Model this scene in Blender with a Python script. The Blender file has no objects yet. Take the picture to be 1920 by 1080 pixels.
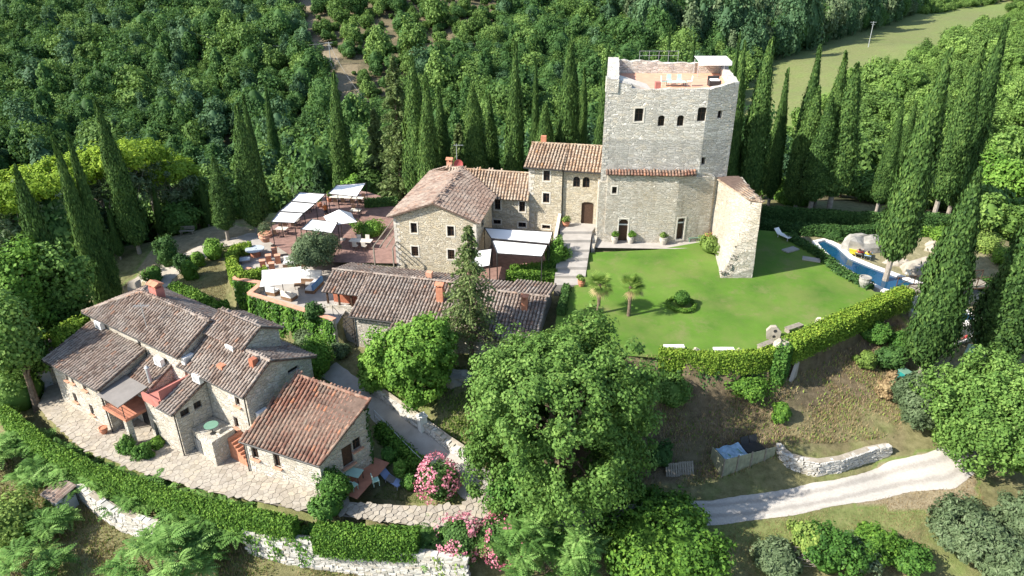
import bpy, math, random
import numpy as np
from mathutils import Vector, Matrix, Euler

random.seed(7)
RG = np.random.default_rng(11)
scn = bpy.context.scene
COL = scn.collection

# ------------------------------------------------------------------ camera, sky, sun, exposure
PITCH = math.radians(26.8)
CAMH = 28.0
FPX = 1333.0
cam_d = bpy.data.cameras.new('camera')
cam_d.lens = 36.0 * FPX / 1920.0
cam_d.sensor_width = 36.0
cam_d.clip_start = 0.5
cam_d.clip_end = 6000
cam = bpy.data.objects.new('camera', cam_d)
cam.location = (0, 0, CAMH)
cam.rotation_euler = (math.radians(90) - PITCH, 0, 0)
COL.objects.link(cam)
scn.camera = cam

SUN_EL = math.radians(38)
TO_SUN = Vector((-1.0, -0.34, 0)).normalized() * math.cos(SUN_EL) + Vector((0, 0, math.sin(SUN_EL)))
w = bpy.data.worlds.new('World')
scn.world = w
w.use_nodes = True
nt = w.node_tree
sky = nt.nodes.new('ShaderNodeTexSky')
sky.sky_type = 'NISHITA'
sky.sun_disc = False
sky.sun_elevation = SUN_EL
sky.sun_rotation = math.atan2(TO_SUN.x, TO_SUN.y)
bg = nt.nodes['Background']
nt.links.new(sky.outputs[0], bg.inputs[0])
bg.inputs[1].default_value = 0.13
sd = bpy.data.lights.new('sun', 'SUN')
sd.energy = 5.0
sd.angle = math.radians(0.55)
sd.color = (1.0, 0.94, 0.85)
so = bpy.data.objects.new('sun', sd)
so.rotation_euler = (-TO_SUN).to_track_quat('-Z', 'Y').to_euler()
so.location = (-60, -10, 80)
COL.objects.link(so)
vs = scn.view_settings
vs.view_transform = 'Standard'
vs.look = 'None'
vs.exposure = 0.98
vs.gamma = 1.0
scn.cycles.max_bounces = 6
scn.cycles.diffuse_bounces = 3
scn.cycles.transparent_max_bounces = 8

# ------------------------------------------------------------------ survey helpers (photo ray -> point on a known level)
_c, _s = math.cos(PITCH), math.sin(PITCH)
def ray(u, v):
    a = (u - 960) / FPX; b = (540 - v) / FPX
    return a, _c + b * _s, -_s + b * _c
def P(u, v, z):
    d = ray(u, v); t = (z - CAMH) / d[2]
    return Vector((d[0] * t, d[1] * t, z))
def PY(u, v, y):
    d = ray(u, v); t = y / d[1]
    return Vector((d[0] * t, y, CAMH + d[2] * t))
def zat(x, y, v):
    """height of the vertical line over (x, y) where it meets picture row v"""
    b = (540 - v) / FPX
    return CAMH + y * (-_s + b * _c) / (_c + b * _s)
def depth(p):
    return p[1] * _c - (p[2] - CAMH) * _s
def mpp(p):
    return depth(p) / FPX
def V2(a, b): return Vector((a, b))

# ------------------------------------------------------------------ object helpers
WL = {}
def empty(name, loc, label=None, cat=None, group=None, rz=0.0):
    o = bpy.data.objects.new(name, None)
    o.empty_display_size = 0.3
    o.location = loc
    o.rotation_euler = (0, 0, rz)
    COL.objects.link(o)
    WL[o.name] = Vector(loc)
    tag(o, label, cat, group)
    return o
def tag(o, label=None, cat=None, group=None, kind=None):
    if label: o['label'] = label
    if cat: o['category'] = cat
    if group: o['group'] = group
    if kind: o['kind'] = kind
    return o
def link(name, me, parent=None, loc=None):
    o = bpy.data.objects.new(name, me)
    COL.objects.link(o)
    if parent is not None: o.parent = parent
    if loc is not None: o.location = loc
    return o
def wloc(o):
    return WL.get(o.name, Vector((0, 0, 0)))

class MB:
    """collects faces; build() makes ONE mesh object"""
    def __init__(s):
        s.v = []; s.f = []; s.t = []; s.m = []
        s.tint = 0.5; s.mi = 0
    def add(s, vs, fs):
        n = len(s.v)
        s.v += [tuple(q) for q in vs]
        for f in fs:
            s.f.append(tuple(n + i for i in f)); s.m.append(s.mi)
        s.t += [s.tint] * len(vs)
        return s
    def poly(s, pts): return s.add(pts, [tuple(range(len(pts)))])
    def box(s, c, d, rz=0.0, R=None):
        hx, hy, hz = d[0] / 2, d[1] / 2, d[2] / 2
        M = R if R is not None else Matrix.Rotation(rz, 3, 'Z')
        c = Vector(c)
        vs = [c + M @ Vector((x * hx, y * hy, z * hz)) for z in (-1, 1) for y in (-1, 1) for x in (-1, 1)]
        return s.add(vs, [(0, 2, 3, 1), (4, 5, 7, 6), (0, 1, 5, 4), (1, 3, 7, 5), (3, 2, 6, 7), (2, 0, 4, 6)])
    def prism(s, pts, z0, z1, cap0=True):
        n = len(pts)
        a = sum(pts[i][0] * pts[(i + 1) % n][1] - pts[(i + 1) % n][0] * pts[i][1] for i in range(n))
        if a < 0: pts = list(reversed(pts))
        zz0 = z0 if callable(z0) else (lambda x, y: z0)
        zz1 = z1 if callable(z1) else (lambda x, y: z1)
        lo = [(q[0], q[1], zz0(q[0], q[1])) for q in pts]; hi = [(q[0], q[1], zz1(q[0], q[1])) for q in pts]
        fs = [tuple(range(n, 2 * n))] + [(i, (i + 1) % n, n + (i + 1) % n, n + i) for i in range(n)]
        if cap0: fs.append(tuple(reversed(range(n))))
        return s.add(lo + hi, fs)
    def tube(s, p0, p1, r0, r1=None, n=6, caps=True):
        if r1 is None: r1 = r0
        p0 = Vector(p0); p1 = Vector(p1); d = (p1 - p0)
        if d.length < 1e-6: return s
        d.normalize()
        a = d.orthogonal().normalized(); b = d.cross(a)
        vs = []
        for p, r in ((p0, r0), (p1, r1)):
            for i in range(n):
                an = 2 * math.pi * i / n
                vs.append(p + a * (r * math.cos(an)) + b * (r * math.sin(an)))
        fs = [(i, (i + 1) % n, n + (i + 1) % n, n + i) for i in range(n)]
        if caps: fs += [tuple(reversed(range(n))), tuple(range(n, 2 * n))]
        return s.add(vs, fs)
    def path(s, pts, rs, n=6):
        for i in range(len(pts) - 1):
            s.tube(pts[i], pts[i + 1], rs[i], rs[i + 1], n)
        return s
    def lathe(s, prof, c=(0, 0, 0), n=12):
        vs = []; fs = []
        for (r, z) in prof:
            for i in range(n):
                an = 2 * math.pi * i / n
                vs.append((c[0] + r * math.cos(an), c[1] + r * math.sin(an), c[2] + z))
        for k in range(len(prof) - 1):
            for i in range(n):
                j = (i + 1) % n
                fs.append((k * n + i, k * n + j, (k + 1) * n + j, (k + 1) * n + i))
        fs.append(tuple(reversed(range(n)))); fs.append(tuple(range((len(prof) - 1) * n, len(prof) * n)))
        return s.add(vs, fs)
    def mesh(s, name, mats, off=(0, 0, 0), smooth=False):
        me = bpy.data.meshes.new(name)
        ox, oy, oz = off
        me.from_pydata([(a - ox, b - oy, c - oz) for a, b, c in s.v], [], s.f)
        for m in (mats if isinstance(mats, (list, tuple)) else [mats]): me.materials.append(m)
        if s.m and max(s.m) > 0: me.polygons.foreach_set('material_index', s.m)
        at = me.attributes.new('tint', 'FLOAT', 'POINT'); at.data.foreach_set('value', s.t)
        if smooth: me.polygons.foreach_set('use_smooth', [True] * len(me.polygons))
        me.update()
        return me
    def build(s, name, mats, parent=None, label=None, cat=None, group=None, kind=None, local=False, smooth=False, base=None):
        """parent: verts are world coordinates unless local. no parent: object origin at base (or 0)"""
        off = Vector((0, 0, 0))
        if parent is not None and not local: off = wloc(parent)
        loc = None
        if parent is None and base is not None: off = Vector(base); loc = off
        me = s.mesh(name, mats, off, smooth)
        o = link(name, me, parent, loc)
        WL[o.name] = off
        tag(o, label, cat, group, kind)
        return o

def arr_mesh(name, verts, faces_n, mat, tint=None, core=None):
    """verts (N*k,3) grouped in faces of k corners"""
    me = bpy.data.meshes.new(name)
    verts = np.asarray(verts, dtype=np.float32).reshape(-1, 3)
    nv = len(verts); k = faces_n; nf = nv // k
    cv = cf = 0
    if core is not None:
        cvs, cfs = core
        cvs = np.asarray(cvs, dtype=np.float32)
    else:
        cvs = np.zeros((0, 3), np.float32); cfs = []
    allv = np.concatenate([verts, cvs])
    loops = np.arange(nv, dtype=np.int32)
    starts = np.arange(nf, dtype=np.int32) * k
    if len(cfs):
        cl = np.array([i + nv for f in cfs for i in f], dtype=np.int32)
        cs = []; acc = nv
        for f in cfs: cs.append(acc); acc += len(f)
        loops = np.concatenate([loops, cl]); starts = np.concatenate([starts, np.array(cs, dtype=np.int32)])
    me.vertices.add(len(allv)); me.vertices.foreach_set('co', allv.ravel())
    me.loops.add(len(loops)); me.loops.foreach_set('vertex_index', loops)
    me.polygons.add(len(starts)); me.polygons.foreach_set('loop_start', starts)
    mats = mat if isinstance(mat, (list, tuple)) else [mat]
    for m in mats: me.materials.append(m)
    t = np.full(len(allv), 0.35, np.float32)
    if tint is not None: t[:nv] = np.repeat(np.asarray(tint, np.float32), k)
    at = me.attributes.new('tint', 'FLOAT', 'POINT'); at.data.foreach_set('value', t)
    me.update(calc_edges=True)
    return me

def unit(a):
    return a / np.maximum(np.linalg.norm(a, axis=-1, keepdims=True), 1e-9)

def leafq(C, N, size, aspect=1.6, rg=RG, along=None):
    """rhombic leaves: centres, normals, half sizes -> (n,4,3)"""
    n = len(C)
    r = rg.normal(size=(n, 3)) if along is None else along + 0.25 * rg.normal(size=(n, 3))
    t = unit(r - N * np.sum(r * N, axis=1, keepdims=True))
    b = np.cross(N, t)
    s = np.broadcast_to(np.asarray(size, float), (n,))[:, None]
    return np.stack([C - t * s * aspect, C - b * s + t * s * .15, C + t * s * aspect, C + b * s + t * s * .15], axis=1)

def copy_tree(root, loc, rz=0.0, sc=1.0, label=None, group=None, name=None):
    r = root.copy(); COL.objects.link(r)
    r.location = loc; r.rotation_euler = (0, 0, rz)
    r.scale = sc if isinstance(sc, (tuple, list)) else (sc, sc, sc)
    if label: r['label'] = label
    if group: r['group'] = group
    for ch in KIDS.get(root.name, []):
        c = ch.copy(); COL.objects.link(c); c.parent = r
        for g in KIDS.get(ch.name, []):
            d = g.copy(); COL.objects.link(d); d.parent = c
    return r
KIDS = {}
def reg(root, *kids):
    KIDS[root.name] = list(kids)

# ------------------------------------------------------------------ materials
class NT:
    def __init__(s, name):
        s.mat = bpy.data.materials.new(name); s.mat.use_nodes = True
        s.t = s.mat.node_tree; s.n = s.t.nodes
        s.b = s.n['Principled BSDF']; s.out = s.n['Material Output']
        s.b.inputs['Specular IOR Level'].default_value = 0.25
    def new(s, ty, **kw):
        x = s.n.new(ty)
        for k, v in kw.items():
            if k in x.inputs.keys(): x.inputs[k].default_value = v
            else: setattr(x, k, v)
        return x
    def l(s, a, b): s.t.links.new(a, b)
    def pos(s, scale=(1, 1, 1), warp=0):
        g = s.new('ShaderNodeNewGeometry')
        m = s.new('ShaderNodeMapping'); m.inputs['Scale'].default_value = scale
        s.l(g.outputs['Position'], m.inputs['Vector'])
        return m.outputs[0]
    def noise(s, vec, scale, detail=4, rough=.55):
        x = s.new('ShaderNodeTexNoise', Scale=scale, Detail=detail, Roughness=rough)
        if vec is not None: s.l(vec, x.inputs['Vector'])
        return x.outputs['Fac']
    def ramp(s, fac, stops):
        r = s.new('ShaderNodeValToRGB'); e = r.color_ramp.elements
        while len(e) < len(stops): e.new(0.5)
        for i, (p, c) in enumerate(stops):
            e[i].position = p; e[i].color = (*c, 1) if len(c) == 3 else c
        s.l(fac, r.inputs[0]); return r.outputs[0]
    def math(s, op, a, b=None, clamp=False):
        x = s.new('ShaderNodeMath', operation=op); x.use_clamp = clamp
        for i, q in enumerate((a, b)):
            if q is None: continue
            if isinstance(q, (int, float)): x.inputs[i].default_value = q
            else: s.l(q, x.inputs[i])
        return x.outputs[0]
    def mix(s, fac, a, b, ty='MIX'):
        x = s.new('ShaderNodeMix', data_type='RGBA', blend_type=ty)
        for q, k in ((fac, 0), (a, 6), (b, 7)):
            if isinstance(q, (int, float)): x.inputs[k].default_value = q
            elif isinstance(q, tuple): x.inputs[k].default_value = (*q, 1) if len(q) == 3 else q
            else: s.l(q, x.inputs[k])
        return x.outputs[2]
    def bump(s, h, strength=.5, dist=.05):
        x = s.new('ShaderNodeBump', Strength=strength, Distance=dist)
        s.l(h, x.inputs['Height']); s.l(x.outputs[0], s.b.inputs['Normal'])
    def base(s, c):
        if isinstance(c, tuple): s.b.inputs['Base Color'].default_value = (*c, 1)
        else: s.l(c, s.b.inputs['Base Color'])
    def attr(s, name):
        a = s.new('ShaderNodeAttribute'); a.attribute_name = name
        return a.outputs['Fac']

MATS = {}
def flat(name, c, rough=.7, var=.12, scale=3.0, metal=0, bump=0):
    k = NT(name)
    n = k.noise(k.pos(), scale, 5)
    lo = tuple(max(0, x * (1 - var)) for x in c); hi = tuple(min(1, x * (1 + var)) for x in c)
    k.base(k.ramp(n, [(.3, lo), (.7, hi)]))
    k.b.inputs['Roughness'].default_value = rough
    k.b.inputs['Metallic'].default_value = metal
    if bump: k.bump(k.noise(k.pos(), scale * 8, 4), bump, .03)
    MATS[name] = k.mat
    return k.mat

def stone_mat(name, cols, mortar, sc=(2.6, 2.6, 5.5), stain=(.2, .18, .16), stain_amt=.5, bump=1.0, mw=.07):
    k = NT(name)
    p = k.pos()
    # gently warp the courses
    wn = k.new('ShaderNodeTexNoise', Scale=1.3, Detail=3)
    k.l(p, wn.inputs['Vector'])
    wv = k.new('ShaderNodeMix', data_type='VECTOR'); wv.inputs[0].default_value = .12
    add = k.new('ShaderNodeVectorMath', operation='MULTIPLY_ADD')
    add.inputs[1].default_value = (.3, .3, .14)
    k.l(wn.outputs['Color'], add.inputs[0]); k.l(p, add.inputs[2])
    mp = k.new('ShaderNodeMapping'); mp.inputs['Scale'].default_value = sc
    k.l(add.outputs[0], mp.inputs['Vector'])
    v = k.new('ShaderNodeTexVoronoi', Scale=1.0, Randomness=.85); k.l(mp.outputs[0], v.inputs['Vector'])
    e = k.new('ShaderNodeTexVoronoi', Scale=1.0, Randomness=.85, feature='DISTANCE_TO_EDGE'); k.l(mp.outputs[0], e.inputs['Vector'])
    sep = k.new('ShaderNodeSeparateColor'); k.l(v.outputs['Color'], sep.inputs[0])
    n = len(cols)
    stone = k.ramp(sep.outputs[0], [((i + .5) / n, c) for i, c in enumerate(cols)])
    fine = k.noise(p, 9, 5, .65)
    stone = k.mix(.55, stone, k.ramp(fine, [(.25, (.38, .37, .36)), (.7, (1, 1, 1))]), 'MULTIPLY')
    big = k.noise(p, .32, 5, .6)
    stf = k.ramp(big, [(.42, (0, 0, 0)), (.72, (stain_amt,) * 3)])
    stone = k.mix(stf, stone, stain)
    sv_ = k.new('ShaderNodeMapping'); sv_.inputs['Scale'].default_value = (1.6, 1.6, .12); k.l(p, sv_.inputs['Vector'])
    stone = k.mix(k.ramp(k.noise(sv_.outputs[0], 1.0, 5, .65), [(.54, (0, 0, 0)), (.74, (.45,) * 3)]), stone, tuple(x * .55 for x in stain))
    m = k.ramp(e.outputs['Distance'], [(mw * .35, (1, 1, 1)), (mw, (0, 0, 0))])
    k.base(k.mix(m, stone, mortar))
    k.b.inputs['Roughness'].default_value = .92
    h = k.math('MULTIPLY_ADD', k.math('SUBTRACT', 1.0, m), .8)
    hh = k.math('ADD', k.math('MULTIPLY', k.math('SUBTRACT', 1.0, m), .6), k.math('ADD', k.math('MULTIPLY', sep.outputs[1], .35), k.math('MULTIPLY', fine, .4)))
    k.bump(hh, bump, .11)
    MATS[name] = k.mat
    return k.mat

def leaf_mat(name, dark, mid, light, trans=.22, rough=.62, rnd=.25, gain=1.5):
    k = NT(name)
    dark, mid, light = [tuple(min(.8, x * gain * f) for x, f in zip(q, (1.04, 1.05, 1.05))) for q in (dark, mid, light)]
    oi = k.new('ShaderNodeObjectInfo')
    t = k.attr('tint')
    f = k.math('ADD', t, k.math('MULTIPLY', k.math('SUBTRACT', oi.outputs['Random'], .5), rnd), True)
    col = k.ramp(f, [(.05, dark), (.5, mid), (.95, light)])
    k.base(col)
    k.b.inputs['Roughness'].default_value = rough
    k.b.inputs['Specular IOR Level'].default_value = .12
    tr = k.new('ShaderNodeBsdfTranslucent'); 
    tc = k.mix(.5, col, (.10, .16, .01), 'ADD')
    k.l(tc, tr.inputs['Color'])
    ms = k.new('ShaderNodeMixShader'); ms.inputs[0].default_value = trans
    k.l(k.b.outputs[0], ms.inputs[1]); k.l(tr.outputs[0], ms.inputs[2]); k.l(ms.outputs[0], k.out.inputs[0])
    MATS[name] = k.mat
    return k.mat

def tile_mat(name, stops, lichen, lich_amt):
    k = NT(name)
    t = k.attr('tint'); p = k.pos()
    c = k.ramp(t, stops)
    n1 = k.noise(p, .55, 4, .6); n2 = k.noise(p, 7, 5, .7)
    lf = k.math('ADD', k.math('MULTIPLY', n1, .55), k.math('MULTIPLY', n2, .5))
    f = k.ramp(lf, [(.46, (0, 0, 0)), (.60, (lich_amt,) * 3)])
    c = k.mix(f, c, lichen)
    dk = k.ramp(k.noise(p, 2.2, 5, .7), [(.3, (.62, .6, .6)), (.62, (1, 1, 1))])
    c = k.mix(.8, c, dk, 'MULTIPLY')
    k.base(c); k.b.inputs['Roughness'].default_value = .9
    k.bump(n2, .5, .02)
    MATS[name] = k.mat
    return k.mat

stone_mat('stone_tower_low', [(.44, .40, .33), (.55, .51, .43), (.62, .58, .50), (.48, .45, .38), (.56, .50, .40)], (.59, .56, .48), (2.4, 2.4, 4.6), (.30, .24, .15), .45)
stone_mat('stone_tower_high', [(.52, .50, .44), (.66, .64, .57), (.73, .70, .63), (.46, .44, .39), (.68, .62, .51)], (.70, .67, .59), (1.9, 1.9, 4.6), (.40, .38, .32), .4)
stone_mat('stone_tower_mid', [(.44, .43, .39), (.57, .55, .50), (.64, .62, .56), (.38, .37, .34), (.56, .52, .44)], (.56, .54, .49), (2.3, 2.3, 5.0), (.25, .25, .22), .6)
stone_mat('stone_house', [(.46, .40, .29), (.60, .54, .41), (.66, .60, .47), (.54, .48, .36), (.63, .54, .38)], (.64, .58, .46), (2.7, 2.7, 5.0), (.48, .39, .24), .45)
stone_mat('stone_front', [(.46, .42, .34), (.58, .55, .47), (.64, .61, .54), (.52, .48, .40), (.56, .51, .42)], (.62, .58, .51), (2.3, 2.3, 4.2), (.42, .37, .29), .45)
stone_mat('stone_pale', [(.58, .56, .51), (.66, .64, .58), (.70, .68, .63), (.50, .48, .43)], (.36, .33, .28), (2.4, 2.4, 4.5), (.36, .34, .28), .4, .8, .09)
stone_mat('stone_rubble', [(.40, .38, .33), (.50, .47, .41), (.56, .53, .47), (.44, .40, .33)], (.20, .17, .13), (2.3, 2.3, 4.4), (.25, .24, .18), .5, .9, .1)
GREYT = [(0, (.13, .095, .075)), (.3, (.215, .155, .12)), (.6, (.285, .215, .17)), (.85, (.36, .29, .235)), (1, (.32, .165, .10))]
tile_mat('tile_grey', GREYT, (.38, .345, .30), .6)
tile_mat('tile_red', [(0, (.105, .060, .045)), (.3, (.185, .088, .060)), (.6, (.25, .115, .078)), (.85, (.30, .18, .13)), (1, (.42, .165, .08))], (.29, .235, .18), .7)
tile_mat('tile_orange', [(0, (.24, .16, .10)), (.3, (.36, .24, .155)), (.6, (.43, .31, .21)), (.85, (.47, .37, .26)), (1, (.46, .25, .11))], (.48, .43, .35), .6)
tile_mat('tile_brown', [(0, (.17, .115, .09)), (.3, (.25, .17, .13)), (.6, (.31, .215, .165)), (.85, (.37, .28, .22)), (1, (.34, .20, .13))], (.40, .36, .30), .5)
flat('roof_bed', (.13, .09, .07), .95, .3)
flat('dark_glass', (.014, .015, .017), .25, .3)
flat('wood_dark', (.07, .04, .025), .7, .3, 6)
flat('wood_mid', (.20, .12, .07), .7, .3, 6)
flat('wood_grey', (.27, .24, .19), .85, .25, 5)
flat('surround', (.60, .56, .48), .9, .12)
flat('terracotta', (.46, .20, .12), .85, .2, 4)
flat('terracotta_floor', (.44, .185, .115), .8, .16, 2)
flat('roof_floor', (.62, .33, .22), .85, .14, 1.5)
flat('terracotta_pale', (.56, .30, .20), .85, .18, 3)
flat('brick_floor', (.235, .145, .12), .9, .25, 2.5)
flat('brick_red', (.36, .13, .075), .9, .25, 5)
flat('grey_paving', (.36, .335, .30), .9, .14, 1.2, bump=.3)
flat('white_cloth', (.80, .79, .76), .8, .03, .6)
flat('cream_cloth', (.74, .70, .60), .8, .05, 1)
flat('grey_cloth', (.20, .185, .17), .85, .1, 2)
flat('blue_cloth', (.12, .24, .42), .8, .15, 2)
flat('tarp_blue', (.24, .36, .46), .6, .25, 3)
flat('metal_dark', (.035, .035, .035), .5, .2, 5)
flat('metal_grey', (.42, .44, .45), .45, .1, 3, .3)
flat('white_paint', (.74, .74, .72), .5, .05)
flat('white_stone', (.70, .68, .63), .9, .1, 3, bump=.3)
flat('red_dish', (.42, .09, .08), .6, .1)
flat('green_metal', (.14, .26, .19), .5, .1)
flat('mint_plastic', (.42, .60, .50), .5, .06)
flat('blue_plastic', (.30, .38, .58), .5, .1)
flat('teal_box', (.02, .22, .20), .5, .1)
flat('yellow_cloth', (.75, .58, .05), .8, .06)
flat('orange_cloth', (.62, .20, .05), .8, .08)
flat('red_cloth', (.42, .06, .06), .8, .1)
flat('dark_cloth', (.03, .035, .05), .85, .2)
flat('skin', (.50, .29, .20), .6, .08)
flat('hair', (.035, .022, .015), .7, .2)
flat('bark', (.16, .12, .085), .95, .35, 4, bump=.6)
flat('bark_pale', (.30, .265, .22), .95, .25, 4, bump=.6)
flat('rock', (.29, .28, .25), .95, .3, 1.2, bump=1.0)
flat('rock_pale', (.37, .33, .265), .95, .28, 1.3, bump=1.0)
flat('pot_stone', (.46, .42, .36), .9, .15, 3)
flat('gravel', (.50, .465, .41), .95, .22, 2.2, bump=.8)
flat('plaster_red', (.42, .16, .13), .85, .15, 2)
flat('wood_board', (.30, .30, .20), .85, .2, 3)
flat('steel_blue', (.40, .45, .48), .5, .12, 2)

leaf_mat('leaf_forest', (.021, .050, .015), (.044, .094, .026), (.084, .146, .042), .3, rnd=.34)
leaf_mat('leaf_forest_bright', (.040, .078, .016), (.092, .158, .034), (.165, .240, .060), rnd=.4)
leaf_mat('leaf_forest_light', (.032, .062, .014), (.072, .126, .030), (.130, .195, .050), rnd=.5)
leaf_mat('leaf_forest_blue', (.020, .046, .022), (.044, .088, .040), (.084, .140, .064), rnd=.5)
leaf_mat('leaf_cypress', (.016, .037, .010), (.042, .082, .020), (.090, .142, .034), .13)
leaf_mat('leaf_oak', (.028, .062, .013), (.070, .132, .027), (.145, .222, .056))
leaf_mat('leaf_lime', (.034, .078, .012), (.080, .160, .024), (.150, .245, .044))
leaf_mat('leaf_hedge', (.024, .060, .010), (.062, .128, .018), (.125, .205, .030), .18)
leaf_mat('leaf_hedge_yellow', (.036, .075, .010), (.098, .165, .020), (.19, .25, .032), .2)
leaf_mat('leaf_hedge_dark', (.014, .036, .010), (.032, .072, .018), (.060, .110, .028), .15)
leaf_mat('leaf_box', (.018, .050, .010), (.042, .098, .017), (.080, .150, .028), .15)
leaf_mat('leaf_olive', (.034, .052, .024), (.068, .098, .046), (.125, .158, .085), .15)
leaf_mat('leaf_robinia', (.036, .080, .018), (.082, .160, .036), (.150, .240, .068))
leaf_mat('leaf_pine', (.07, .12, .012), (.15, .225, .022), (.25, .32, .04), .25)
leaf_mat('leaf_spruce', (.042, .064, .022), (.096, .132, .046), (.175, .215, .088), .25)
k = NT('road_gravel'); t = k.attr('tint'); p = k.pos()
a_ = k.math('ABSOLUTE', k.math('SUBTRACT', k.math('ABSOLUTE', k.math('SUBTRACT', t, .5)), .22))
tr_ = k.ramp(k.math('ADD', a_, k.math('MULTIPLY', k.math('SUBTRACT', k.noise(p, 1.5, 5, .7), .5), .22)), [(.03, (.40, .375, .335)), (.13, (.55, .515, .46))])
c = k.mix(.7, tr_, k.ramp(k.noise(p, 7, 6, .75), [(.3, (.62, .61, .6)), (.65, (1, 1, 1))]), 'MULTIPLY')
k.base(c); k.b.inputs['Roughness'].default_value = .95; k.bump(k.noise(p, 16, 5, .8), .9, .06); MATS['road_gravel'] = k.mat
leaf_mat('leaf_palm', (.045, .085, .016), (.10, .165, .030), (.19, .25, .06))
leaf_mat('leaf_palm_dead', (.14, .10, .05), (.22, .16, .08), (.30, .23, .12))
leaf_mat('leaf_oleander', (.028, .060, .016), (.055, .110, .028), (.095, .165, .045))
leaf_mat('petal', (.46, .11, .18), (.58, .20, .27), (.68, .36, .40), .25, gain=1.0)
leaf_mat('leaf_lawn', (.072, .150, .014), (.112, .215, .022), (.175, .265, .045), .15, gain=1.05)
leaf_mat('leaf_ivy', (.022, .060, .010), (.055, .125, .018), (.11, .20, .030), .15)
leaf_mat('leaf_dry', (.16, .105, .055), (.26, .19, .10), (.36, .29, .16), .15, gain=1.1)
leaf_mat('leaf_weed', (.05, .085, .018), (.10, .15, .032), (.17, .22, .05), .15)

# lawn: mown grass with pale and worn places
k = NT('lawn_grass')
p = k.pos()
n1 = k.noise(p, .15, 5, .6); n2 = k.noise(p, 1.7, 6, .7); n3 = k.noise(p, 28, 3, .7)
c = k.ramp(n1, [(.34, (.062, .148, .014)), (.5, (.100, .212, .020)), (.66, (.150, .250, .040))])
c = k.mix(k.ramp(n2, [(.4, (0, 0, 0)), (.75, (.45,) * 3)]), c, (.125, .165, .045))
c = k.mix(k.ramp(k.noise(p, .17, 5, .68), [(.46, (0, 0, 0)), (.62, (.5,) * 3)]), c, (.185, .205, .062))
c = k.mix(k.ramp(k.noise(p, .45, 5, .7), [(.55, (0, 0, 0)), (.68, (.45,) * 3)]), c, (.225, .20, .095))
c = k.mix(.55, c, k.ramp(n3, [(.2, (.5, .5, .5)), (.8, (1, 1, 1))]), 'MULTIPLY')
k.base(c); k.b.inputs['Roughness'].default_value = .85; k.bump(n3, .6, .04)
MATS['lawn_grass'] = k.mat

# open ground: 'zone' attribute 0 dry meadow, 1 green, 2 bare soil / gravel, 3 forest floor
k = NT('ground')
p = k.pos()
z = k.attr('zone')
na = k.noise(p, .22, 6, .6); nb = k.noise(p, 1.6, 6, .7); nc = k.noise(p, 14, 4, .7)
dry = k.ramp(nb, [(.28, (.105, .085, .045)), (.46, (.20, .165, .088)), (.62, (.27, .225, .125)), (.78, (.135, .15, .055))])
green = k.ramp(nb, [(.3, (.13, .185, .045)), (.55, (.20, .265, .075)), (.75, (.29, .30, .12))])
soil = k.ramp(nb, [(.3, (.22, .17, .11)), (.55, (.37, .30, .20)), (.75, (.47, .40, .285))])
forest = k.ramp(na, [(.35, (.045, .055, .022)), (.55, (.12, .10, .05)), (.72, (.27, .215, .13))])
dry = k.mix(k.ramp(na, [(.5, (0, 0, 0)), (.68, (.8,) * 3)]), dry, green)
def sel(lo):
    return k.math('MULTIPLY_ADD', z, 1.0) if False else k.math('ADD', k.math('SUBTRACT', z, lo), 0.0, True)
earth = k.ramp(nb, [(.3, (.085, .065, .042)), (.5, (.15, .115, .072)), (.72, (.22, .175, .115))])
c = k.mix(sel(0.0), dry, green)
c = k.mix(k.math('MULTIPLY', z, -1.0, True), c, earth)
c = k.mix(sel(1.0), c, soil)
c = k.mix(sel(2.0), c, forest)
c = k.mix(.6, c, k.ramp(nc, [(.2, (.5, .5, .5)), (.8, (1, 1, 1))]), 'MULTIPLY')
k.base(c); k.b.inputs['Roughness'].default_value = .95
k.bump(k.math('ADD', nc, k.math('MULTIPLY', nb, 1.5)), .7, .12)
MATS['ground'] = k.mat

k = NT('pool_water')
k.base(k.ramp(k.noise(k.pos(), .3, 2), [(.3, (.004, .034, .085)), (.7, (.008, .065, .125))]))
k.b.inputs['Roughness'].default_value = .06
k.b.inputs['Specular IOR Level'].default_value = .5
k.bump(k.noise(k.pos(), 3.5, 3), .12, .05)
MATS['pool_water'] = k.mat

k = NT('flagstone')
t = k.attr('tint'); p = k.pos()
c = k.ramp(t, [(0, (.34, .30, .24)), (.4, (.40, .36, .30)), (.75, (.45, .41, .34)), (1, (.47, .41, .32))])
c = k.mix(.6, c, k.ramp(k.noise(p, 5, 5, .7), [(.25, (.55, .53, .5)), (.7, (1, 1, 1))]), 'MULTIPLY')
c = k.mix(k.ramp(k.noise(p, .5, 4), [(.52, (0, 0, 0)), (.7, (.35,) * 3)]), c, (.36, .32, .24))
k.base(c); k.b.inputs['Roughness'].default_value = .9; k.bump(k.noise(p, 9, 4), .4, .03)
MATS['flagstone'] = k.mat
M = MATS
# ------------------------------------------------------------------ terrain
def lawn_z(x, y): return (y - 64.0) * 0.094
def PL(u, v):
    z = -0.5
    for _ in range(8):
        q = P(u, v, z); z = lawn_z(q.x, q.y)
    return Vector((q.x, q.y, z))
def terr_z(x, y): return -6.0 - max(0.0, x + 12.0) * 0.085
def PT(u, v):
    z = -6.2
    for _ in range(8):
        q = P(u, v, z); z = terr_z(q.x, q.y)
    return Vector((q.x, q.y, z))

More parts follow.
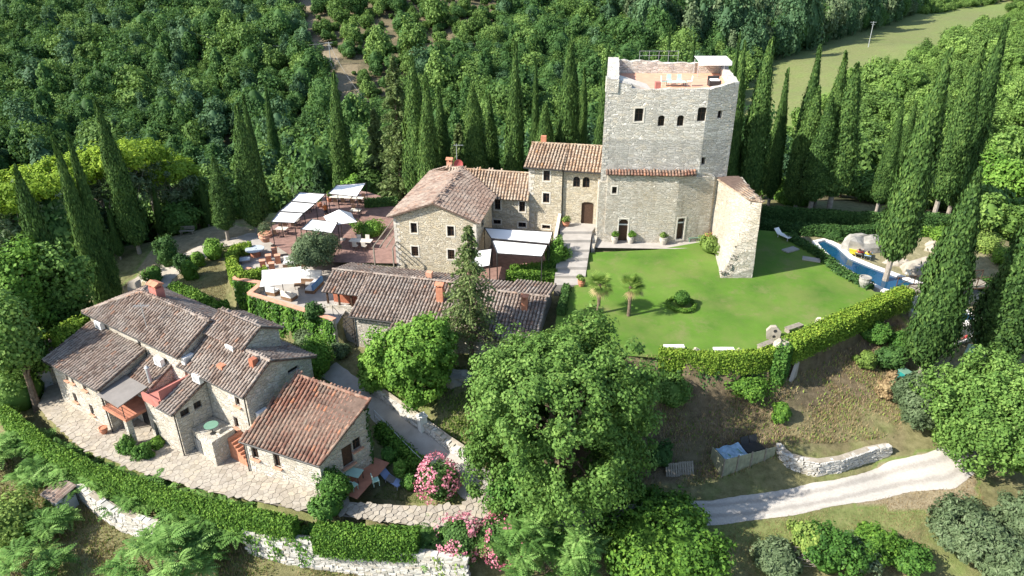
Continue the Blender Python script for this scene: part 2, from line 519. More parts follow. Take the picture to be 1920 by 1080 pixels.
TC = [(20,1070,-9.6),(300,1075,-9.6),(600,1078,-9.4),(150,1000,-9.3),(40,910,-8.8),(300,985,-8.8),(200,940,-8.6),(10,830,-7.6),
 (450,1035,-9.0),(560,1060,-9.2),(800,1078,-9.1),(880,1078,-9.0),(50,700,-6.4),(20,620,-6.0),(90,600,-5.2),(150,560,-4.6),(250,500,-3.7),(330,440,-3.1),
 (420,430,-2.7),(230,460,-3.5),(400,505,-3.3),(350,530,-3.8),(430,570,-4.6),(100,470,-4.6),(10,450,-7),(420,610,-5.0),(560,650,-5.0),
 (640,690,-5.0),(700,690,-5.0),(600,700,-5.2),(760,800,-5.9),(830,860,-6.4),(900,920,-6.9),(960,980,-7.2),(850,800,-5.0),(880,740,-4.4),
 (900,690,-3.9),(980,650,-2.9),(1000,900,-7.3),(1080,930,-8.0),(1000,1040,-8.7),(1150,1060,-9.3),(1250,1000,-8.7),(1250,705,-3.6),(1350,708,-3.6),
 (1440,710,-3.5),(1300,780,-5.8),(1400,780,-6.0),(1350,885,-7.9),(1280,900,-8.0),(1300,930,-8.1),(1550,650,-3.2),(1600,700,-4.5),(1540,760,-5.6),
 (1600,800,-6.3),(1500,835,-6.6),(1640,835,-6.8),(1500,905,-8.0),(1640,872,-7.9),(1500,1000,-8.6),(1700,960,-8.2),(1800,900,-7.7),(1600,1060,-9.3),
 (1350,1060,-9.3),(1900,1000,-8.6),(1900,850,-7.4),(1690,625,-3.0),(1690,700,-4.7),(1780,650,-4.2),(1780,700,-4.4),(1760,750,-5.6),(1850,690,-4.5),(1900,620,-3.9),
 (1850,450,-1.2),(1900,500,-1.6),(1640,425,-1.2),(1500,400,-1.8),(1600,395,-2),(1700,390,-2),(1800,400,-2.6),(1900,420,-3.2)]
TW = [(10,80,-2),(0,80,-2),(-10,86,-3),(-22,86,-3.4),(-34,84,-4.5),(-20,98,-9),(0,97,-7),(20,97,-6),(40,95,-5),(-45,76,-6.5),(-62,70,-15),(-56,55,-12),
 (-50,45,-11),(-60,90,-18),(-30,112,-17),(0,117,-15),(30,117,-12),(60,105,-9),(68,90,-7.5),(60,70,-4.5),(58,52,-7),(50,40,-9),(58,130,-12),(84,170,-9),
 (119,200,-6.5),(150,240,-5),(100,130,-5),(140,180,-1),(190,200,6),(-85,130,-23),(-40,140,-20.5),(0,150,-18),(30,150,-17),(-100,170,-17),(-50,180,-14.5),(0,190,-11),
 (-110,260,5),(-50,260,5),(0,260,3),(40,245,-4),(52,195,-13),(80,228,-11.5),(100,280,-11),(150,330,-11),(200,370,-11),(265,420,-11),(70,300,-10),(110,360,-10),
 (170,420,-9),(0,350,14),(-100,350,26),(-210,260,8),(-220,350,26),(110,500,2),(270,600,2),(0,500,28),(230,330,-10.5),(180,270,-10),(-160,120,-26),(-200,180,-16),
 (0,0,-15),(-45,22,-13),(45,22,-12),(0,-60,-25),(-150,0,-25),(150,0,-15),(-1500,500,40),(1500,500,40),(0,1600,90),(1300,1600,60),(-1300,1600,90),(0,-1500,-60),(-1500,-1000,-40),(1500,-1000,-40)]
pts = []
for (u, v, z) in TC:
    q = P(u, v, z); pts.append((q.x, q.y, z))
pts += [(a, b, c) for a, b, c in TW]
pts = np.array(pts, float)
_d = np.sqrt(((pts[:, None, :2] - pts[None, :, :2]) ** 2).sum(-1) + .5)
_n = len(pts)
_A = np.zeros((_n + 3, _n + 3)); _A[:_n, :_n] = _d; _A[:_n, _n] = 1; _A[:_n, n_ := _n + 1] = pts[:, 0]; _A[:_n, _n + 2] = pts[:, 1]
_A[_n:, :_n] = _A[:_n, _n:].T
_A[:_n, :_n] -= np.eye(_n) * .4
_W = np.linalg.solve(_A, np.concatenate([pts[:, 2], np.zeros(3)]))

def in_poly(px, py, poly):
    inside = np.zeros(np.shape(px), bool); n = len(poly)
    for i in range(n):
        x0, y0 = poly[i][0], poly[i][1]; x1, y1 = poly[(i + 1) % n][0], poly[(i + 1) % n][1]
        c = ((y0 > py) != (y1 > py)) & (px < (x1 - x0) * (py - y0) / ((y1 - y0) if y1 != y0 else 1e-9) + x0)
        inside ^= c
    return inside
def wob(x, y):
    return (np.sin(x * .31 + 1.3 * np.sin(y * .23)) * np.sin(y * .27 + 1.1 * np.sin(x * .19)))

LAWN = [PL(u, v) for u, v in [(1098,474),(1230,468),(1325,452),(1345,430),(1430,432),(1478,436),(1530,462),(1590,512),(1640,547),(1694,553),
        (1660,580),(1600,605),(1540,635),(1490,656),(1430,672),(1340,676),(1245,672),(1140,664),(1040,650),(1042,600),(1058,545),(1090,530)]]
CASTLE = [(4.6, 68.9), (4.6, 66.5), (8.4, 64.2), (16, 63.9), (20.2, 64.6), (24, 67), (26, 80), (9, 80)]
PAVE = [PT(u, v) for u, v in [(85,778),(150,838),(262,884),(400,922),(560,955),(700,975),(830,990),(960,1000),(1030,990),(985,935),(900,905),(870,945),(790,948),(700,944),
        (655,940),(640,800),(520,700),(380,600),(260,560),(170,600),(105,690),(70,760)]]
LZ = -2.2     # lounge terrace
RZ = -1.0     # red brick terrace
PARA = [P(u, v, -1.45) for u, v in [(468,501),(439,521),(491,529),(467,549),(560,577),(627,598)]]
LOUNGE = PARA[1:] + [P(u, v, LZ) for u, v in [(662,560),(660,500),(610,470),(540,438),(480,445),(428,478)]] + [P(430, 505, -1.6)]
REDT = [P(u, v, RZ) for u, v in [(505,452),(560,490),(640,492),(745,494),(760,430),(770,385),(690,360),(640,352),(560,385),(508,425)]]
COURT = [(-5, 59.2), (5.0, 59.5), (6, 69), (-3, 70)]
COURTZ = -1.1
POOL1 = [P(u, v, -1.15) for u, v in [(1526,455),(1548,450),(1572,462),(1596,484),(1640,502),(1700,524),(1760,545),(1745,560),(1700,556),(1655,545),(1610,523),(1562,492),(1535,466)]]
POOL2 = [P(u, v, -2.4) for u, v in [(1700,572),(1760,562),(1830,592),(1842,601),(1780,612),(1730,606)]]
def heights(x, y):
    x = np.asarray(x, float); y = np.asarray(y, float); sh = x.shape
    X = x.ravel(); Y = y.ravel(); out = np.empty(len(X))
    for i in range(0, len(X), 20000):
        dd = np.sqrt((X[i:i + 20000, None] - pts[None, :, 0]) ** 2 + (Y[i:i + 20000, None] - pts[None, :, 1]) ** 2 + .5)
        out[i:i + 20000] = dd @ _W[:_n] + _W[_n] + _W[_n + 1] * X[i:i + 20000] + _W[_n + 2] * Y[i:i + 20000]
    far = np.clip((np.hypot(X, Y - 50) - 60) / 60, 0, 1)
    out += wob(X, Y) * .12 + far * 1.4 * wob(X * .25, Y * .25)
    def put(poly, z, cut=.06):
        m = in_poly(X, Y, poly); out[m] = (z(X[m], Y[m]) if callable(z) else z) - cut
    put(COURT, COURTZ); put(REDT, RZ); put(LOUNGE, LZ)
    put(PAVE, lambda a, b: -6.0 - np.maximum(0, a + 12) * .085, .12)
    put(LAWN, lambda a, b: (b - 64) * .094)
    put(CASTLE, 0.0, .3)
    put(POOL1, -1.15, .9); put(POOL2, -2.4, .9)
    return out.reshape(sh)
def G(x, y): return float(heights(np.array([x]), np.array([y]))[0])
def onT(u, v, t0=30.0, t1=700.0):
    """first point where the line of sight meets the ground"""
    d = ray(u, v)
    t = np.concatenate([np.arange(t0, 130, .25), np.arange(130, t1, 1.5)])
    X = d[0] * t; Y = d[1] * t; Z = CAMH + d[2] * t
    h = heights(X, Y)
    i = np.argmax(Z < h) if (Z < h).any() else len(t) - 1
    return Vector((X[i], Y[i], h[i]))

def axis(dense0, dense1, step, lo, hi):
    a = list(np.arange(dense0, dense1, step)); s = step; q = dense1
    while q < hi: a.append(q); s *= 1.12; q += s
    a.append(hi); s = step; q = dense0 - step; b = []
    while q > lo: b.append(q); s *= 1.12; q -= s
    b.append(lo)
    return np.array(list(reversed(b)) + a)
gx = axis(-48, 50, .5, -2600, 2600); gy = axis(30, 92, .5, -1500, 2600)
XX, YY = np.meshgrid(gx, gy)
ZZ = heights(XX, YY)
FIELDPX = [(1380,172),(1440,128),(1500,100),(1560,78),(1700,35),(1800,20),(1870,6),(1960,4),(1900,18),(1800,50),(1700,88),(1620,118),(1560,152),(1500,195),(1440,245),(1385,255)]
FIELD = [onT(u, v) for u, v in FIELDPX]
DRIVE = [onT(u, v) for u, v in [(180,600),(250,520),(300,450),(420,420),(520,430),(470,450),(380,480),(320,560),(230,600)]]
zone = np.zeros_like(XX) + .25
zone[(YY > 86) | (XX < -44) | (XX > 46)] = 3
zone[in_poly(XX, YY, FIELD)] = .6
zone[in_poly(XX, YY, DRIVE)] = 1.85
POOLSIDE = [onT(u, v) for u, v in [(1480,425),(1900,425),(1905,660),(1850,760),(1750,760),(1740,700),(1700,600),(1600,520),(1500,450)]]
zone[in_poly(XX, YY, POOLSIDE)] = 1.7
SL = [onT(u, v) for u, v in [(1120,700),(1480,690),(1560,640),(1690,600),(1700,760),(1600,800),(1480,830),(1330,900),(1200,900),(1000,890)]]
zone[in_poly(XX, YY, SL)] = -.8
SAND = [onT(u, v) for u, v in [(1640,872),(1740,850),(1830,850),(1830,930),(1770,975),(1690,960),(1600,945)]]
zone[in_poly(XX, YY, SAND)] = 1.9
zone[in_poly(XX, YY, [onT(u, v) for u, v in [(1230,985),(1480,968),(1600,945),(1690,960),(1740,985),(1640,1010),(1420,1030),(1250,1020)]])] = .7
TRACKPX = [(552,-20),(598,-20),(590,40),(622,90),(640,135),(668,170),(700,205),(700,222),(655,215),(625,165),(598,120),(575,70),(560,40)]
TRACK = [onT(u, v) for u, v in TRACKPX]
zone[in_poly(XX, YY, TRACK)] = 2.0
OPEN = [onT(u, v) for u, v in [(600,-20),(960,-20),(930,80),(800,150),(720,230),(660,230),(620,120)]]
zone[in_poly(XX, YY, OPEN) & (zone > 2)] = 2.75
zone[(XX > 45) & (XX < 320) & (YY > 95) & (YY < 460) & (zone == 3)] = 1.0
zone[in_poly(XX, YY, [onT(u, v) for u, v in [(1475,770),(1690,740),(1700,850),(1500,850),(1470,830)]])] = .1
ny, nx = XX.shape
verts = np.stack([XX, YY, ZZ], -1).reshape(-1, 3)
idx = np.arange(ny * nx).reshape(ny, nx)
quads = np.stack([idx[:-1, :-1], idx[:-1, 1:], idx[1:, 1:], idx[1:, :-1]], -1).reshape(-1, 4)
me = bpy.data.meshes.new('ground')
me.vertices.add(len(verts)); me.vertices.foreach_set('co', verts.astype(np.float32).ravel())
me.loops.add(quads.size); me.loops.foreach_set('vertex_index', quads.astype(np.int32).ravel())
me.polygons.add(len(quads)); me.polygons.foreach_set('loop_start', (np.arange(len(quads)) * 4).astype(np.int32))
me.materials.append(M['ground'])
at = me.attributes.new('zone', 'FLOAT', 'POINT'); at.data.foreach_set('value', zone.ravel().astype(np.float32))
me.update(calc_edges=True)
me.polygons.foreach_set('use_smooth', [True] * len(me.polygons))
tag(link('ground', me), kind='structure')

def sheet(name, poly, zf, mat):
    mb = MB()
    mb.poly([(q[0], q[1], zf(q[0], q[1]) if callable(zf) else zf) for q in poly])
    o = mb.build(name, mat, kind='structure')
    me = o.data
    if me.polygons[0].normal.z < 0: me.flip_normals()
    return o
sheet('lawn', LAWN, lawn_z, M['lawn_grass'])
sheet('castle_pavement', CASTLE[:], 0.012, M['grey_paving'])
sheet('lounge_terrace', LOUNGE, LZ, M['grey_paving'])
sheet('brick_terrace', REDT, RZ, M['brick_floor'])
sheet('courtyard_paving', COURT, COURTZ, M['brick_floor'])

def ribbon(name, L, R, mat, lift=.07, step=.5, m=8, rough=.0):
    """a way draped on the ground between two edge lines"""
    def resample(a, n):
        a = [Vector((q[0], q[1])) for q in a]
        seg = [0.0]
        for i in range(len(a) - 1): seg.append(seg[-1] + (a[i + 1] - a[i]).length)
        out = []
        for k in range(n):
            t = seg[-1] * k / (n - 1); i = 0
            while i < len(a) - 2 and seg[i + 1] < t: i += 1
            f = (t - seg[i]) / max(1e-6, seg[i + 1] - seg[i]); out.append(a[i].lerp(a[i + 1], f))
        return out
    ln = sum((Vector(L[i + 1][:2]) - Vector(L[i][:2])).length for i in range(len(L) - 1))
    n = max(4, int(ln / step))
    A = resample(L, n); B = resample(R, n)
    vs = []
    for i in range(n):
        for j in range(m + 1):
            q = A[i].lerp(B[i], j / m)
            if j in (0, m): q = q + (A[i] - B[i]).normalized() * (.25 * rough / .05 * math.sin(i * .19 + j) * math.sin(i * .071) + random.uniform(-rough, rough)) * (.6 if rough < .15 else 1)
            vs.append((q.x, q.y, 0))
    arr = np.array(vs); z = heights(arr[:, 0], arr[:, 1]) + lift
    mb = MB(); mb.add([(a[0], a[1], zz - (.06 if i_ % (m + 1) in (0, m) else 0)) for i_, (a, zz) in enumerate(zip(arr, z))], [(i * (m + 1) + j, i * (m + 1) + j + 1, (i + 1) * (m + 1) + j + 1, (i + 1) * (m + 1) + j) for i in range(n - 1) for j in range(m)])
    mb.t = [j / m for i in range(n) for j in range(m + 1)]
    o = mb.build(name, mat, kind='structure', smooth=True)
    if o.data.polygons[0].normal.z < 0: o.data.flip_normals()
    return o
RL = [onT(u, v) for u, v in [(1150,950),(1230,945),(1330,938),(1450,924),(1560,902),(1660,872),(1740,852),(1800,830),(1880,800),(1960,770)]]
RR = [onT(u, v) for u, v in [(1150,992),(1230,990),(1340,984),(1470,972),(1600,946),(1700,925),(1790,915),(1850,880),(1900,845),(1980,800)]]
ribbon('gravel_road', RL, RR, M['road_gravel'], .08, .25, 12, .045)
AL = [onT(u, v) for u, v in [(632,682),(700,740),(765,790),(840,838),(905,880),(1000,945),(1160,950)]]
AR = [onT(u, v) for u, v in [(600,705),(690,775),(745,825),(810,880),(850,930),(930,985),(1150,990)]]
ribbon('stone_ramp', AL, AR, M['grey_paving'], .09, .5, 8, .1)
DL = [onT(u, v) for u, v in [(215,610),(262,560),(300,500),(370,462),(470,440),(520,436)]]
DR = [onT(u, v) for u, v in [(300,560),(315,540),(345,500),(400,472),(470,455),(520,446)]]
ribbon('driveway', DL, DR, flat('drive_gravel', (.40, .36, .30), .95, .2, 1.0, bump=.5), .09, .5, 8, .2)

# flagstones of the front terrace: real slabs with joints
def voronoi_cells(poly, step, seed, jit=.42):
    rg = random.Random(seed)
    xs = [q[0] for q in poly]; ys = [q[1] for q in poly]
    nxx = int((max(xs) - min(xs)) / step) + 3; nyy = int((max(ys) - min(ys)) / step) + 3
    S = {}
    for i in range(nxx):
        for j in range(nyy):
            S[i, j] = (min(xs) + (i - 1 + rg.uniform(-jit, jit)) * step, min(ys) + (j - 1 + (i % 2) * .5 + rg.uniform(-jit, jit)) * step)
    out = []
    cx = np.array([S[k][0] for k in S]); cy = np.array([S[k][1] for k in S])
    ins = in_poly(cx, cy, poly)
    for key, ok in zip(list(S), ins):
        if not ok: continue
        i, j = key; c = S[key]
        cell = [(c[0] + a * step * 1.6, c[1] + b * step * 1.6) for a, b in ((-1, -1), (1, -1), (1, 1), (-1, 1))]
        for di in (-2, -1, 0, 1, 2):
            for dj in (-2, -1, 0, 1, 2):
                o = S.get((i + di, j + dj))
                if o is None or (di, dj) == (0, 0): continue
                mx, my = (c[0] + o[0]) / 2, (c[1] + o[1]) / 2; nx_, ny_ = o[0] - c[0], o[1] - c[1]
                new = []
                for a in range(len(cell)):
                    p0, p1 = cell[a], cell[(a + 1) % len(cell)]
                    d0 = (p0[0] - mx) * nx_ + (p0[1] - my) * ny_; d1 = (p1[0] - mx) * nx_ + (p1[1] - my) * ny_
                    if d0 <= 0: new.append(p0)
                    if (d0 < 0) != (d1 < 0) and d0 != d1:
                        t = d0 / (d0 - d1); new.append((p0[0] + (p1[0] - p0[0]) * t, p0[1] + (p1[1] - p0[1]) * t))
                cell = new
                if len(cell) < 3: break
            if len(cell) < 3: break
        if len(cell) >= 3: out.append((c, cell))
    return out
pave_bed = sheet('paved_terrace', PAVE, lambda x, y: terr_z(x, y) - .05, flat('joint_earth', (.33, .29, .23), .95, .2, 3))
SHOWN = [PT(u, v) for u, v in [(85,778),(150,838),(262,884),(400,922),(560,955),(700,975),(830,990),(960,1000),(1030,990),(985,935),(900,905),(870,945),(790,948),(720,930),(640,905),(600,905),(450,865),(400,800),(347,835),(270,800),(205,790),(119,740)]]
cells = voronoi_cells(PAVE, .37, 3)
vis = in_poly(np.array([c[0][0] for c in cells]), np.array([c[0][1] for c in cells]), SHOWN)
cells = [c for c, k_ in zip(cells, vis) if k_]
cells.sort(key=lambda c: c[0][1])
rest = MB()
for i, (c, cell) in enumerate(cells):
    g = .965 - .03 / .6
    sh = [(c[0] + (a - c[0]) * .945, c[1] + (b - c[1]) * .945) for a, b in cell]
    tz = terr_z(*c) + random.uniform(-.012, .012)
    tgt = MB() if i < 300 else rest
    tgt.tint = random.random()
    tgt.prism(sh, tz - .045, tz, cap0=False)
    if i < 300: tgt.build('flagstone', M['flagstone'], pave_bed)
if rest.v: rest.build('flagstones', M['flagstone'], pave_bed, kind='stuff')
# ------------------------------------------------------------------ building kit
def facade(house, mb, A, B, z0, zA, zB, openings=(), apex=None, depth=.2, sill=None, skip_wall=False):
    """one wall from A to B (left to right seen from outside); openings: dict(s,z,w,h,arch,kind)"""
    A = Vector(A[:2]); B = Vector(B[:2]); L = (B - A).length; e = (B - A) / L; n = Vector((e.y, -e.x))
    def W(s, z, d=0.0):
        q = A + e * s - n * d
        return (q.x, q.y, z)
    zt = min(zA, zB)
    ss = sorted({0.0, L} | {max(0, o['s'] - o['w'] / 2) for o in openings} | {min(L, o['s'] + o['w'] / 2) for o in openings})
    zs = sorted({z0, zt} | {o['z'] for o in openings} | {o['z'] + o['h'] for o in openings})
    zs = [z for z in zs if z0 <= z <= zt]
    if not skip_wall:
        for i in range(len(ss) - 1):
            for j in range(len(zs) - 1):
                sm = (ss[i] + ss[i + 1]) / 2; zm = (zs[j] + zs[j + 1]) / 2
                if any(abs(sm - o['s']) < o['w'] / 2 and o['z'] < zm < o['z'] + o['h'] for o in openings): continue
                mb.poly([W(ss[i], zs[j]), W(ss[i + 1], zs[j]), W(ss[i + 1], zs[j + 1]), W(ss[i], zs[j + 1])])
        top = [W(0, zt), W(L, zt)]
        if zB > zt: top.append(W(L, zB))
        if apex: top.append(W(apex[0], apex[1]))
        if zA > zt: top.append(W(0, zA))
        if len(top) > 2: mb.poly(top)
    for o in openings:
        s, z, w_, h = o['s'], o['z'], o['w'], o['h']; s0, s1, z1 = s - w_ / 2, s + w_ / 2, z + h
        for a in ([W(s0, z), W(s0, z, depth), W(s0, z1, depth), W(s0, z1)], [W(s1, z, depth), W(s1, z), W(s1, z1), W(s1, z1, depth)],
                  [W(s0, z), W(s1, z), W(s1, z, depth), W(s0, z, depth)], [W(s0, z1, depth), W(s1, z1, depth), W(s1, z1), W(s0, z1)]):
            mb.poly(a)
        if o.get('arch'):
            r = w_ / 2; k_ = 6; rise = min(r, h * .35) * o['arch']
            arc = [(s - r * math.cos(math.pi * i / k_), z1 - rise + rise * math.sin(math.pi * i / k_)) for i in range(k_ + 1)]
            hf = k_ // 2
            mb.poly([W(s0, z1, .004)] + [W(a, b, .004) for a, b in arc[:hf + 1]][::1])
            mb.poly([W(s1, z1, .004)] + [W(a, b, .004) for a, b in arc[hf:]][::-1])
        kind = o.get('kind', 'window')
        fr = MB()
        fm = o.get('frame', M['wood_dark'])
        if kind == 'opening':
            fr.poly([W(s0, z, depth), W(s1, z, depth), W(s1, z1, depth), W(s0, z1, depth)])
            fr.build('opening', M['dark_glass'], house); continue
        b = .05
        for (a0, a1, b0, b1) in ((s0, s0 + b, z, z1), (s1 - b, s1, z, z1), (s0 + b, s1 - b, z, z + b), (s0 + b, s1 - b, z1 - b, z1)):
            fr.add([W(a0, b0, depth - .05), W(a1, b0, depth - .05), W(a1, b1, depth - .05), W(a0, b1, depth - .05), W(a0, b0, depth - .002), W(a1, b0, depth - .002), W(a1, b1, depth - .002), W(a0, b1, depth - .002)],
                   [(0, 1, 2, 3), (0, 4, 5, 1), (1, 5, 6, 2), (2, 6, 7, 3), (3, 7, 4, 0)])
        if kind == 'window':
            fr.box(W(s, z + h / 2, depth - .03), (.045, .03, h - 2 * b), math.atan2(e.y, e.x))
            if h > .9: fr.box(W(s, z + h * .55, depth - .028), (w_ - 2 * b, .026, .035), math.atan2(e.y, e.x))
            if o.get('grille'):
                for q in range(1, 4): fr.box(W(s0 + w_ * q / 4, z + h / 2, .03), (.025, .02, h), math.atan2(e.y, e.x))
                for q in range(1, 4): fr.box(W(s, z + h * q / 4, .045), (w_, .02, .025), math.atan2(e.y, e.x))
        wo = fr.build('door' if kind == 'door' else 'window', fm, house)
        pn = MB(); pn.poly([W(s0 + b, z + b, depth - .02), W(s1 - b, z + b, depth - .02), W(s1 - b, z1 - b, depth - .02), W(s0 + b, z1 - b, depth - .02)])
        pn.build('pane' if kind == 'window' else 'door_leaf', M['dark_glass'] if kind == 'window' else o.get('leaf', M['wood_dark']), wo)
        if kind == 'door' and o.get('fan'):
            fb = MB(); fb.box(W(s, z + h * .74, depth - .06), (w_, .08, .12), math.atan2(e.y, e.x)); fb.build('transom', M['white_paint'], wo)
        sl = o.get('sill', sill)
        if sl == 'brick':
            q = MB(); q.box(W(s, z - .05, -.06), (w_ + .22, .26, .10), math.atan2(e.y, e.x)); q.build('sill', M['terracotta_pale'], wo)
        elif sl == 'stone':
            q = MB(); t_ = .12
            for (cs, cz, ws, hs) in ((s, z - t_ / 2, w_ + 2 * t_, t_), (s - w_ / 2 - t_ / 2, z + h / 2, t_, h), (s + w_ / 2 + t_ / 2, z + h / 2, t_, h), (s, z1 + t_ / 2, w_ + 2 * t_, t_)):
                q.box(W(cs, cz, -.005), (ws, .05, hs), math.atan2(e.y, e.x))
            q.build('surround', M['surround'], wo)

def op(A, B, u, vt, vb, wpx, **kw):
    """opening from its place in the photograph, on the wall plane A-B"""
    A = Vector(A[:2]); B = Vector(B[:2]); e = (B - A).normalized(); n = Vector((e.y, -e.x))
    d = ray(u, (vt + vb) / 2)
    t = (A.dot(n)) / (d[0] * n.x + d[1] * n.y)
    q = Vector((d[0] * t, d[1] * t)); s = (q - A).dot(e)
    z0 = zat(q.x, q.y, vb); z1 = zat(q.x, q.y, vt)
    wm = wpx * t / FPX / max(.3, abs(e.x))
    return dict(s=s, z=z0, w=wm, h=z1 - z0, **kw)

def quoins(house, c, d1, d2, z0, z1, mat='white_stone', seed=1):
    """corner stones laid long and short, a little proud; d1, d2 run along the two walls away from the corner"""
    rg = random.Random(seed); mb = MB(); z = z0; k_ = 0
    c = Vector(c[:2]); d1 = Vector(d1[:2]).normalized(); d2 = Vector(d2[:2]).normalized()
    while z < z1 - .15:
        hh = rg.uniform(.24, .36); a, b = (.55, .28) if k_ % 2 else (.28, .55)
        a *= rg.uniform(.85, 1.2); b *= rg.uniform(.85, 1.2); o = c - (d1 + d2) * .022
        mb.tint = rg.random()
        mb.prism([o, o + d1 * a, o + d1 * a + d2 * b, o + d2 * b], z + .012, min(z1, z + hh) - .012)
        z += hh; k_ += 1
    return mb.build('quoins', M[mat], house)

TILEM = {}
def tile_protos(matname):
    if matname not in TILEM:
        out = []
        for i in range(9):
            mb = MB(); mb.tint = (i + .5) / 9 * .92 if i < 8 else .98
            n = 5; vs = []; L = .50
            for (y, r, zz) in ((0, .118, .035), (L, .092, .0)):
                for j in range(n + 1):
                    an = math.pi * j / n
                    vs.append((-r * math.cos(an), y, zz + r * .85 * math.sin(an)))
            fs = [(j, j + 1, n + 2 + j, n + 1 + j) for j in range(n)] + [tuple(reversed(range(n + 1)))]
            fs = [tuple(reversed(f)) for f in fs]
            mb.add(vs, fs)
            out.append((mb.mesh('tile', M[matname]), np.array(vs), fs, mb.tint))
        TILEM[matname] = out
    return TILEM[matname]

def roof(house, poly, matname, indiv=0, pitch=.30, thick=.10, rowstep=.40, name='roof', rake=True, seed=0):
    """poly: 3-D corners, first edge = eave from left to right seen from outside/below"""
    rg = random.Random(seed + len(bpy.data.objects))
    pl = [Vector(q) for q in poly]
    o = pl[0]; e = (pl[1] - pl[0]).normalized()
    nrm = Vector((0, 0, 0))
    for i in range(len(pl)):
        a, b = pl[i], pl[(i + 1) % len(pl)]
        nrm += a.cross(b)
    nrm.normalize()
    if nrm.z < 0: nrm = -nrm
    up = nrm.cross(e).normalized()
    if up.z < 0: up = -up
    mb = MB()
    n = len(pl)
    lo = [q - nrm * thick for q in pl]
    fs = [tuple(range(n)), tuple(reversed(range(n, 2 * n)))] + [(i, n + i, n + (i + 1) % n, (i + 1) % n) for i in range(n)]
    mb.add(pl + lo, fs)
    ro = mb.build(name, M['roof_bed'], house)
    P2 = [((q - o).dot(e), (q - o).dot(up)) for q in pl]
    smin = min(p[0] for p in P2); smax = max(p[0] for p in P2)
    nc = max(2, round((smax - smin) / pitch)); dp = (smax - smin) / nc
    protos = tile_protos(matname)
    tiles = []
    for i in range(nc):
        s = smin + (i + .5) * dp
        ts = []
        for k_ in range(n):
            (s0, t0), (s1, t1) = P2[k_], P2[(k_ + 1) % n]
            if (s0 <= s < s1) or (s1 <= s < s0): ts.append(t0 + (t1 - t0) * (s - s0) / (s1 - s0))
        if len(ts) < 2: continue
        t0, t1 = min(ts), max(ts)
        t = t0 - .07
        ph = rg.uniform(-.03, .03)
        while t < t1 - .12:
            a = rg.uniform(-.07, .07)
            k_ = min(8, int(rg.random() ** 1.0 * 8.35))
            e2 = (e * math.cos(a) + up * math.sin(a)); u2 = nrm.cross(e2)
            tl = u2 if u2.dot(up) > 0 else -u2
            # each tile rides on the one below it
            lift = nrm * (.012 + rg.uniform(0, .012))
            tl2 = (tl - nrm * .03).normalized()
            c = o + e * (s + rg.uniform(-.012, .012)) + up * (t + ph) + lift
            tiles.append((c, e2, tl2, nrm, k_))
            t += rowstep * rg.uniform(.95, 1.05)
    tiles.sort(key=lambda q: q[0].y)
    off = wloc(ro)
    for (c, a, b, d, k_) in tiles[:indiv]:
        ob = bpy.data.objects.new('tile', protos[k_][0]); COL.objects.link(ob); ob.parent = ro
        mm = Matrix(((a.x, b.x, d.x, c.x - off.x), (a.y, b.y, d.y, c.y - off.y), (a.z, b.z, d.z, c.z - off.z), (0, 0, 0, 1)))
        ob.matrix_local = mm
    if tiles[indiv:]:
        mb = MB()
        for (c, a, b, d, k_) in tiles[indiv:]:
            me, vs, fs, tint = protos[k_]
            mb.tint = tint
            mb.add([(c.x + a.x * x + b.x * y + d.x * z, c.y + a.y * x + b.y * y + d.y * z, c.z + a.z * x + b.z * y + d.z * z) for x, y, z in vs], fs)
        mb.build('tiles', M[matname], ro, kind='stuff')
    return ro

def ridge(house, p0, p1, matname, r=.13):
    p0 = Vector(p0); p1 = Vector(p1); d = (p1 - p0); L = d.length; d.normalize()
    side = d.cross(Vector((0, 0, 1))).normalized(); upv = side.cross(d)
    mb = MB(); n = max(1, int(L / .4)); st = L / n
    for i in range(n):
        mb.tint = random.random()
        vs = []
        for (t, rr) in ((i * st - .02, r), ((i + 1) * st + .04, r * .86)):
            for j in range(6):
                an = math.pi * j / 5
                vs.append(p0 + d * t + side * (rr * math.cos(an)) + upv * (rr * math.sin(an) + .03))
        mb.add(vs, [(j, j + 1, 7 + j, 6 + j) for j in range(5)] + [tuple(range(6)), tuple(range(6, 12))])
    return mb.build('ridge_tiles', M[matname], house, kind='stuff')

def chimney(house, p, h=1.0, w_=.55, d=.5, rz=0., body='terracotta_pale', cap=True):
    mb = MB(); p = Vector(p)
    mb.box(p + Vector((0, 0, h / 2 - .3)), (w_, d, h + .6), rz)
    R = Matrix.Rotation(rz, 3, 'Z')
    ch = mb.build('chimney', M[body], house)
    if cap:
        c = MB()
        for a in (-1, 1):
            for b in (-1, 1): c.box(p + R @ Vector((a * w_ * .38, b * d * .38, h + .12)), (.1, .1, .24), rz)
        c.box(p + Vector((0, 0, h + .27)), (w_ + .16, d + .16, .06), rz)
        hw, hd = w_ / 2 + .08, d / 2 + .08
        c.add([p + R @ Vector(q) for q in ((-hw, -hd, h + .30), (hw, -hd, h + .30), (hw, hd, h + .30), (-hw, hd, h + .30), (-hw, 0, h + .5), (hw, 0, h + .5))], [(0, 1, 5, 4), (2, 3, 4, 5), (1, 2, 5), (3, 0, 4)])
        c.build('cap', M['terracotta'], ch)
    return ch

def downpipe(house, p, z0, z1):
    mb = MB(); mb.tube((p[0], p[1], z0), (p[0], p[1], z1), .05, .05, 6); mb.build('downpipe', M['metal_dark'], house)

def gutter(house, p0, p1):
    mb = MB(); mb.tube(p0, p1, .06, .06, 6); mb.build('gutter', M['metal_dark'], house)

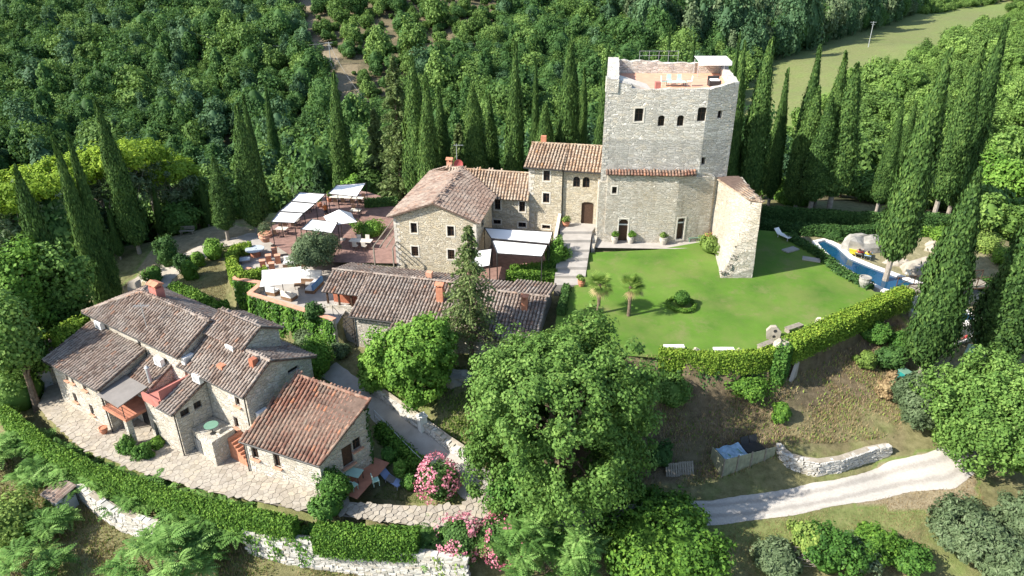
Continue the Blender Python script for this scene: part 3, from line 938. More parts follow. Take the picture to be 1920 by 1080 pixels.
def sv(a, fr):
    """local (s,t) of the farmhouse -> world"""
    return Vector((FO.x + a * FE.x + fr * FB.x, FO.y + a * FE.y + fr * FB.y))
FO = Vector((-18.5, 40.3)); _a = math.radians(-33)
FE = Vector((math.cos(_a), math.sin(_a))); FB = Vector((-math.sin(_a), math.cos(_a)))
def s3(a, b, z):
    q = sv(a, b); return Vector((q.x, q.y, z))

# ---------------- farmhouse: left wing
h = empty('farmhouse_wing', s3(-15, -2.2, -6), 'pale stone wing with grey tile lean-to roof at far end of the farmhouse', 'house')
mb = MB()
A, B = sv(-18.5, -3.9), sv(-11.4, -3.9)
facade(h, mb, A, B, -6.3, -1.95, -1.95, [op(A, B, 125, 699, 713, 8), op(A, B, 135, 703, 718, 8), op(A, B, 157, 711, 731, 12), op(A, B, 141, 737, 753, 11), op(A, B, 172, 759, 777, 11)], sill='brick')
Cc, Dd = sv(-11.4, -.1), sv(-18.5, -.1)
facade(h, mb, B, Cc, -6.3, -1.95, -.75)
facade(h, mb, Cc, Dd, -6.3, -.75, -.75)
facade(h, mb, Dd, A, -6.3, -.75, -1.95)
mb.build('wall', M['stone_front'], h)
roof(h, [s3(-18.9, -4.25, -2.0), s3(-11.1, -4.25, -2.0), s3(-11.1, -.25, -.62), s3(-18.9, -.25, -.62)], 'tile_grey', 300)
gutter(h, s3(-18.9, -4.33, -2.05), s3(-11.1, -4.33, -2.05)); downpipe(h, sv(-11.35, -4.02), -6, -2.1)

# ---------------- farmhouse: main block with hip
h = empty('farmhouse_block', s3(-13, 2.7, -6), 'long grey tiled stone block with red chimney behind the farmhouse wing', 'house')
mb = MB()
c4 = [sv(-18.9, 0), sv(-6.7, 0), sv(-6.7, 5.4), sv(-18.9, 5.4)]
A, B = c4[0], c4[1]
facade(h, mb, A, B, -6.3, .35, .35, [op(A, B, 312, 672, 694, 10, kind='door'), op(A, B, 262, 640, 652, 8)])
facade(h, mb, c4[1], c4[2], -6.3, .35, .35, apex=(2.7, 1.85))
facade(h, mb, c4[2], c4[3], -6.3, .35, .35)
facade(h, mb, c4[3], c4[0], -6.3, .35, .35)
mb.build('wall', M['stone_front'], h)
RL_ = s3(-15.2, 2.65, 1.95); RR_ = s3(-6.5, 2.65, 1.95)
roof(h, [s3(-19.2, -.3, .32), s3(-6.5, -.3, .32), RR_, RL_], 'tile_grey', 300)
roof(h, [s3(-6.5, 5.7, .32), s3(-19.2, 5.7, .32), RL_, RR_], 'tile_grey', 0)
roof(h, [s3(-19.2, 5.7, .32), s3(-19.2, -.3, .32), RL_], 'tile_grey', 0)
ridge(h, RL_, RR_, 'tile_grey'); ridge(h, s3(-19.2, -.3, .35), RL_, 'tile_grey'); ridge(h, s3(-19.2, 5.7, .35), RL_, 'tile_grey')
chimney(h, s3(-14.0, 3.3, 1.5), 1.0, 1.0, .7, _a, 'plaster_red')
an_ = MB(); a0_ = s3(-11.6, .6, .7); an_.tube(a0_, a0_ + Vector((0, 0, 2.2)), .03, .025, 5)
for i in range(6): an_.tube(a0_ + Vector((-.5 + i * .2, -.25, 2.0)), a0_ + Vector((-.5 + i * .2, .25, 2.0)), .014, .014, 4)
an_.tube(a0_ + Vector((-.6, 0, 2.0)), a0_ + Vector((.6, 0, 2.0)), .016, .016, 4); an_.build('antenna', M['metal_grey'], h)
gutter(h, s3(-19.2, -.38, .27), s3(-6.5, -.38, .27))

# ---------------- farmhouse: small upper block
h = empty('farmhouse_turret', s3(-4.6, 3.9, -6), 'small raised stone block with own gable roof on top of the farmhouse', 'house')
mb = MB()
c4 = [sv(-6.8, 2.4), sv(-2.4, 2.4), sv(-2.4, 5.5), sv(-6.8, 5.5)]
A, B = c4[0], c4[1]
facade(h, mb, A, B, -1.0, 1.2, 1.2, [op(A, B, 392, 632, 641, 12), op(A, B, 402, 636, 646, 9, kind='opening')])
facade(h, mb, c4[1], c4[2], -1.0, 1.2, 1.2, apex=(1.5, 2.05))
facade(h, mb, c4[2], c4[3], -6.3, 1.2, 1.2)
facade(h, mb, c4[3], c4[0], -1.0, 1.2, 1.2, apex=(1.5, 2.05))
mb.build('wall', M['stone_front'], h)
a_, b_ = s3(-6.95, 3.9, 2.2), s3(-2.2, 3.9, 2.2)
roof(h, [s3(-6.95, 2.1, 1.18), s3(-2.2, 2.1, 1.18), b_, a_], 'tile_grey', 0)
roof(h, [s3(-2.2, 5.8, 1.18), s3(-6.95, 5.8, 1.18), a_, b_], 'tile_grey', 0)
ridge(h, a_, b_, 'tile_grey')

# ---------------- farmhouse: central gabled block
h = empty('farmhouse_centre', s3(-3.5, 3, -6), 'tall central farmhouse block with broad tiled gable facing the red-roofed annex', 'house')
mb = MB()
c4 = [sv(-7.0, .15), sv(.05, .15), sv(.05, 6.1), sv(-7.0, 6.1)]
A, B = c4[0], c4[1]
facade(h, mb, A, B, -6.3, -.55, -.55, [op(A, B, 445, 745, 761, 12), op(A, B, 443, 782, 802, 11), op(A, B, 375, 720, 742, 6, kind='opening'), op(A, B, 393, 770, 800, 11, kind='door')], sill='brick')
facade(h, mb, c4[1], c4[2], -6.3, -.55, -.75, apex=(2.2, .92), openings=[op(c4[1], c4[2], 549, 677, 697, 14, kind='opening')])
facade(h, mb, c4[2], c4[3], -6.3, -.75, -.75)
mb.build('wall', M['stone_front'], h)
a_, b_ = s3(-6.6, 2.35, 1.0), s3(.35, 2.35, 1.0)
roof(h, [s3(-7.1, -.2, -.58), s3(.35, -.2, -.58), b_, s3(-7.1, 2.35, 1.0)], 'tile_grey', 300)
roof(h, [s3(.35, 6.4, -.78), s3(-7.0, 6.4, -.78), s3(-7.0, 2.35, 1.0), b_], 'tile_grey', 0)
ridge(h, a_, b_, 'tile_grey')
chimney(h, s3(-.7, 1.75, .75), .45, .45, .45, _a, 'brick_red', False)
mb = MB(); mb.box(s3(-3.2, .9, .12), (.6, .5, .35), _a); mb.build('vent_box', M['terracotta'], h)
gutter(h, s3(-7.1, -.28, -.63), s3(.35, -.28, -.63)); downpipe(h, sv(.02, .02), -3.2, -.6)
flash = MB(); flash.box(s3(-4.6, 2.28, .98), (4.6, .14, .12), _a); flash.build('flashing', M['plaster_red'], h)

# ---------------- farmhouse: front bay with roof terrace
h = empty('farmhouse_bay', s3(-6.3, -1.3, -6), 'projecting stone bay with sunken red roof terrace in front of farmhouse', 'house')
mb = MB()
c4 = [sv(-8.3, -2.6), sv(-4.45, -2.6), sv(-4.45, .12), sv(-8.3, .12)]
A, B = c4[0], c4[1]
facade(h, mb, A, B, -6.3, -2.25, -2.25, [op(A, B, 288, 755, 765, 8), op(A, B, 294, 792, 822, 9, kind='door')])
facade(h, mb, c4[1], c4[2], -6.3, -2.25, -1.15, [op(c4[1], c4[2], 347, 768, 780, 10), op(c4[1], c4[2], 371, 753, 766, 9)])
facade(h, mb, c4[3], c4[0], -6.3, -1.15, -2.25)
mb.build('wall', M['stone_front'], h)
roof(h, [s3(-6.15, -2.85, -2.28), s3(-4.3, -2.85, -2.28), s3(-4.3, .1, -1.1), s3(-6.15, .1, -1.1)], 'tile_grey', 0)
roof(h, [s3(-11.1, -1.9, -2.05), s3(-8.2, -1.9, -2.05), s3(-8.2, .0, -1.1), s3(-11.1, .0, -1.1)], 'tile_grey', 0)
t_ = MB(); t_.prism([sv(-8.2, -2.5), sv(-6.2, -2.5), sv(-6.2, .1), sv(-8.2, .1)], -2.7, -2.35)
t_.prism([sv(-8.3, -2.66), sv(-6.2, -2.66), sv(-6.2, -2.5), sv(-8.3, -2.5)], -2.7, -2.0)
t_.prism([sv(-6.28, -2.5), sv(-6.14, -2.5), sv(-6.14, .1), sv(-6.28, .1)], -2.7, -1.2)
t_.build('roof_terrace', M['plaster_red'], h)
downpipe(h, sv(-4.4, -2.72), -6, -2.3)
gutter(h, s3(-6.15, -2.92, -2.33), s3(-4.3, -2.92, -2.33))

# balcony between wing and bay
h = empty('balcony_loggia', s3(-9.8, -3.3, -6), 'terracotta floored balcony under a grey reed shade beside the bay', 'balcony')
mb = MB(); mb.prism([sv(-11.35, -4.2), sv(-8.35, -4.2), sv(-8.35, -2.0), sv(-11.35, -2.0)], -3.72, -3.5); mb.build('balcony_floor', M['terracotta_floor'], h)
mb = MB(); mb.prism([sv(-8.85, -4.15), sv(-8.45, -4.15), sv(-8.45, -3.75), sv(-8.85, -3.75)], -6.1, -3.72); mb.build('pillar', M['stone_front'], h)
mb = MB(); mb.prism([sv(-11.35, -1.98), sv(-8.35, -1.98), sv(-8.35, -1.75), sv(-11.35, -1.75)], -6.2, -2.1); mb.build('back_wall', M['stone_front'], h)
mb = MB(); mb.add([s3(-11.35, -4.3, -2.35), s3(-8.65, -4.3, -2.45), s3(-8.5, -2.0, -1.95), s3(-11.35, -2.0, -1.95), s3(-11.35, -4.3, -2.42), s3(-8.65, -4.3, -2.52), s3(-8.5, -2.0, -2.02), s3(-11.35, -2.0, -2.02)], [(0, 1, 2, 3), (7, 6, 5, 4), (0, 4, 5, 1), (1, 5, 6, 2), (2, 6, 7, 3), (3, 7, 4, 0)]); mb.build('reed_shade', M['grey_cloth'], h)
for q in ((-11.2, -4.12), (-8.5, -4.12)):
    mb = MB(); mb.tube(s3(q[0], q[1], -3.5), s3(q[0], q[1], -2.45), .03, .03); mb.build('post', M['metal_dark'], h)
for i in range(3):
    mb = MB(); mb.tube(s3(-11.3, -4.16, -3.3 + .25 * i), s3(-8.4, -4.16, -3.3 + .25 * i), .015, .015, 4); mb.build('rail', M['metal_dark'], h)
mb = MB(); mb.box(s3(-9.9, -1.98 - .02, -5.0), (1.1, .06, 2.0), _a); mb.build('door', M['dark_glass'], h)

# external stair and little terrace between bay and annex
h = empty('external_stair', s3(-2, -1.3, -6), 'stone landing with terracotta steps rising between bay and annex', 'staircase')
mb = MB(); mb.prism([sv(-4.4, -1.75), sv(-1.75, -2.1), sv(-1.75, .1), sv(-4.4, .1)], -6.2, -4.25); mb.build('landing', M['stone_front'], h)
mb = MB(); mb.prism([sv(-1.7, -2.15), sv(-1.45, -2.15), sv(-1.45, -.3), sv(-1.7, -.3)], -6.2, -3.9)
mb.build('parapet', M['stone_front'], h)
for i in range(9):
    mb = MB(); q0 = -1.4 + i * .245; mb.prism([sv(q0, -1.0), sv(q0 + .26, -1.0), sv(q0 + .26, .1), sv(q0, .1)], -6.2, -4.3 - i * .19); mb.build('step', M['terracotta'], h)

gt = MB(); gt.add([s3(-4.15, -1.80, -6.0), s3(-3.35, -1.91, -6.0), s3(-3.35, -1.91, -4.75), s3(-4.15, -1.80, -4.75)], [(0, 1, 2, 3)]); gd = gt.build('cellar_door', M['dark_glass'], h)
gt = MB()
for i in range(6): gt.tube(s3(-4.12 + i * .15, -1.83 - i * .021, -6.0), s3(-4.12 + i * .15, -1.83 - i * .021, -4.78), .018, .018, 4)
gt.build('grille', M['metal_grey'], gd)
# ---------------- annex with the red roof
D0 = s3(.75, -1.45, -3.2); D1 = s3(7.3, -.25, -3.2); D2 = s3(7.75, 4.35, -.62); D3 = s3(1.15, 3.75, -.62)
h = empty('farmhouse_annex', (D0 + D1) / 2 * 1.0, 'low pale stone annex with weathered red tile roof at front', 'house')
h.location.z = -6; WL[h.name] = Vector(h.location)
mb = MB()
ev = (D1 - D0).normalized(); nv = Vector((-ev.y, ev.x, 0))
w0 = D0 + ev * .15 + nv * .3; w1 = D1 - ev * .3 + nv * .3
w2 = D2 - ev * .3 - nv * .12; w3 = D3 + ev * .1 - nv * .12
A, B = w0, w1
facade(h, mb, A, B, -6.4, -3.12, -3.12, [op(A, B, 478, 840, 860, 15), op(A, B, 519, 851, 876, 14)], sill='brick')
A, B = w1, w2
facade(h, mb, A, B, -6.4, -3.12, -.78, [op(A, B, 652, 836, 872, 16, kind='door'), op(A, B, 669, 822, 842, 12)], sill='brick')
facade(h, mb, w2, w3, -6.4, -.78, -.78)
facade(h, mb, w3, w0, -6.4, -.78, -3.12)
mb.build('wall', M['stone_front'], h)
roof(h, [D0, D1, D2, D3], 'tile_red', 300, name='roof')
ridge(h, D3, D2, 'tile_red')
ridge(h, D1 + Vector((0, 0, .06)), D2 + Vector((0, 0, .06)), 'tile_red', .1)
gutter(h, D0 + Vector((0, -.1, -.06)), D1 + Vector((0, -.1, -.06))); downpipe(h, w0 - nv * .1, -6, -3.2)

flat('quoin_stone', (.52, .48, .41), .9, .2, 3, bump=.4)
quoins(h, w0, ev, nv, -6.2, -3.3, 'quoin_stone', 2); quoins(h, w1, -ev, nv, -6.2, -3.3, 'quoin_stone', 3)
# patio beside the annex
q = [w1 + nv * .5, w1 + nv * .5 + ev * 2.3, w1 + nv * 4.6 + ev * 2.3, w1 + nv * 4.6]
sheet('red_patio', [(a.x, a.y) for a in q], lambda x, y: terr_z(x, y) + .09, M['terracotta_floor'])

# ---------------- middle service house
KA = math.radians(-14); KE = Vector((math.cos(KA), math.sin(KA))); KB = Vector((-KE.y, KE.x)); KO = Vector((-16.2, 58.1))
def k3(a, b, z): return Vector((KO.x + KE.x * a + KB.x * b, KO.y + KE.y * a + KB.y * b, z))
h = empty('service_house', k3(8, -3, -5), 'long low stone house with grey-pink tiled roofs half hidden by trees', 'house')
mb = MB()
A, B = k3(3.9, -4.35, 0), k3(19.6, -4.35, 0)
facade(h, mb, A, B, -5.3, -1.15, -1.15, [op(A, B, 711, 632, 662, 16, frame=M['metal_grey'], kind='window'), op(A, B, 728, 640, 655, 8)])
facade(h, mb, k3(19.6, -4.35, 0), k3(19.6, 3.0, 0), -5.3, -1.15, -.35, apex=(4.35, .42))
facade(h, mb, k3(19.6, 3.0, 0), k3(.3, 3.0, 0), -3, -.35, -.35)
facade(h, mb, k3(3.9, -2.0, 0), k3(3.9, -4.35, 0), -5.3, -.45, -1.15)
facade(h, mb, k3(.3, 3.0, 0), k3(.3, 0, 0), -3, -.35, .4)
mb.build('wall', M['stone_front'], h)
# two front slopes, the left one short over the open loggia
roof(h, [k3(0, -2.45, -.5), k3(4.0, -2.45, -.5), k3(4.0, 0, .52), k3(0, 0, .52)], 'tile_grey', 0)
roof(h, [k3(3.6, -4.7, -1.25), k3(7.6, -4.7, -1.25), k3(7.6, 0, .56), k3(3.6, 0, .56)], 'tile_grey', 0)
roof(h, [k3(7.5, -5.6, -1.75), k3(12.5, -5.6, -1.75), k3(12.5, 0, .50), k3(7.5, 0, .50)], 'tile_grey', 0)
roof(h, [k3(12.4, -5.0, -1.6), k3(19.9, -5.0, -1.6), k3(19.9, -.3, .34), k3(12.4, -.3, .34)], 'tile_grey', 0)
roof(h, [k3(12.4, 3.3, -.36), k3(0, 3.3, -.36), k3(0, 0, .52), k3(12.4, 0, .52)], 'tile_grey', 0)
roof(h, [k3(16.4, 2.9, -.30), k3(12.4, 2.9, -.30), k3(12.4, -.3, .36), k3(16.4, -.3, .36)], 'tile_grey', 0)
roof(h, [k3(20.0, 3.2, -.16), k3(16.3, 3.2, -.16), k3(16.3, -.3, .48), k3(20.0, -.3, .48)], 'tile_grey', 0)
ridge(h, k3(0, 0, .55), k3(12.4, 0, .55), 'tile_grey'); ridge(h, k3(12.4, -.3, .38), k3(20, -.3, .40), 'tile_grey')
chimney(h, k3(9.0, .7, .1), .9, .55, .5, KA, 'terracotta_pale', False)
chimney(h, k3(10.9, -1.9, -.35), 1.35, .6, .55, KA, 'terracotta')
chimney(h, k3(18.2, -1.7, -.3), 1.0, .5, .45, KA, 'terracotta')
# loggia: posts, low wall, back wall
mb = MB(); mb.prism([k3(.3, -1.0, 0).to_2d(), k3(3.9, -1.0, 0).to_2d(), k3(3.9, -.8, 0).to_2d(), k3(.3, -.8, 0).to_2d()], LZ, -.1); mb.build('loggia_wall', M['brick_red'], h)
mb = MB(); mb.prism([k3(.2, -2.3, 0).to_2d(), k3(3.9, -2.3, 0).to_2d(), k3(3.9, -2.05, 0).to_2d(), k3(.2, -2.05, 0).to_2d()], -4.8, -1.75); mb.build('low_wall', M['stone_front'], h)
for a in (.4, 1.5, 2.7):
    mb = MB(); mb.box(k3(a, -2.2, -1.12), (.14, .14, 1.3), KA); mb.build('post', M['wood_dark'], h)
gutter(h, k3(3.6, -4.8, -1.3), k3(7.6, -4.8, -1.3)); downpipe(h, k3(3.85, -4.45, 0), -5, -1.2)

# ---------------- main house and its wing
HA = math.radians(-10.5); HE = Vector((math.cos(HA), math.sin(HA))); HB = Vector((-HE.y, HE.x)); HO = Vector((-11.2, 62.9))
def h3(a, b, z): return Vector((HO.x + HE.x * a + HB.x * b, HO.y + HE.y * a + HB.y * b, z))
h = empty('main_house', h3(4, 6, -1), 'large two-storey stone house with brown tiled gable roof', 'house')
mb = MB()
A, B = h3(0, 0, 0), h3(8.0, 0, 0)
facade(h, mb, A, B, -2.2, 3.85, 3.85, [op(A, B, 776, 418, 437, 12), op(A, B, 845, 424, 443, 13), op(A, B, 778, 462, 480, 13, grille=True), op(A, B, 846, 468, 486, 13, grille=True)], apex=(4.05, 5.35), sill='stone')
facade(h, mb, h3(8, 0, 0), h3(8, 7.0, 0), -2.2, 3.85, 3.85, [op(h3(8, 0, 0), h3(8, 7.0, 0), 905, 405, 425, 6)])
facade(h, mb, h3(0, 13.5, 0), h3(0, 0, 0), -2.2, 3.85, 3.85)
mb.build('wall', M['stone_house'], h)
quoins(h, h3(0, 0, 0), HE, HB, -1.5, 3.7, 'quoin_stone', 4); quoins(h, h3(8, 0, 0), -HE, HB, -1.5, 3.7, 'quoin_stone', 5)
AP0 = h3(4.05, -.4, 5.5); AP1 = h3(4.05, 11.0, 5.5)
roof(h, [h3(-.45, 14.2, 3.82), h3(-.45, -.4, 3.82), AP0, AP1, h3(1.2, 13.9, 4.5)], 'tile_brown', 0, .25, rowstep=.34)
roof(h, [h3(8.4, -.4, 3.82), h3(8.4, 7.2, 3.82), AP1, AP0], 'tile_brown', 0, .25, rowstep=.34)
ridge(h, AP0, AP1, 'tile_brown')
chimney(h, h3(2.2, 12.6, 4.5), 1.0, .6, .55, HA, 'terracotta_pale')
# antenna mast and red dish
mb = MB(); b0 = h3(3.0, 12.6, 4.6); mb.tube(b0, b0 + Vector((0, 0, 2.9)), .035, .03)
mb.tube(b0 + Vector((-.3, 0, 2.75)), b0 + Vector((.75, 0, 2.75)), .02, .02, 4)
for i in range(5): mb.tube(b0 + Vector((-.2 + i * .2, -.2, 2.75)), b0 + Vector((-.2 + i * .2, .2, 2.75)), .015, .015, 4)
mb.build('antenna_mast', M['metal_grey'], h)
mb = MB(); cc = b0 + Vector((.15, -.25, .75)); dd = Vector((.25, -.9, .35)).normalized(); a1 = dd.orthogonal().normalized(); a2 = dd.cross(a1)
vs = [cc]; 
for rr, dz in ((.25, .02), (.5, .12)):
    for i in range(14): an = i * math.pi / 7; vs.append(cc + a1 * rr * math.cos(an) + a2 * rr * math.sin(an) + dd * dz)
mb.add(vs, [(0, 1 + i, 1 + (i + 1) % 14) for i in range(14)] + [(1 + i, 15 + i, 15 + (i + 1) % 14, 1 + (i + 1) % 14) for i in range(14)])
mb.build('satellite_dish', M['red_dish'], h)

h = empty('linking_wing', Vector((-.3, 70, -1)), 'low stone wing with ribbed orange tile roof joining the big house and tall house', 'house')
mb = MB()
A = Vector((-3.2, 69.55)); B = Vector((1.75, 68.65))
facade(h, mb, A, B, -2.2, 3.5, 3.5, [op(A, B, 933, 374, 393, 11), op(A, B, 979, 378, 397, 11), op(A, B, 932, 412, 420, 14), op(A, B, 979, 417, 426, 14)], sill='stone')
mb.build('wall', M['stone_house'], h)
bk = MB(); facade(h, bk, Vector((2.2, 73.9)), Vector((-8.6, 76.4)), -2.2, 3.75, 3.75); bk.build('back_wall', M['stone_house'], h)
wr0 = Vector((-7.0, 73.1, 5.35)); wr1 = Vector((1.7, 71.2, 5.35))
we0 = Vector((-3.4, 69.15, 3.4)); we1 = Vector((1.7, 68.25, 3.4))
roof(h, [Vector((-3.9, 69.25, 3.4)), we1, wr1, wr0], 'tile_orange', 0, .32)
roof(h, [Vector((2.4, 74.2, 3.7)), Vector((-9.0, 76.9, 3.7)), wr0, wr1], 'tile_orange', 0, .32)
ridge(h, wr0, wr1, 'tile_orange')

# ---------------- tall house beside the tower
h = empty('tall_house', Vector((5, 70, -1)), 'tall narrow cream stone house with orange tiles abutting the tower', 'house')
mb = MB()
a0, a1_, a2_ = Vector((1.7, 69.2)), Vector((5.02, 68.35)), Vector((9.3, 67.75))
a1b = Vector((5.0, 68.62))
facade(h, mb, a0, a1_, -2.2, 6.72, 6.72, [op(a0, a1_, 1025, 320, 339, 12), op(a0, a1_, 1024, 362, 380, 12), op(a0, a1_, 1024, 422, 429, 15)], sill='stone')
facade(h, mb, a1b, a2_, -1.0, 6.5, 6.5, [op(a1b, a2_, 1081, 331, 351, 13, arch=1.0), op(a1b, a2_, 1099, 332, 352, 13, arch=1.0), op(a1b, a2_, 1101, 379, 420, 22, arch=.35, kind='door')], sill=None)
mb.poly([(5.02, 68.35, -2), (5.0, 68.62, -2), (5.0, 68.62, 6.7), (5.02, 68.35, 6.7)])
facade(h, mb, Vector((2.9, 75.2)), a0, -2.2, 6.72, 6.72, apex=(3.2, 8.2))
facade(h, mb, Vector((9.5, 74)), Vector((2.9, 75.2)), -2.2, 6.7, 6.7)
mb.build('wall', M['stone_house'], h)
quoins(h, a0, a1_ - a0, Vector((1.2, 6)), -1.2, 6.6, 'quoin_stone', 6)
tr0 = Vector((2.05, 72.4, 8.25)); tr1 = Vector((9.6, 70.9, 8.25))
roof(h, [Vector((1.15, 69.0, 6.72)), Vector((4.95, 68.0, 6.72)), Vector((5.7, 71.65, 8.25)), tr0], 'tile_orange', 0, .33)
roof(h, [Vector((4.9, 68.25, 6.62)), Vector((9.1, 67.3, 6.62)), tr1, Vector((5.65, 71.66, 8.20))], 'tile_orange', 0, .33)
roof(h, [Vector((10, 74.4, 6.72)), Vector((2.7, 75.9, 6.72)), tr0, tr1], 'tile_orange', 0, .33)
ridge(h, tr0, tr1, 'tile_orange')
chimney(h, Vector((3.3, 73.1, 7.9)), .9, .55, .5, HA, 'terracotta', False)
downpipe(h, (5.1, 68.5), -1, 6.6)
gutter(h, Vector((1.15, 68.9, 6.66)), Vector((4.95, 67.9, 6.66))); gutter(h, Vector((4.9, 68.15, 6.56)), Vector((9.1, 67.2, 6.56)))
# ------------------------------------------------------------------ the tower
TB = [Vector((8.6, 66.2)), Vector((17.9, 65.75)), Vector((20.8, 66.5)), Vector((22.4, 76.6)), Vector((10.0, 76.6))]
tw = empty('castle_tower', (15, 71, 0), 'massive square pale stone tower with terracotta roof terrace', 'tower')
up = MB(); md_ = MB(); ZS = 10.3
A, B = TB[0], TB[1]
facade(tw, up, A, B, ZS, 14.6, 14.6, [op(A, B, 1198, 203, 228, 16, arch=.35, sill='stone'), op(A, B, 1240, 216, 237, 12.5, arch=.9, sill=None), op(A, B, 1276, 216, 237, 12.5, arch=.9), op(A, B, 1316, 201, 228, 16, arch=.35)], depth=.4)
facade(tw, md_, A, B, 6.2, ZS, ZS)
A, B = TB[1], TB[2]
facade(tw, up, A, B, ZS, 14.6, 14.6, [op(A, B, 1350, 207, 222, 9.5, arch=.6)], depth=.4)
facade(tw, md_, A, B, -1, ZS, ZS, [op(A, B, 1319, 295, 309, 8)], depth=.4)
for i in (2, 3, 4): facade(tw, up, TB[i], TB[(i + 1) % 5], -1, 14.6, 14.6)
up.build('wall', M['stone_tower_high'], tw); md_.build('middle_stage', M['stone_tower_mid'], tw)
quoins(tw, TB[0], TB[1] - TB[0], TB[4] - TB[0], 6.3, 14.5, 'stone_tower_high', 7); quoins(tw, TB[2], TB[1] - TB[2], TB[3] - TB[2], 0, 14.5, 'stone_tower_high', 8)
# thicker lower stage with tiled offset
lowp = [Vector((8.45, 65.95)), Vector((16.0, 65.3)), Vector((19.6, 66.0))]
lo = MB()
A, B = Vector((9.2, 65.75)), lowp[1]
facade(tw, lo, A, B, -.5, 7.0, 7.0, [op(A, B, 1168, 411, 457, 17, arch=.9, kind='door', fan=True, depth_=.4), op(A, B, 1152, 350, 363, 9)], depth=.4, sill='stone')
A2, B2 = lowp[1], Vector((19.6, 66.0))
facade(tw, lo, A2, B2, -.5, 7.0, 6.6, [op(A2, B2, 1276, 409, 449, 14, arch=.9, kind='door', fan=True)], depth=.4, sill='stone')
lo.poly([(9.2, 65.75, -.5), (9.2, 65.75, 7.0), (9.2, 66.25, 7.4), (9.2, 66.3, -.5)])
lo.poly([(19.6, 66.0, -.5), (20.0, 66.4, -.5), (20.0, 66.4, 6.6), (19.6, 66.0, 6.6)])
lo.poly([(16.0, 65.3, 7.0), (19.6, 66.0, 6.6), (19.2, 66.2, 7.1), (17.9, 65.78, 7.3), (16.0, 65.9, 7.3)])
lo.build('lower_stage', M['stone_tower_low'], tw)
roof(tw, [Vector((9.0, 65.5, 7.02)), Vector((16.0, 65.05, 7.02)), Vector((17.6, 65.35, 7.0)), Vector((17.6, 65.78, 7.35)), Vector((9.0, 66.22, 7.35))], 'tile_red', 0, .3, .06, name='offset_tiles')
# sun-bleached upper courses get a different stone on the lower left strip: quoin pier
qp = MB(); qp.prism([Vector((8.4, 66.6)), Vector((8.45, 65.98)), Vector((9.35, 65.93)), Vector((9.35, 66.4))], -.5, 6.2); qp.build('corner_pier', M['stone_tower_low'], tw)
# parapet: ragged rubble blocks round a sunk terrace
def ragged(a, b, th, z0, za, zb, amp, step=.55, inward=None):
    a = Vector(a); b = Vector(b); d = b - a; L = d.length; d.normalize(); n = Vector((-d.y, d.x)) if inward is None else inward
    mb = MB(); k_ = max(2, int(L / step)); vs = []
    rg = random.Random(int(a.x * 10 + b.y))
    prof = [za + (zb - za) * i / k_ + rg.uniform(-amp, amp) for i in range(k_ + 1)]
    for i in range(k_ + 1):
        p = a + d * (L * i / k_); j = rg.uniform(-.06, .06)
        vs += [(p.x, p.y, z0), (p.x, p.y, prof[i]), (p.x + n.x * (th + j), p.y + n.y * (th + j), prof[i] + rg.uniform(-amp, amp) * .5), (p.x + n.x * th, p.y + n.y * th, z0)]
    fs = []
    for i in range(k_):
        for q in range(3): fs.append((4 * i + q, 4 * i + q + 1, 4 * i + 5 + q, 4 * i + 4 + q))
    fs += [(0, 1, 2, 3), (4 * k_ + 3, 4 * k_ + 2, 4 * k_ + 1, 4 * k_)]
    mb.add(vs, [tuple(reversed(f)) for f in fs])
    return mb
def inn(i, j):
    d = (TB[j] - TB[i]).normalized(); return Vector((-d.y, d.x))
PM = M['stone_tower_high']
e01 = (TB[1] - TB[0]).normalized()
ragged(TB[0], TB[0] + e01 * 2.3, 1.0, 14.6, 15.85, 15.25, .08, inward=inn(0, 1)).build('parapet', PM, tw)
ragged(TB[0] + e01 * 2.3, TB[1], .45, 14.6, 14.98, 15.0, .09, inward=inn(0, 1)).build('parapet', PM, tw)
ragged(TB[1], TB[2], .5, 14.6, 15.0, 15.5, .1, inward=inn(1, 2)).build('parapet', PM, tw)
ragged(TB[2], TB[3], .7, 14.6, 15.5, 15.2, .1, inward=inn(2, 3)).build('parapet', PM, tw)
ragged(TB[3], TB[4], .7, 14.6, 15.55, 15.9, .14, inward=inn(3, 4)).build('parapet', PM, tw)
ragged(TB[4], TB[0], 1.1, 14.6, 16.2, 15.8, .1, inward=inn(4, 0)).build('parapet', PM, tw)
mb = MB(); mb.poly([(q.x, q.y, 14.62) for q in TB]); mb.build('terrace_floor', M['roof_floor'], tw)
mb = MB(); mb.add([(9.9, 67.1, 14.64), (13.0, 67.1, 14.64), (13.0, 70.2, 14.64), (9.9, 70.2, 14.64), (9.9, 67.1, 15.6), (9.9, 70.2, 15.6)], [(0, 1, 4), (1, 2, 5, 4), (2, 3, 5), (0, 4, 5, 3)]); mb.build('stair_hood', M['surround'], tw)
mb = MB(); mb.box((13.5, 67.3, 15.0), (.5, .5, .75)); mb.build('stair_hatch', M['plaster_red'], tw)
# light rail behind the back parapet
mb = MB()
for i in range(5): mb.tube((13.2 + i * 1.0, 76.5, 15.6), (13.2 + i * 1.0, 76.5, 16.75), .02, .02, 4)
for z_ in (16.3, 16.75): mb.tube((13.2, 76.5, z_), (17.2, 76.5, z_), .018, .018, 4)
mb.build('guard_rail', M['metal_grey'], tw)

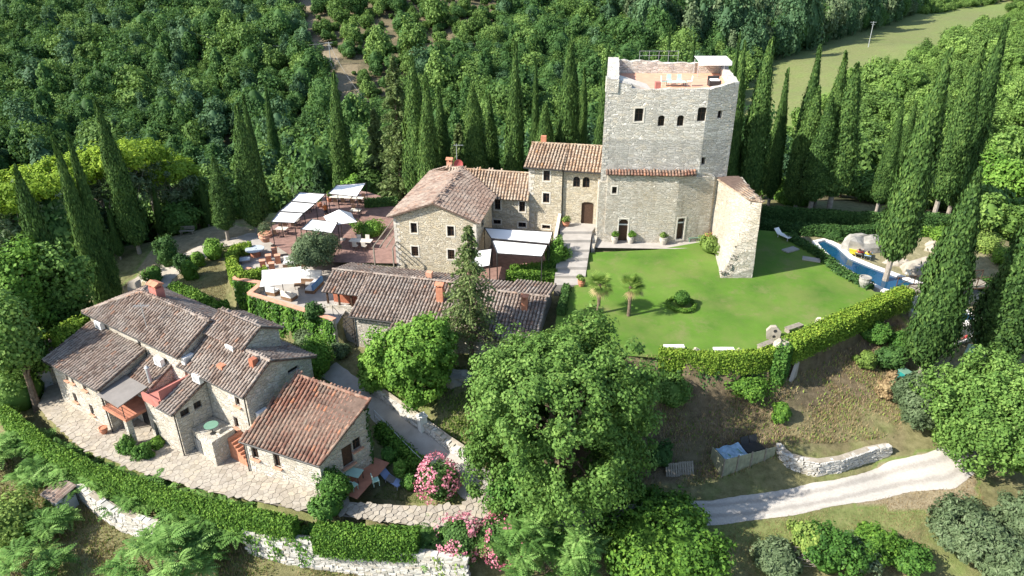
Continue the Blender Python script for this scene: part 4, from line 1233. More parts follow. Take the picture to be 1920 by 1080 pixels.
# things on the tower terrace
aw = empty('terrace_awning', (20.6, 75, 14.3), 'white awning on posts at back corner of the tower terrace', 'awning')
mb = MB(); mb.add([(18.7, 75.9, 16.35), (22.0, 75.9, 16.35), (22.1, 73.9, 16.1), (18.75, 73.9, 16.1), (22.1, 73.85, 15.75), (18.75, 73.85, 15.75)], [(0, 3, 2, 1), (3, 5, 4, 2)]); mb.build('canopy', M['white_cloth'], aw)
for x_, y_ in ((18.8, 74), (21.4, 74), (18.8, 75.8), (21.4, 75.8)):
    mb = MB(); mb.tube((x_, y_, 14.3), (x_, y_, 16.08), .04); mb.build('post', M['metal_grey'], aw)

# ------------------------------------------------------------------ ruined buttress wall
bt = empty('buttress_wall', (21, 62, 0), 'ruined sloping stub wall with orange tile coping running out from tower', 'wall')
F0 = [(19.9, 66.6), (20.4, 62.5), (20.85, 59.1)]                      # crest left line
mb = MB()
# left face rows from tower to tip, leaning foot at tip
cols_ = []
N_ = 9
for i in range(N_):
    f = i / (N_ - 1)
    xt = 19.95 + f * .95; yt = 66.6 - f * 7.5; zt_ = 6.45 + f * .25
    xb = 20.1 - f * 1.05; yb = 66.6 - f * 8.1
    col = []
    for j in range(8):
        g = j / 7
        jit = random.uniform(-.05, .05)
        # broken toe: keeps its batter low down near the tip
        bow = (1 - g) ** 1.6 if i > N_ - 3 else (1 - g)
        col.append((xb * bow + xt * (1 - bow) + jit, yb * bow + yt * (1 - bow) + jit, -.6 + (zt_ + .6) * g))
    cols_.append(col)
vs = [q for c_ in cols_ for q in c_]
mb.add(vs, [(i * 8 + j, (i + 1) * 8 + j, (i + 1) * 8 + j + 1, i * 8 + j + 1) for i in range(N_ - 1) for j in range(7)])
rt = [(22.0 - .38 * g + random.uniform(-.03, .03), 58.5 - .25 * g, -.6 + 7.4 * g) for g in [j / 7 for j in range(8)]]
tip = cols_[-1]
mb.add(tip + rt, [(j, 8 + j, 9 + j, j + 1) for j in range(7)])
bk = [(22.4, 66.6, -.6 + 7.05 * g) for g in [j / 7 for j in range(8)]]
mb.add(rt + bk, [(j, 8 + j, 9 + j, j + 1) for j in range(7)])
mb.poly([tip[-1], rt[-1], bk[-1], cols_[0][-1]])
mb.build('wall', M['stone_tower_low'], bt)
# tile coping: three strips of tiles laid flat
roof(bt, [Vector(cols_[-1][7]) + Vector((-.12, -.05, .04)), Vector(rt[7]) + Vector((.1, -.05, .06)), Vector((22.0, 66.5, 6.6)), Vector((19.85, 66.5, 6.55))], 'tile_orange', 0, .24, .06, name='coping')
# rubble filling of the broken end
rb = MB()
for i in range(60):
    g = random.random(); s_ = random.uniform(.1, .22)
    q = Vector(tip[min(7, int(g * 8))]); q += Vector((random.uniform(0, .55), random.uniform(-.05, .15), random.uniform(-.3, .3)))
    q.z = max(q.z, .0)
    rb.tint = random.random(); rb.box(q, (s_ * 1.6, s_ * 1.2, s_), random.uniform(0, 3))
rb.build('rubble', M['stone_rubble'], bt, kind='stuff')

# ------------------------------------------------------------------ grand steps
st = empty('garden_steps', (6.0, 63, 0), 'wide flight of pale stone steps between courtyard hedge and lawn', 'steps')
vrow = [420, 434, 450, 468, 484, 501, 517, 534]
zz = [1.0 - .27 * i for i in range(8)]
for i in range(7):
    a = P(1052 - i * 1.8, vrow[i] - 2, zz[i]); b = P(1113 - i * 2.6, vrow[i] - 2, zz[i]); c_ = P(1110 - i * 2.4, vrow[i + 1], zz[i]); d = P(1050 - i * 1.9, vrow[i + 1], zz[i])
    if i == 0: a = Vector((5.0, 68.6, 1)); b = Vector((8.7, 67.9, 1))
    mb = MB(); mb.prism([a.to_2d(), b.to_2d(), c_.to_2d(), d.to_2d()], -2.2, zz[i], cap0=False); mb.build('step', M['grey_paving'], st)
mb = MB(); pa = P(1054, 408, 1.6); pb = P(1034, 458, .6)
mb.add([(4.75, 68.4, -2), (5.05, 68.4, -2), (5.05, 68.4, 2.0), (4.75, 68.4, 2.0), (3.75, 62.6, -2), (4.05, 62.6, -2), (4.05, 62.6, .35), (3.75, 62.6, .35)], [(3, 2, 6, 7), (0, 3, 7, 4), (1, 5, 6, 2), (4, 7, 6, 5), (0, 1, 2, 3)])
mb.build('side_wall', M['surround'], st)
mb = MB(); q0 = P(1112, 436, .6); mb.prism([Vector((8.35, 67.9)), Vector((8.65, 66.3)), Vector((8.0, 63.6)), Vector((7.7, 63.6))], -1, lambda x, y: .2 + (y - 63.6) * .12); mb.build('kerb', M['stone_tower_low'], st)

# ------------------------------------------------------------------ lounge terrace walls
tww = empty('terrace_wall', (PARA[3].x, PARA[3].y, -5), 'terracotta topped parapet wall round the lounge terrace', 'wall')
def strip_wall(path, th, z0, z1):
    mb = MB(); n = len(path)
    L = []; R = []
    for i in range(n):
        a = Vector(path[max(0, i - 1)][:2]); b = Vector(path[min(n - 1, i + 1)][:2]); d = (b - a).normalized(); nn = Vector((-d.y, d.x)); p = Vector(path[i][:2])
        L.append(p + nn * th / 2); R.append(p - nn * th / 2)
    zf0 = z0 if callable(z0) else (lambda x, y: z0); zf1 = z1 if callable(z1) else (lambda x, y: z1)
    for i in range(n - 1):
        q = [L[i], R[i], R[i + 1], L[i + 1]]
        mb.prism(q, zf0, zf1)
    return mb
pp = [PARA[0], PARA[1], PARA[2], PARA[3], PARA[4], PARA[5]]
strip_wall(pp, .34, -5.3, -1.53).build('wall', M['stone_front'], tww)
for i in range(5):
    strip_wall([pp[i], pp[i + 1]], .48, -1.53, -1.45 + .002 * i).build('coping', M['terracotta_pale'], tww)

# stair down from lounge terrace to the ramp
sd_ = empty('garden_stair', P(655, 625, -3.6), 'narrow stone stair descending beside the ivy wall to the ramp', 'stairs')
a = P(627, 590, LZ); b = P(688, 660, -4.9)
d = (b - a); hd = Vector((d.x, d.y, 0)); n = 15; stp = hd / n; per = Vector((-hd.y, hd.x, 0)).normalized()
for i in range(n):
    c0 = Vector((a.x, a.y, 0)) + stp * i; z_ = LZ + (b.z - LZ) * (i + 1) / n
    mb = MB(); mb.prism([(c0 - per * .1).to_2d(), (c0 + stp * 1.05 - per * .1).to_2d(), (c0 + stp * 1.05 + per * 1.15).to_2d(), (c0 + per * 1.15).to_2d()], -5.4, z_, cap0=False); mb.build('step', M['flagstone'], sd_)
mb = MB()
for i in range(0, n + 1, 3):
    c0 = Vector((a.x, a.y, 0)) + stp * i - per * .12; z_ = LZ + (b.z - LZ) * i / n
    mb.tube((c0.x, c0.y, z_ - .2), (c0.x, c0.y, z_ + .95), .022, .022, 5)
mb.tube((a.x - per.x * .12, a.y - per.y * .12, LZ + .95), (b.x - per.x * .12, b.y - per.y * .12, b.z + .95), .025, .025, 5)
mb.build('handrail', M['metal_dark'], sd_)

# ------------------------------------------------------------------ dry stone and retaining walls
def stone_course_wall(name, path, zb, zt, label, cat, mat, indiv=0, th=.45, sl=(.32, .6), sh=(.18, .26), batter=0.0, seed=1):
    """real stones laid in courses on the outer face of a core"""
    rg = random.Random(seed)
    mid = path[len(path) // 2]
    h = empty(name, (mid[0], mid[1], zb(mid[0], mid[1]) if callable(zb) else zb), label, cat)
    zb_ = zb if callable(zb) else (lambda x, y: zb); zt_ = zt if callable(zt) else (lambda x, y: zt)
    strip_wall(path, th, lambda x, y: zb_(x, y) - .5, lambda x, y: zt_(x, y) - .06).build('core', M['joint_earth'], h)
    seg = [0.0]
    P2_ = [Vector(q[:2]) for q in path]
    for i in range(len(P2_) - 1): seg.append(seg[-1] + (P2_[i + 1] - P2_[i]).length)
    def at(t):
        i = 0
        while i < len(P2_) - 2 and seg[i + 1] < t: i += 1
        f = (t - seg[i]) / (seg[i + 1] - seg[i]); d = (P2_[i + 1] - P2_[i]).normalized()
        return P2_[i].lerp(P2_[i + 1], f), d
    stones = []
    t = 0
    hmax = max(zt_(*q) - zb_(*q) for q in P2_)
    zc = 0.0
    while zc < hmax + .2:
        hh = rg.uniform(*sh); t = rg.uniform(-.2, 0)
        while t < seg[-1]:
            ll = rg.uniform(*sl); tm = min(max(t + ll / 2, 0), seg[-1]); p, d = at(tm)
            z0 = zb_(p.x, p.y) - .15 + zc
            if z0 + hh * .6 < zt_(p.x, p.y): stones.append((p, d, z0 + hh / 2, ll, hh))
            t += ll
        zc += hh
    rest = MB(); kk = 0
    rg.shuffle(stones)
    for (p, d, z, ll, hh) in stones:
        n = Vector((d.y, -d.x))
        tgt = MB() if kk < indiv else rest
        tgt.tint = rg.random()
        c = Vector((p.x + n.x * (th / 2 - .1), p.y + n.y * (th / 2 - .1), z))
        a = math.atan2(d.y, d.x) + rg.uniform(-.08, .08)
        R = Matrix.Rotation(a, 3, 'Z') @ Matrix.Rotation(rg.uniform(-.08, .08), 3, 'Y')
        g0 = len(tgt.v)
        dep = .34 + rg.uniform(0, .1)
        tgt.box(c, (ll - .03, dep, hh - .025), R=R)
        for i in range(g0, len(tgt.v)):
            q = tgt.v[i]; tgt.v[i] = (q[0] + rg.uniform(-.03, .03), q[1] + rg.uniform(-.03, .03), q[2] + rg.uniform(-.025, .025))
        if kk < indiv: tgt.build('stone', mat, h)
        kk += 1
    if rest.v: rest.build('stones', mat, h, kind='stuff')
    return h
k = NT('wall_stone'); t = k.attr('tint'); p = k.pos()
c = k.ramp(t, [(0, (.44, .42, .37)), (.35, (.56, .54, .49)), (.7, (.64, .62, .57)), (1, (.52, .47, .38))])
c = k.mix(.6, c, k.ramp(k.noise(p, 6, 5, .7), [(.25, (.5, .5, .5)), (.7, (1, 1, 1))]), 'MULTIPLY')
k.base(c); k.b.inputs['Roughness'].default_value = .95; k.bump(k.noise(p, 10, 5), .6, .04); M['wall_stone'] = k.mat
# front boundary wall under the hedge
fw = [P(u, v, -8.9) for u, v in [(470,1030),(540,1046),(640,1057),(720,1068),(800,1076),(875,1088)]]
stone_course_wall('dry_stone_wall', [(q.x, q.y) for q in fw], lambda x, y: G(x, y - .3) - .1, -6.85, 'long pale dry stone wall below the clipped hedge', 'wall', M['wall_stone'], 300, seed=2)
fw2 = [P(u, v, -8.3) for u, v in [(150,922),(185,950),(225,975),(300,1000)]]
stone_course_wall('dry_stone_wall', [(q.x, q.y) for q in fw2], lambda x, y: G(x, y - .3), -7.2, 'short broken dry stone wall beside the grey shed', 'wall', M['wall_stone'], 80, seed=3)
rw = [onT(u, v) for u, v in [(1462,842),(1464,858),(1478,874),(1500,884),(1530,887),(1570,880),(1620,866),(1660,853)]]
stone_course_wall('retaining_wall', [(q.x, q.y) for q in rw], lambda x, y: G(x, y) - .1, lambda x, y: -6.45, 'curved grey stone retaining wall at the bend of gravel road', 'wall', M['wall_stone'], 220, seed=4, sh=(.12, .19), sl=(.25, .5))
# wall along the ramp with a pier
aw_ = [onT(u, v) for u, v in [(700,738),(745,772),(790,806),(838,840),(880,870)]]
o_ = stone_course_wall('ramp_wall', [(q.x + .1, q.y + .1) for q in aw_], lambda x, y: G(x, y) - .05, lambda x, y: G(x, y) + .72, 'low pale stone wall edging the ramp below the lime tree', 'wall', M['wall_stone'], 150, seed=5)
q = onT(793, 808); mb = MB(); mb.box((q.x, q.y, q.z + .55), (.55, .55, 1.5), .6); mb.box((q.x, q.y, q.z + 1.33), (.68, .68, .1), .6); mb.build('pier', M['white_stone'], o_)
# concrete retaining edge under the lawn corner
rc = [PL(u, v) for u, v in [(1488,662),(1482,668)]]
q0 = P(1490, 690, -3.2); q1 = P(1470, 745, -5.4)
mb = MB(); mb.add([(q0.x, q0.y, -5), (q0.x + .3, q0.y, -5), (q0.x + .3, q0.y, -2.1), (q0.x, q0.y, -2.1), (q1.x, q1.y, -7), (q1.x + .3, q1.y, -7), (q1.x + .3, q1.y, -4.6), (q1.x, q1.y, -4.6)], [(0, 1, 2, 3), (4, 7, 6, 5), (3, 2, 6, 7), (0, 3, 7, 4), (1, 5, 6, 2)])
mb.build('wing_wall', M['grey_paving'], None, 'sloping grey concrete wing wall under the lawn corner', 'wall')

# ------------------------------------------------------------------ pool
wp = POOL1
def pool(name, poly, zw, label):
    o = MB(); o.poly([(q.x, q.y, zw) for q in poly]); w_ = o.build('pool_water', M['pool_water'], kind='structure')
    if w_.data.polygons[0].normal.z < 0: w_.data.flip_normals()
    h = empty(name, (poly[0].x, poly[0].y, zw), label, 'pool edge')
    strip_wall([(q.x, q.y) for q in poly] + [(poly[0].x, poly[0].y)], .5, zw - .8, zw + .16).build('coping', M['white_stone'], h)
pool('pool_coping', wp, -1.15, 'curving white stone coping of the upper swimming pool')
wp2 = POOL2
pool('pool_coping', wp2, -2.4, 'white coping of the small lower pool beyond the bridge')
mb = MB(); mb.prism([P(1782,614,-2.4).to_2d(), P(1843,603,-2.4).to_2d(), P(1846,606,-2.4).to_2d(), P(1784,618,-2.4).to_2d()], -4.4, -2.3); mb.build('pool_wall', M['white_stone'], None, 'pale wall holding the small lower pool above the sunbathing terrace', 'wall')

br = empty('foot_bridge', P(1760, 540, -.9), 'pale footbridge with dark crossed railings over the pool', 'bridge')
b0 = P(1690, 545, -.85); b1 = P(1850, 530, -.85)
d = (b1 - b0).normalized(); n = Vector((-d.y, d.x, 0)); L = (b1 - b0).length
for i in range(int(L / .3)):
    mb = MB(); mb.box(b0 + d * (.15 + i * .3) + Vector((0, 0, .02)), (.27, 1.5, .06), math.atan2(d.y, d.x)); mb.build('plank', M['wood_grey'], br)
for s_ in (-1, 1):
    mb = MB()
    mb.tube(b0 + n * .72 * s_ - Vector((0, 0, .1)), b1 + n * .72 * s_ - Vector((0, 0, .1)), .09, .09); mb.build('beam', M['wood_dark'], br)
    mb = MB(); k_ = 5
    for i in range(k_ + 1):
        q = b0 + d * (L * i / k_) + n * .72 * s_
        mb.tube(q - Vector((0, 0, .1)), q + Vector((0, 0, .95)), .045, .045, 5)
        if i < k_:
            q2 = b0 + d * (L * (i + 1) / k_) + n * .72 * s_
            mb.tube(q + Vector((0, 0, .08)), q2 + Vector((0, 0, .9)), .028, .028, 4); mb.tube(q + Vector((0, 0, .9)), q2 + Vector((0, 0, .08)), .028, .028, 4)
    mb.tube(b0 + n * .72 * s_ + Vector((0, 0, .95)), b1 + n * .72 * s_ + Vector((0, 0, .95)), .04, .04, 5)
    mb.build('railing', M['wood_dark'], br)

def rock(name, c, r, label, mat, seed, cat='rock'):
    rg = np.random.default_rng(seed)
    mb = MB(); n, m = 18, 10; vs = []
    ph = rg.uniform(0, 6, 12)
    for j in range(m + 1):
        th = math.pi * j / m
        for i in range(n):
            an = 2 * math.pi * i / n
            f = 1 + .13 * math.sin(3 * an + ph[0]) * math.sin(2 * th + ph[1]) + .10 * math.sin(5 * an + ph[2]) * math.sin(3 * th + ph[3]) + rg.uniform(-.06, .06)
            x = math.sin(th) * math.cos(an); y = math.sin(th) * math.sin(an); z = math.cos(th)
            z = max(-.4, min(z, .75 + .1 * math.sin(an * 2 + ph[4])))
            vs.append((c[0] + r[0] * f * x, c[1] + r[1] * f * y, c[2] + r[2] * f * z))
    mb.add(vs, [(j * n + i, (j + 1) * n + i, (j + 1) * n + (i + 1) % n, j * n + (i + 1) % n) for j in range(m) for i in range(n)])
    return mb.build(name, mat, None, label, cat, smooth=False, base=(c[0], c[1], c[2] - r[2] * .3))
q = onT(1625, 478); rock('boulder', (q.x, q.y + 1.4, q.z + .1), (2.3, 1.4, 1.7), 'big smooth grey boulder behind the yellow deckchair', M['rock'], 1)
q = onT(1745, 525); rock('boulder', (q.x + .8, q.y + 1.4, q.z + .0), (3.2, 1.6, 1.5), 'long cream rock outcrop beside the pool and bridge', M['rock_pale'], 2)
q = onT(1690, 505); rock('boulder', (q.x, q.y + 1.0, q.z + .0), (1.4, .8, .6), 'low cream rock between boulder and outcrop', M['rock_pale'], 3)
q = onT(1765, 480); rock('boulder', (q.x + 1, q.y + 1.4, q.z + .0), (2.2, 1.2, 1.2), 'sunlit pale rock behind the outcrop', M['rock_pale'], 4)
q = onT(1810, 560); rock('boulder', (q.x, q.y, q.z + .2), (2.2, 1.0, 1.1), 'brown shaded rock under the footbridge', M['rock'], 5)
q = onT(845, 715); rock('boulder', (q.x, q.y, q.z + .1), (1.7, .9, .9), 'grey rock in shade under the spruce', M['rock'], 6)
# ------------------------------------------------------------------ vegetation kit
def rdir(n, rg):
    return unit(rg.normal(size=(n, 3)))

def lump(d, ph, amp):
    return 1 + amp * (np.sin(3.1 * d[:, 0] + ph[0]) * np.sin(2.7 * d[:, 1] + ph[1]) + .7 * np.sin(5.3 * d[:, 2] + 3 * d[:, 0] + ph[2]) + .5 * np.sin(7.1 * d[:, 1] - 4 * d[:, 2] + ph[3]))

def crown_leaves(seed, R, c, nclump, nleaf, leaf, clump_r, low=-.35, shell=.5, aspect=1.5, droop=.0, flat_=1.0, rough=.42):
    """clumps of leaves spread through an uneven ellipsoid: returns quads, tints"""
    rg = np.random.default_rng(seed)
    d = rdir(nclump * 3, rg); d = d[d[:, 2] > low][:nclump]
    n = len(d)
    ph = rg.uniform(0, 6.3, 6)
    rad = rg.uniform(shell, 1.0, n) ** .6 * lump(d, ph, .13)
    nl = max(4, nclump // 28)
    ax = unit(rg.normal(size=(nl, 3)) + np.array([0, 0, .25])); ln = rg.uniform(.72, 1.16, nl)
    w_l = np.argmax(d @ ax.T + rg.uniform(0, .10, (1, nl)), axis=1); cosd = np.max(d @ ax.T, axis=1)
    rad = rad * ln[w_l] * (.66 + .42 * np.clip((cosd - .55) / .45, 0, 1))
    cc = d * rad[:, None] * np.array(R) * 1.04 + np.array(c)
    ct = .5 * rg.uniform(0, 1, n) + .5 * rg.uniform(0, 1, nl)[w_l]
    cr = clump_r * rg.uniform(.6, 1.35, n)
    per = rg.poisson(nleaf, n)
    ci = np.repeat(np.arange(n), per)
    N = len(ci)
    ld = rdir(N, rg)
    ld[:, 2] = ld[:, 2] * flat_
    lr = rg.uniform(.35, 1.0, N) ** .5
    pos = cc[ci] + ld * (lr * cr[ci])[:, None]
    nrm = unit(ld * .8 + d[ci] * .5 + np.array([0, 0, .35]) + rough * rg.normal(size=(N, 3)))
    sz = leaf * rg.uniform(.6, 1.3, N)
    tint = np.clip(.18 + ct[ci] * .45 + rg.uniform(-.2, .35, N), 0, 1)
    return leafq(pos, nrm, sz, aspect, rg), tint

def limbs(mb, seed, base, top, r0, crown_c, crown_R, nb=9, start=.35):
    rg = random.Random(seed)
    base = Vector(base); top = Vector(top)
    pts_ = [base.lerp(top, i / 5) + Vector((rg.uniform(-.12, .12), rg.uniform(-.12, .12), 0)) * (1 if 0 < i else 0) for i in range(6)]
    mb.path(pts_, [r0 * (1.25 if i == 0 else 1 - .14 * i) for i in range(6)], 8)
    for i in range(nb):
        f = start + (1 - start) * rg.random(); a = rg.uniform(0, 6.28)
        p0 = base.lerp(top, f); e = Vector((crown_c[0] + crown_R[0] * .75 * math.cos(a), crown_c[1] + crown_R[1] * .75 * math.sin(a), crown_c[2] + crown_R[2] * rg.uniform(-.4, .6)))
        m_ = p0.lerp(e, .5) + Vector((0, 0, rg.uniform(-.1, .4)))
        mb.path([p0, m_, e], [r0 * .42, r0 * .25, r0 * .06], 5)

def make_tree(name, seed, h, R, cz, trunk_r, nclump, nleaf, leaf, clump_r, lmat, bmat='bark', low=-.35, shell=.5, nb=9, aspect=1.5, off=(0, 0)):
    """thing at the origin: trunk + crown parts"""
    root = bpy.data.objects.new(name, None); root.empty_display_size = .3; COL.objects.link(root)
    mb = MB(); limbs(mb, seed, (0, 0, -.3), (off[0], off[1], cz + R[2] * .35), trunk_r, (off[0], off[1], cz), R, nb)
    tr = mb.build('trunk', M[bmat], root, local=True)
    q, t = crown_leaves(seed, R, (off[0], off[1], cz), nclump, nleaf, leaf, clump_r, low, shell, aspect)
    cr = link('crown', arr_mesh('crown', q, 4, M[lmat], t), root)
    reg(root, tr, cr)
    return root

def spindle(n, m, R, H, z0, prof, seed, amp=.07):
    rg = np.random.default_rng(seed); vs = []; fs = []
    for j in range(m + 1):
        f = j / m
        for i in range(n):
            an = 2 * math.pi * i / n
            r = R * prof(f) * (1 + amp * math.sin(3 * an + 9 * f + seed))
            vs.append((r * math.cos(an), r * math.sin(an), z0 + H * f))
    for j in range(m):
        for i in range(n):
            fs.append((j * n + i, j * n + (i + 1) % n, (j + 1) * n + (i + 1) % n, (j + 1) * n + i))
    return vs, fs

def make_cypress(seed, H=16.0, R=1.35, z0=1.2, nleaf=27000, taper=1.0, fork=False):
    rg = np.random.default_rng(seed)
    root = bpy.data.objects.new('cypress', None); root.empty_display_size = .3; COL.objects.link(root)
    mb = MB(); mb.path([(0, 0, -.5), (.02, .02, z0 + 1.5), (0, 0, H * .6)], [.24, .19, .06], 8)
    tr = mb.build('trunk', M['bark_pale'], root, local=True)
    def prof(f):
        f = np.asarray(f, float)
        return np.clip(np.minimum((f / .10) ** .6, 1) * (1 - f ** (1.7 * taper)) ** .85 + .01, 0.01, 1)
    quads = []; tints = []
    # upright sprays: tufts on the spindle surface
    nt_ = 560
    f = rg.beta(1.0, 1.25, nt_); an = rg.uniform(0, 2 * np.pi, nt_)
    ph = rg.uniform(0, 6.3, 4)
    bulge = 1 + .11 * np.sin(3 * an + 7 * f + ph[0]) + .09 * np.sin(2 * an - 13 * f + ph[1]) + rg.normal(0, .05, nt_)
    rr = R * prof(f) * bulge
    ct = rg.uniform(0, 1, nt_)
    per = nleaf // nt_
    ci = np.repeat(np.arange(nt_), per); N = len(ci)
    g = rg.normal(size=(N, 3))
    tr_ = (.10 + .16 * prof(f[ci])) * R
    outw = np.stack([np.cos(an[ci]), np.sin(an[ci]), np.zeros(N)], 1)
    tang = np.stack([-np.sin(an[ci]), np.cos(an[ci]), np.zeros(N)], 1)
    hgt = rg.uniform(-.5, 1.0, N) * .75
    taper_ = (1 - np.abs(hgt) * .7)
    pos = outw * (rr[ci] - .10 * R + g[:, 0] * tr_ * .55 * taper_)[:, None] + tang * (g[:, 1] * tr_ * taper_)[:, None]
    pos[:, 2] = z0 + (H - z0) * f[ci] + hgt
    nrm = unit(outw * 1.0 + tang * (g[:, 1] * .5)[:, None] + .26 * rg.normal(size=(N, 3)))
    upv = np.tile([0, 0, 1.0], (N, 1)) + outw * .25
    sz = .064 * rg.uniform(.7, 1.4, N) * (R / 1.35) ** .3
    quads = leafq(pos, nrm, sz, 2.2, rg, along=upv)
    tints = np.clip(.15 + .45 * ct[ci] + rg.uniform(-.18, .35, N), 0, 1)
    core = spindle(12, 16, R * .80, (H - z0) * .985, z0, lambda q: float(prof(q)), seed)
    cr = link('crown', arr_mesh('crown', quads, 4, M['leaf_cypress'], tints, core), root)
    reg(root, tr, cr)
    return root

CYP = [make_cypress(101), make_cypress(102, R=1.5, taper=1.3), make_cypress(103, R=1.15, taper=.85), make_cypress(104, R=1.3, z0=2.6)]
USED = {}
def place(root, key, loc, rz, sc, label, cat, group=None, tilt=None):
    if not USED.get(key):
        USED[key] = True
        root.location = loc; root.rotation_euler = (0, 0, rz); root.scale = sc if isinstance(sc, (tuple, list)) else (sc,) * 3
        o = root
    else:
        o = copy_tree(root, loc, rz, sc)
    for kk in ('label', 'group'):
        if kk in o.keys(): del o[kk]
    tag(o, label, cat, group)
    if tilt: o.rotation_euler = (tilt[0], tilt[1], rz)
    return o

# cypress: (tip u, tip v, base u, base v or None, world y, crown width px, kind, label)
cyps = [
 (33,322,78,None,55,66,1,'stout cypress at the far left edge behind broad-leaved trees'),
 (113,270,160,None,61,50,0,'left one of two dark cypresses growing close together beside the drive'),
 (131,262,176,None,62,46,2,'right one of two dark cypresses growing close together beside the drive'),
 (191,200,262,475,None,56,0,'tall dark cypress leaning over the bend of the drive'),
 (196,385,227,487,None,22,2,'small slim cypress just before the tall dark one on the drive'),
 (284,350,298,None,76,20,2,'thin cypress among pale pine trunks above the drive'),
 (374,335,393,None,79,22,2,'thin dark cypress behind round shrub on the drive'),
 (398,300,428,452,None,48,3,'bushy cypress with bare foot beside the drive end'),
 (436,205,482,437,None,58,0,'sunlit cypress with pale trunk next to the dining terrace'),
 (458,185,492,None,79,34,2,'cypress close behind the sunlit one by the dining terrace'),
 (488,165,528,385,None,27,3,'thin sparse cypress right beside the white canopy'),
 (620,145,640,None,90,46,0,'lone bright cypress behind the ribbed white awning'),
 (771,115,790,None,82,58,1,'broad cypress behind the left gable of the big house'),
 (792,150,806,None,80,48,0,'cypress crowding right of the broad one behind the big house'),
 (826,172,836,None,88,40,0,'dark cypress above the red dish'),
 (886,165,890,None,86,60,1,'dark broad conifer behind the linking wing'),
 (918,185,916,None,90,44,0,'shaded cypress left of the tall column cypress'),
 (965,92,970,None,84,46,0,'tall column cypress behind the left end of orange roof'),
 (1005,122,1003,None,88,27,2,'slender cypress right of the tall column cypress'),
 (1021,200,1020,None,82,54,1,'short plump cypress behind the tall house chimney'),
 (1072,84,1064,None,84,58,1,'big knobbly cypress behind the ridge of the tall house'),
 (1096,138,1092,None,88,32,0,'narrow dark cypress between the knobbly one and the tower'),
 (1136,96,1118,None,82,40,2,'cypress touching the left flank of the tower'),
 (1256,62,1252,None,96,24,2,'cypress tip showing over the middle of the tower'),
 (1300,82,1294,None,96,28,0,'low cypress tip above the tower terrace'),
 (1382,72,1362,None,92,26,2,'slim cypress tip just right of the tower awning'),
 (1402,90,1380,None,80,38,0,'very dark cypress against the right wall of the tower'),
 (1443,86,1412,None,80,64,0,'large cypress right of the tower with full skirt'),
 (1483,138,1448,None,83,38,2,'slim shaded cypress between two full ones right of tower'),
 (1541,98,1497,None,84,48,0,'tall cypress with tip against the pale field'),
 (1533,170,1486,None,80,60,1,'dense low-branched cypress in front of the field-tip cypress'),
 (1583,108,1530,None,82,52,0,'cypress with long pointed tip right of the field view'),
 (1556,190,1516,405,None,66,3,'cypress on white trunk above the double hedge'),
 (1608,130,1552,405,None,76,3,'widest cypress of the back row on pale trunk'),
 (1690,205,1640,408,None,40,3,'thin cypress with long bare trunk behind the double hedge'),
 (1714,198,1672,None,83,38,0,'brownish cypress behind the long bare trunk'),
 (1764,110,1655,543,None,82,3,'great cypress standing at the pool edge'),
 (1838,104,1748,415,None,64,3,'cypress on twin pale trunks behind the pool terrace'),
 (1881,52,1792,None,78,58,0,'tallest cypress near the right edge of the back row'),
 (1842,330,1722,None,48.8,98,1,'big leaning-looking cypress below the footbridge'),
 (1978,345,1900,None,50.0,118,1,'massive cypress cut by the right edge of the picture'),
]
for (tu, tv, bu, bv, wy, wpx, kd, lab) in cyps:
    if bv is not None: b = onT(bu, bv)
    else:
        # base hidden: stand it on the ground at that distance, under the tip
        x = PY(tu, tv, wy).x; b = Vector((x, wy, G(x, wy)))
    ht = zat(b.x, b.y, tv) - b.z
    dp = b.y * _c - ((b.z + ht * .5) - CAMH) * _s
    Rw = wpx / 2 * dp / FPX
    pr = CYP[kd]; R0 = (1.35, 1.5, 1.15, 1.3)[kd]
    place(pr, ('cyp', kd), b, random.uniform(0, 6.28), (Rw / R0 * .84, Rw / R0 * .84, ht / 16.0), lab, 'cypress', 'cypresses around the castle', tilt=(random.uniform(-.022, .022), random.uniform(-.022, .022)))

# ------------------------------------------------------------------ big trees
def solo(name, seed, u, v, vt, wpx, label, lmat, cat='tree', ratio=.8, cz=.58, nclump=420, nleaf=60, leaf=.11, clump_r=.9, bmat='bark', base=None, low=-.45, shell=.45, depthf=1.0, nb=10, aspect=1.5):
    b = base if base is not None else onT(u, v)
    ht = zat(b.x, b.y, vt) - b.z
    Rx = wpx / 2 * (b.y * _c - (b.z + ht * .6 - CAMH) * _s) / FPX
    Rz = ht * (1 - cz) * .84
    t = make_tree(name, seed, ht, (Rx * .84, Rx * .84 * depthf, Rz), ht * cz, max(.06, ht * .026), nclump, nleaf, leaf, clump_r, lmat, bmat, low, shell, nb, aspect)
    t.location = b
    tag(t, label, cat)
    return t
solo('oak_tree', 21, 1085, 935, 594, 392, 'huge spreading oak in front of the lawn hiding the road', 'leaf_oak', cz=.44, nclump=1350, nleaf=84, leaf=.078, clump_r=.60, base=Vector((3.3, 38.8, G(3.3, 38.8))), low=-.75, shell=.5, nb=16)
b = PY(1075, 640, 43.5); b.z = G(b.x, b.y)
solo('oak_tree', 22, 0, 0, 606, 165, 'upper oak crown rising behind the huge oak near lawn', 'leaf_oak', cz=.60, nclump=280, nleaf=80, leaf=.08, clump_r=.6, base=b, low=-.6)
solo('lime_tree', 23, 795, 775, 590, 185, 'bright green lime tree at the corner of the ramp wall', 'leaf_lime', cz=.50, nclump=440, nleaf=84, leaf=.085, clump_r=.52, base=Vector((-7.2, 46.4, G(-7.2, 46.4))), low=-.8)
solo('lime_tree', 24, 725, 715, 650, 95, 'low bright bush spilling left of the lime tree', 'leaf_lime', cz=.42, nclump=120, nleaf=60, leaf=.10, clump_r=.5, base=Vector((-11.0, 48.6, G(-11, 48.6))), low=-.8)
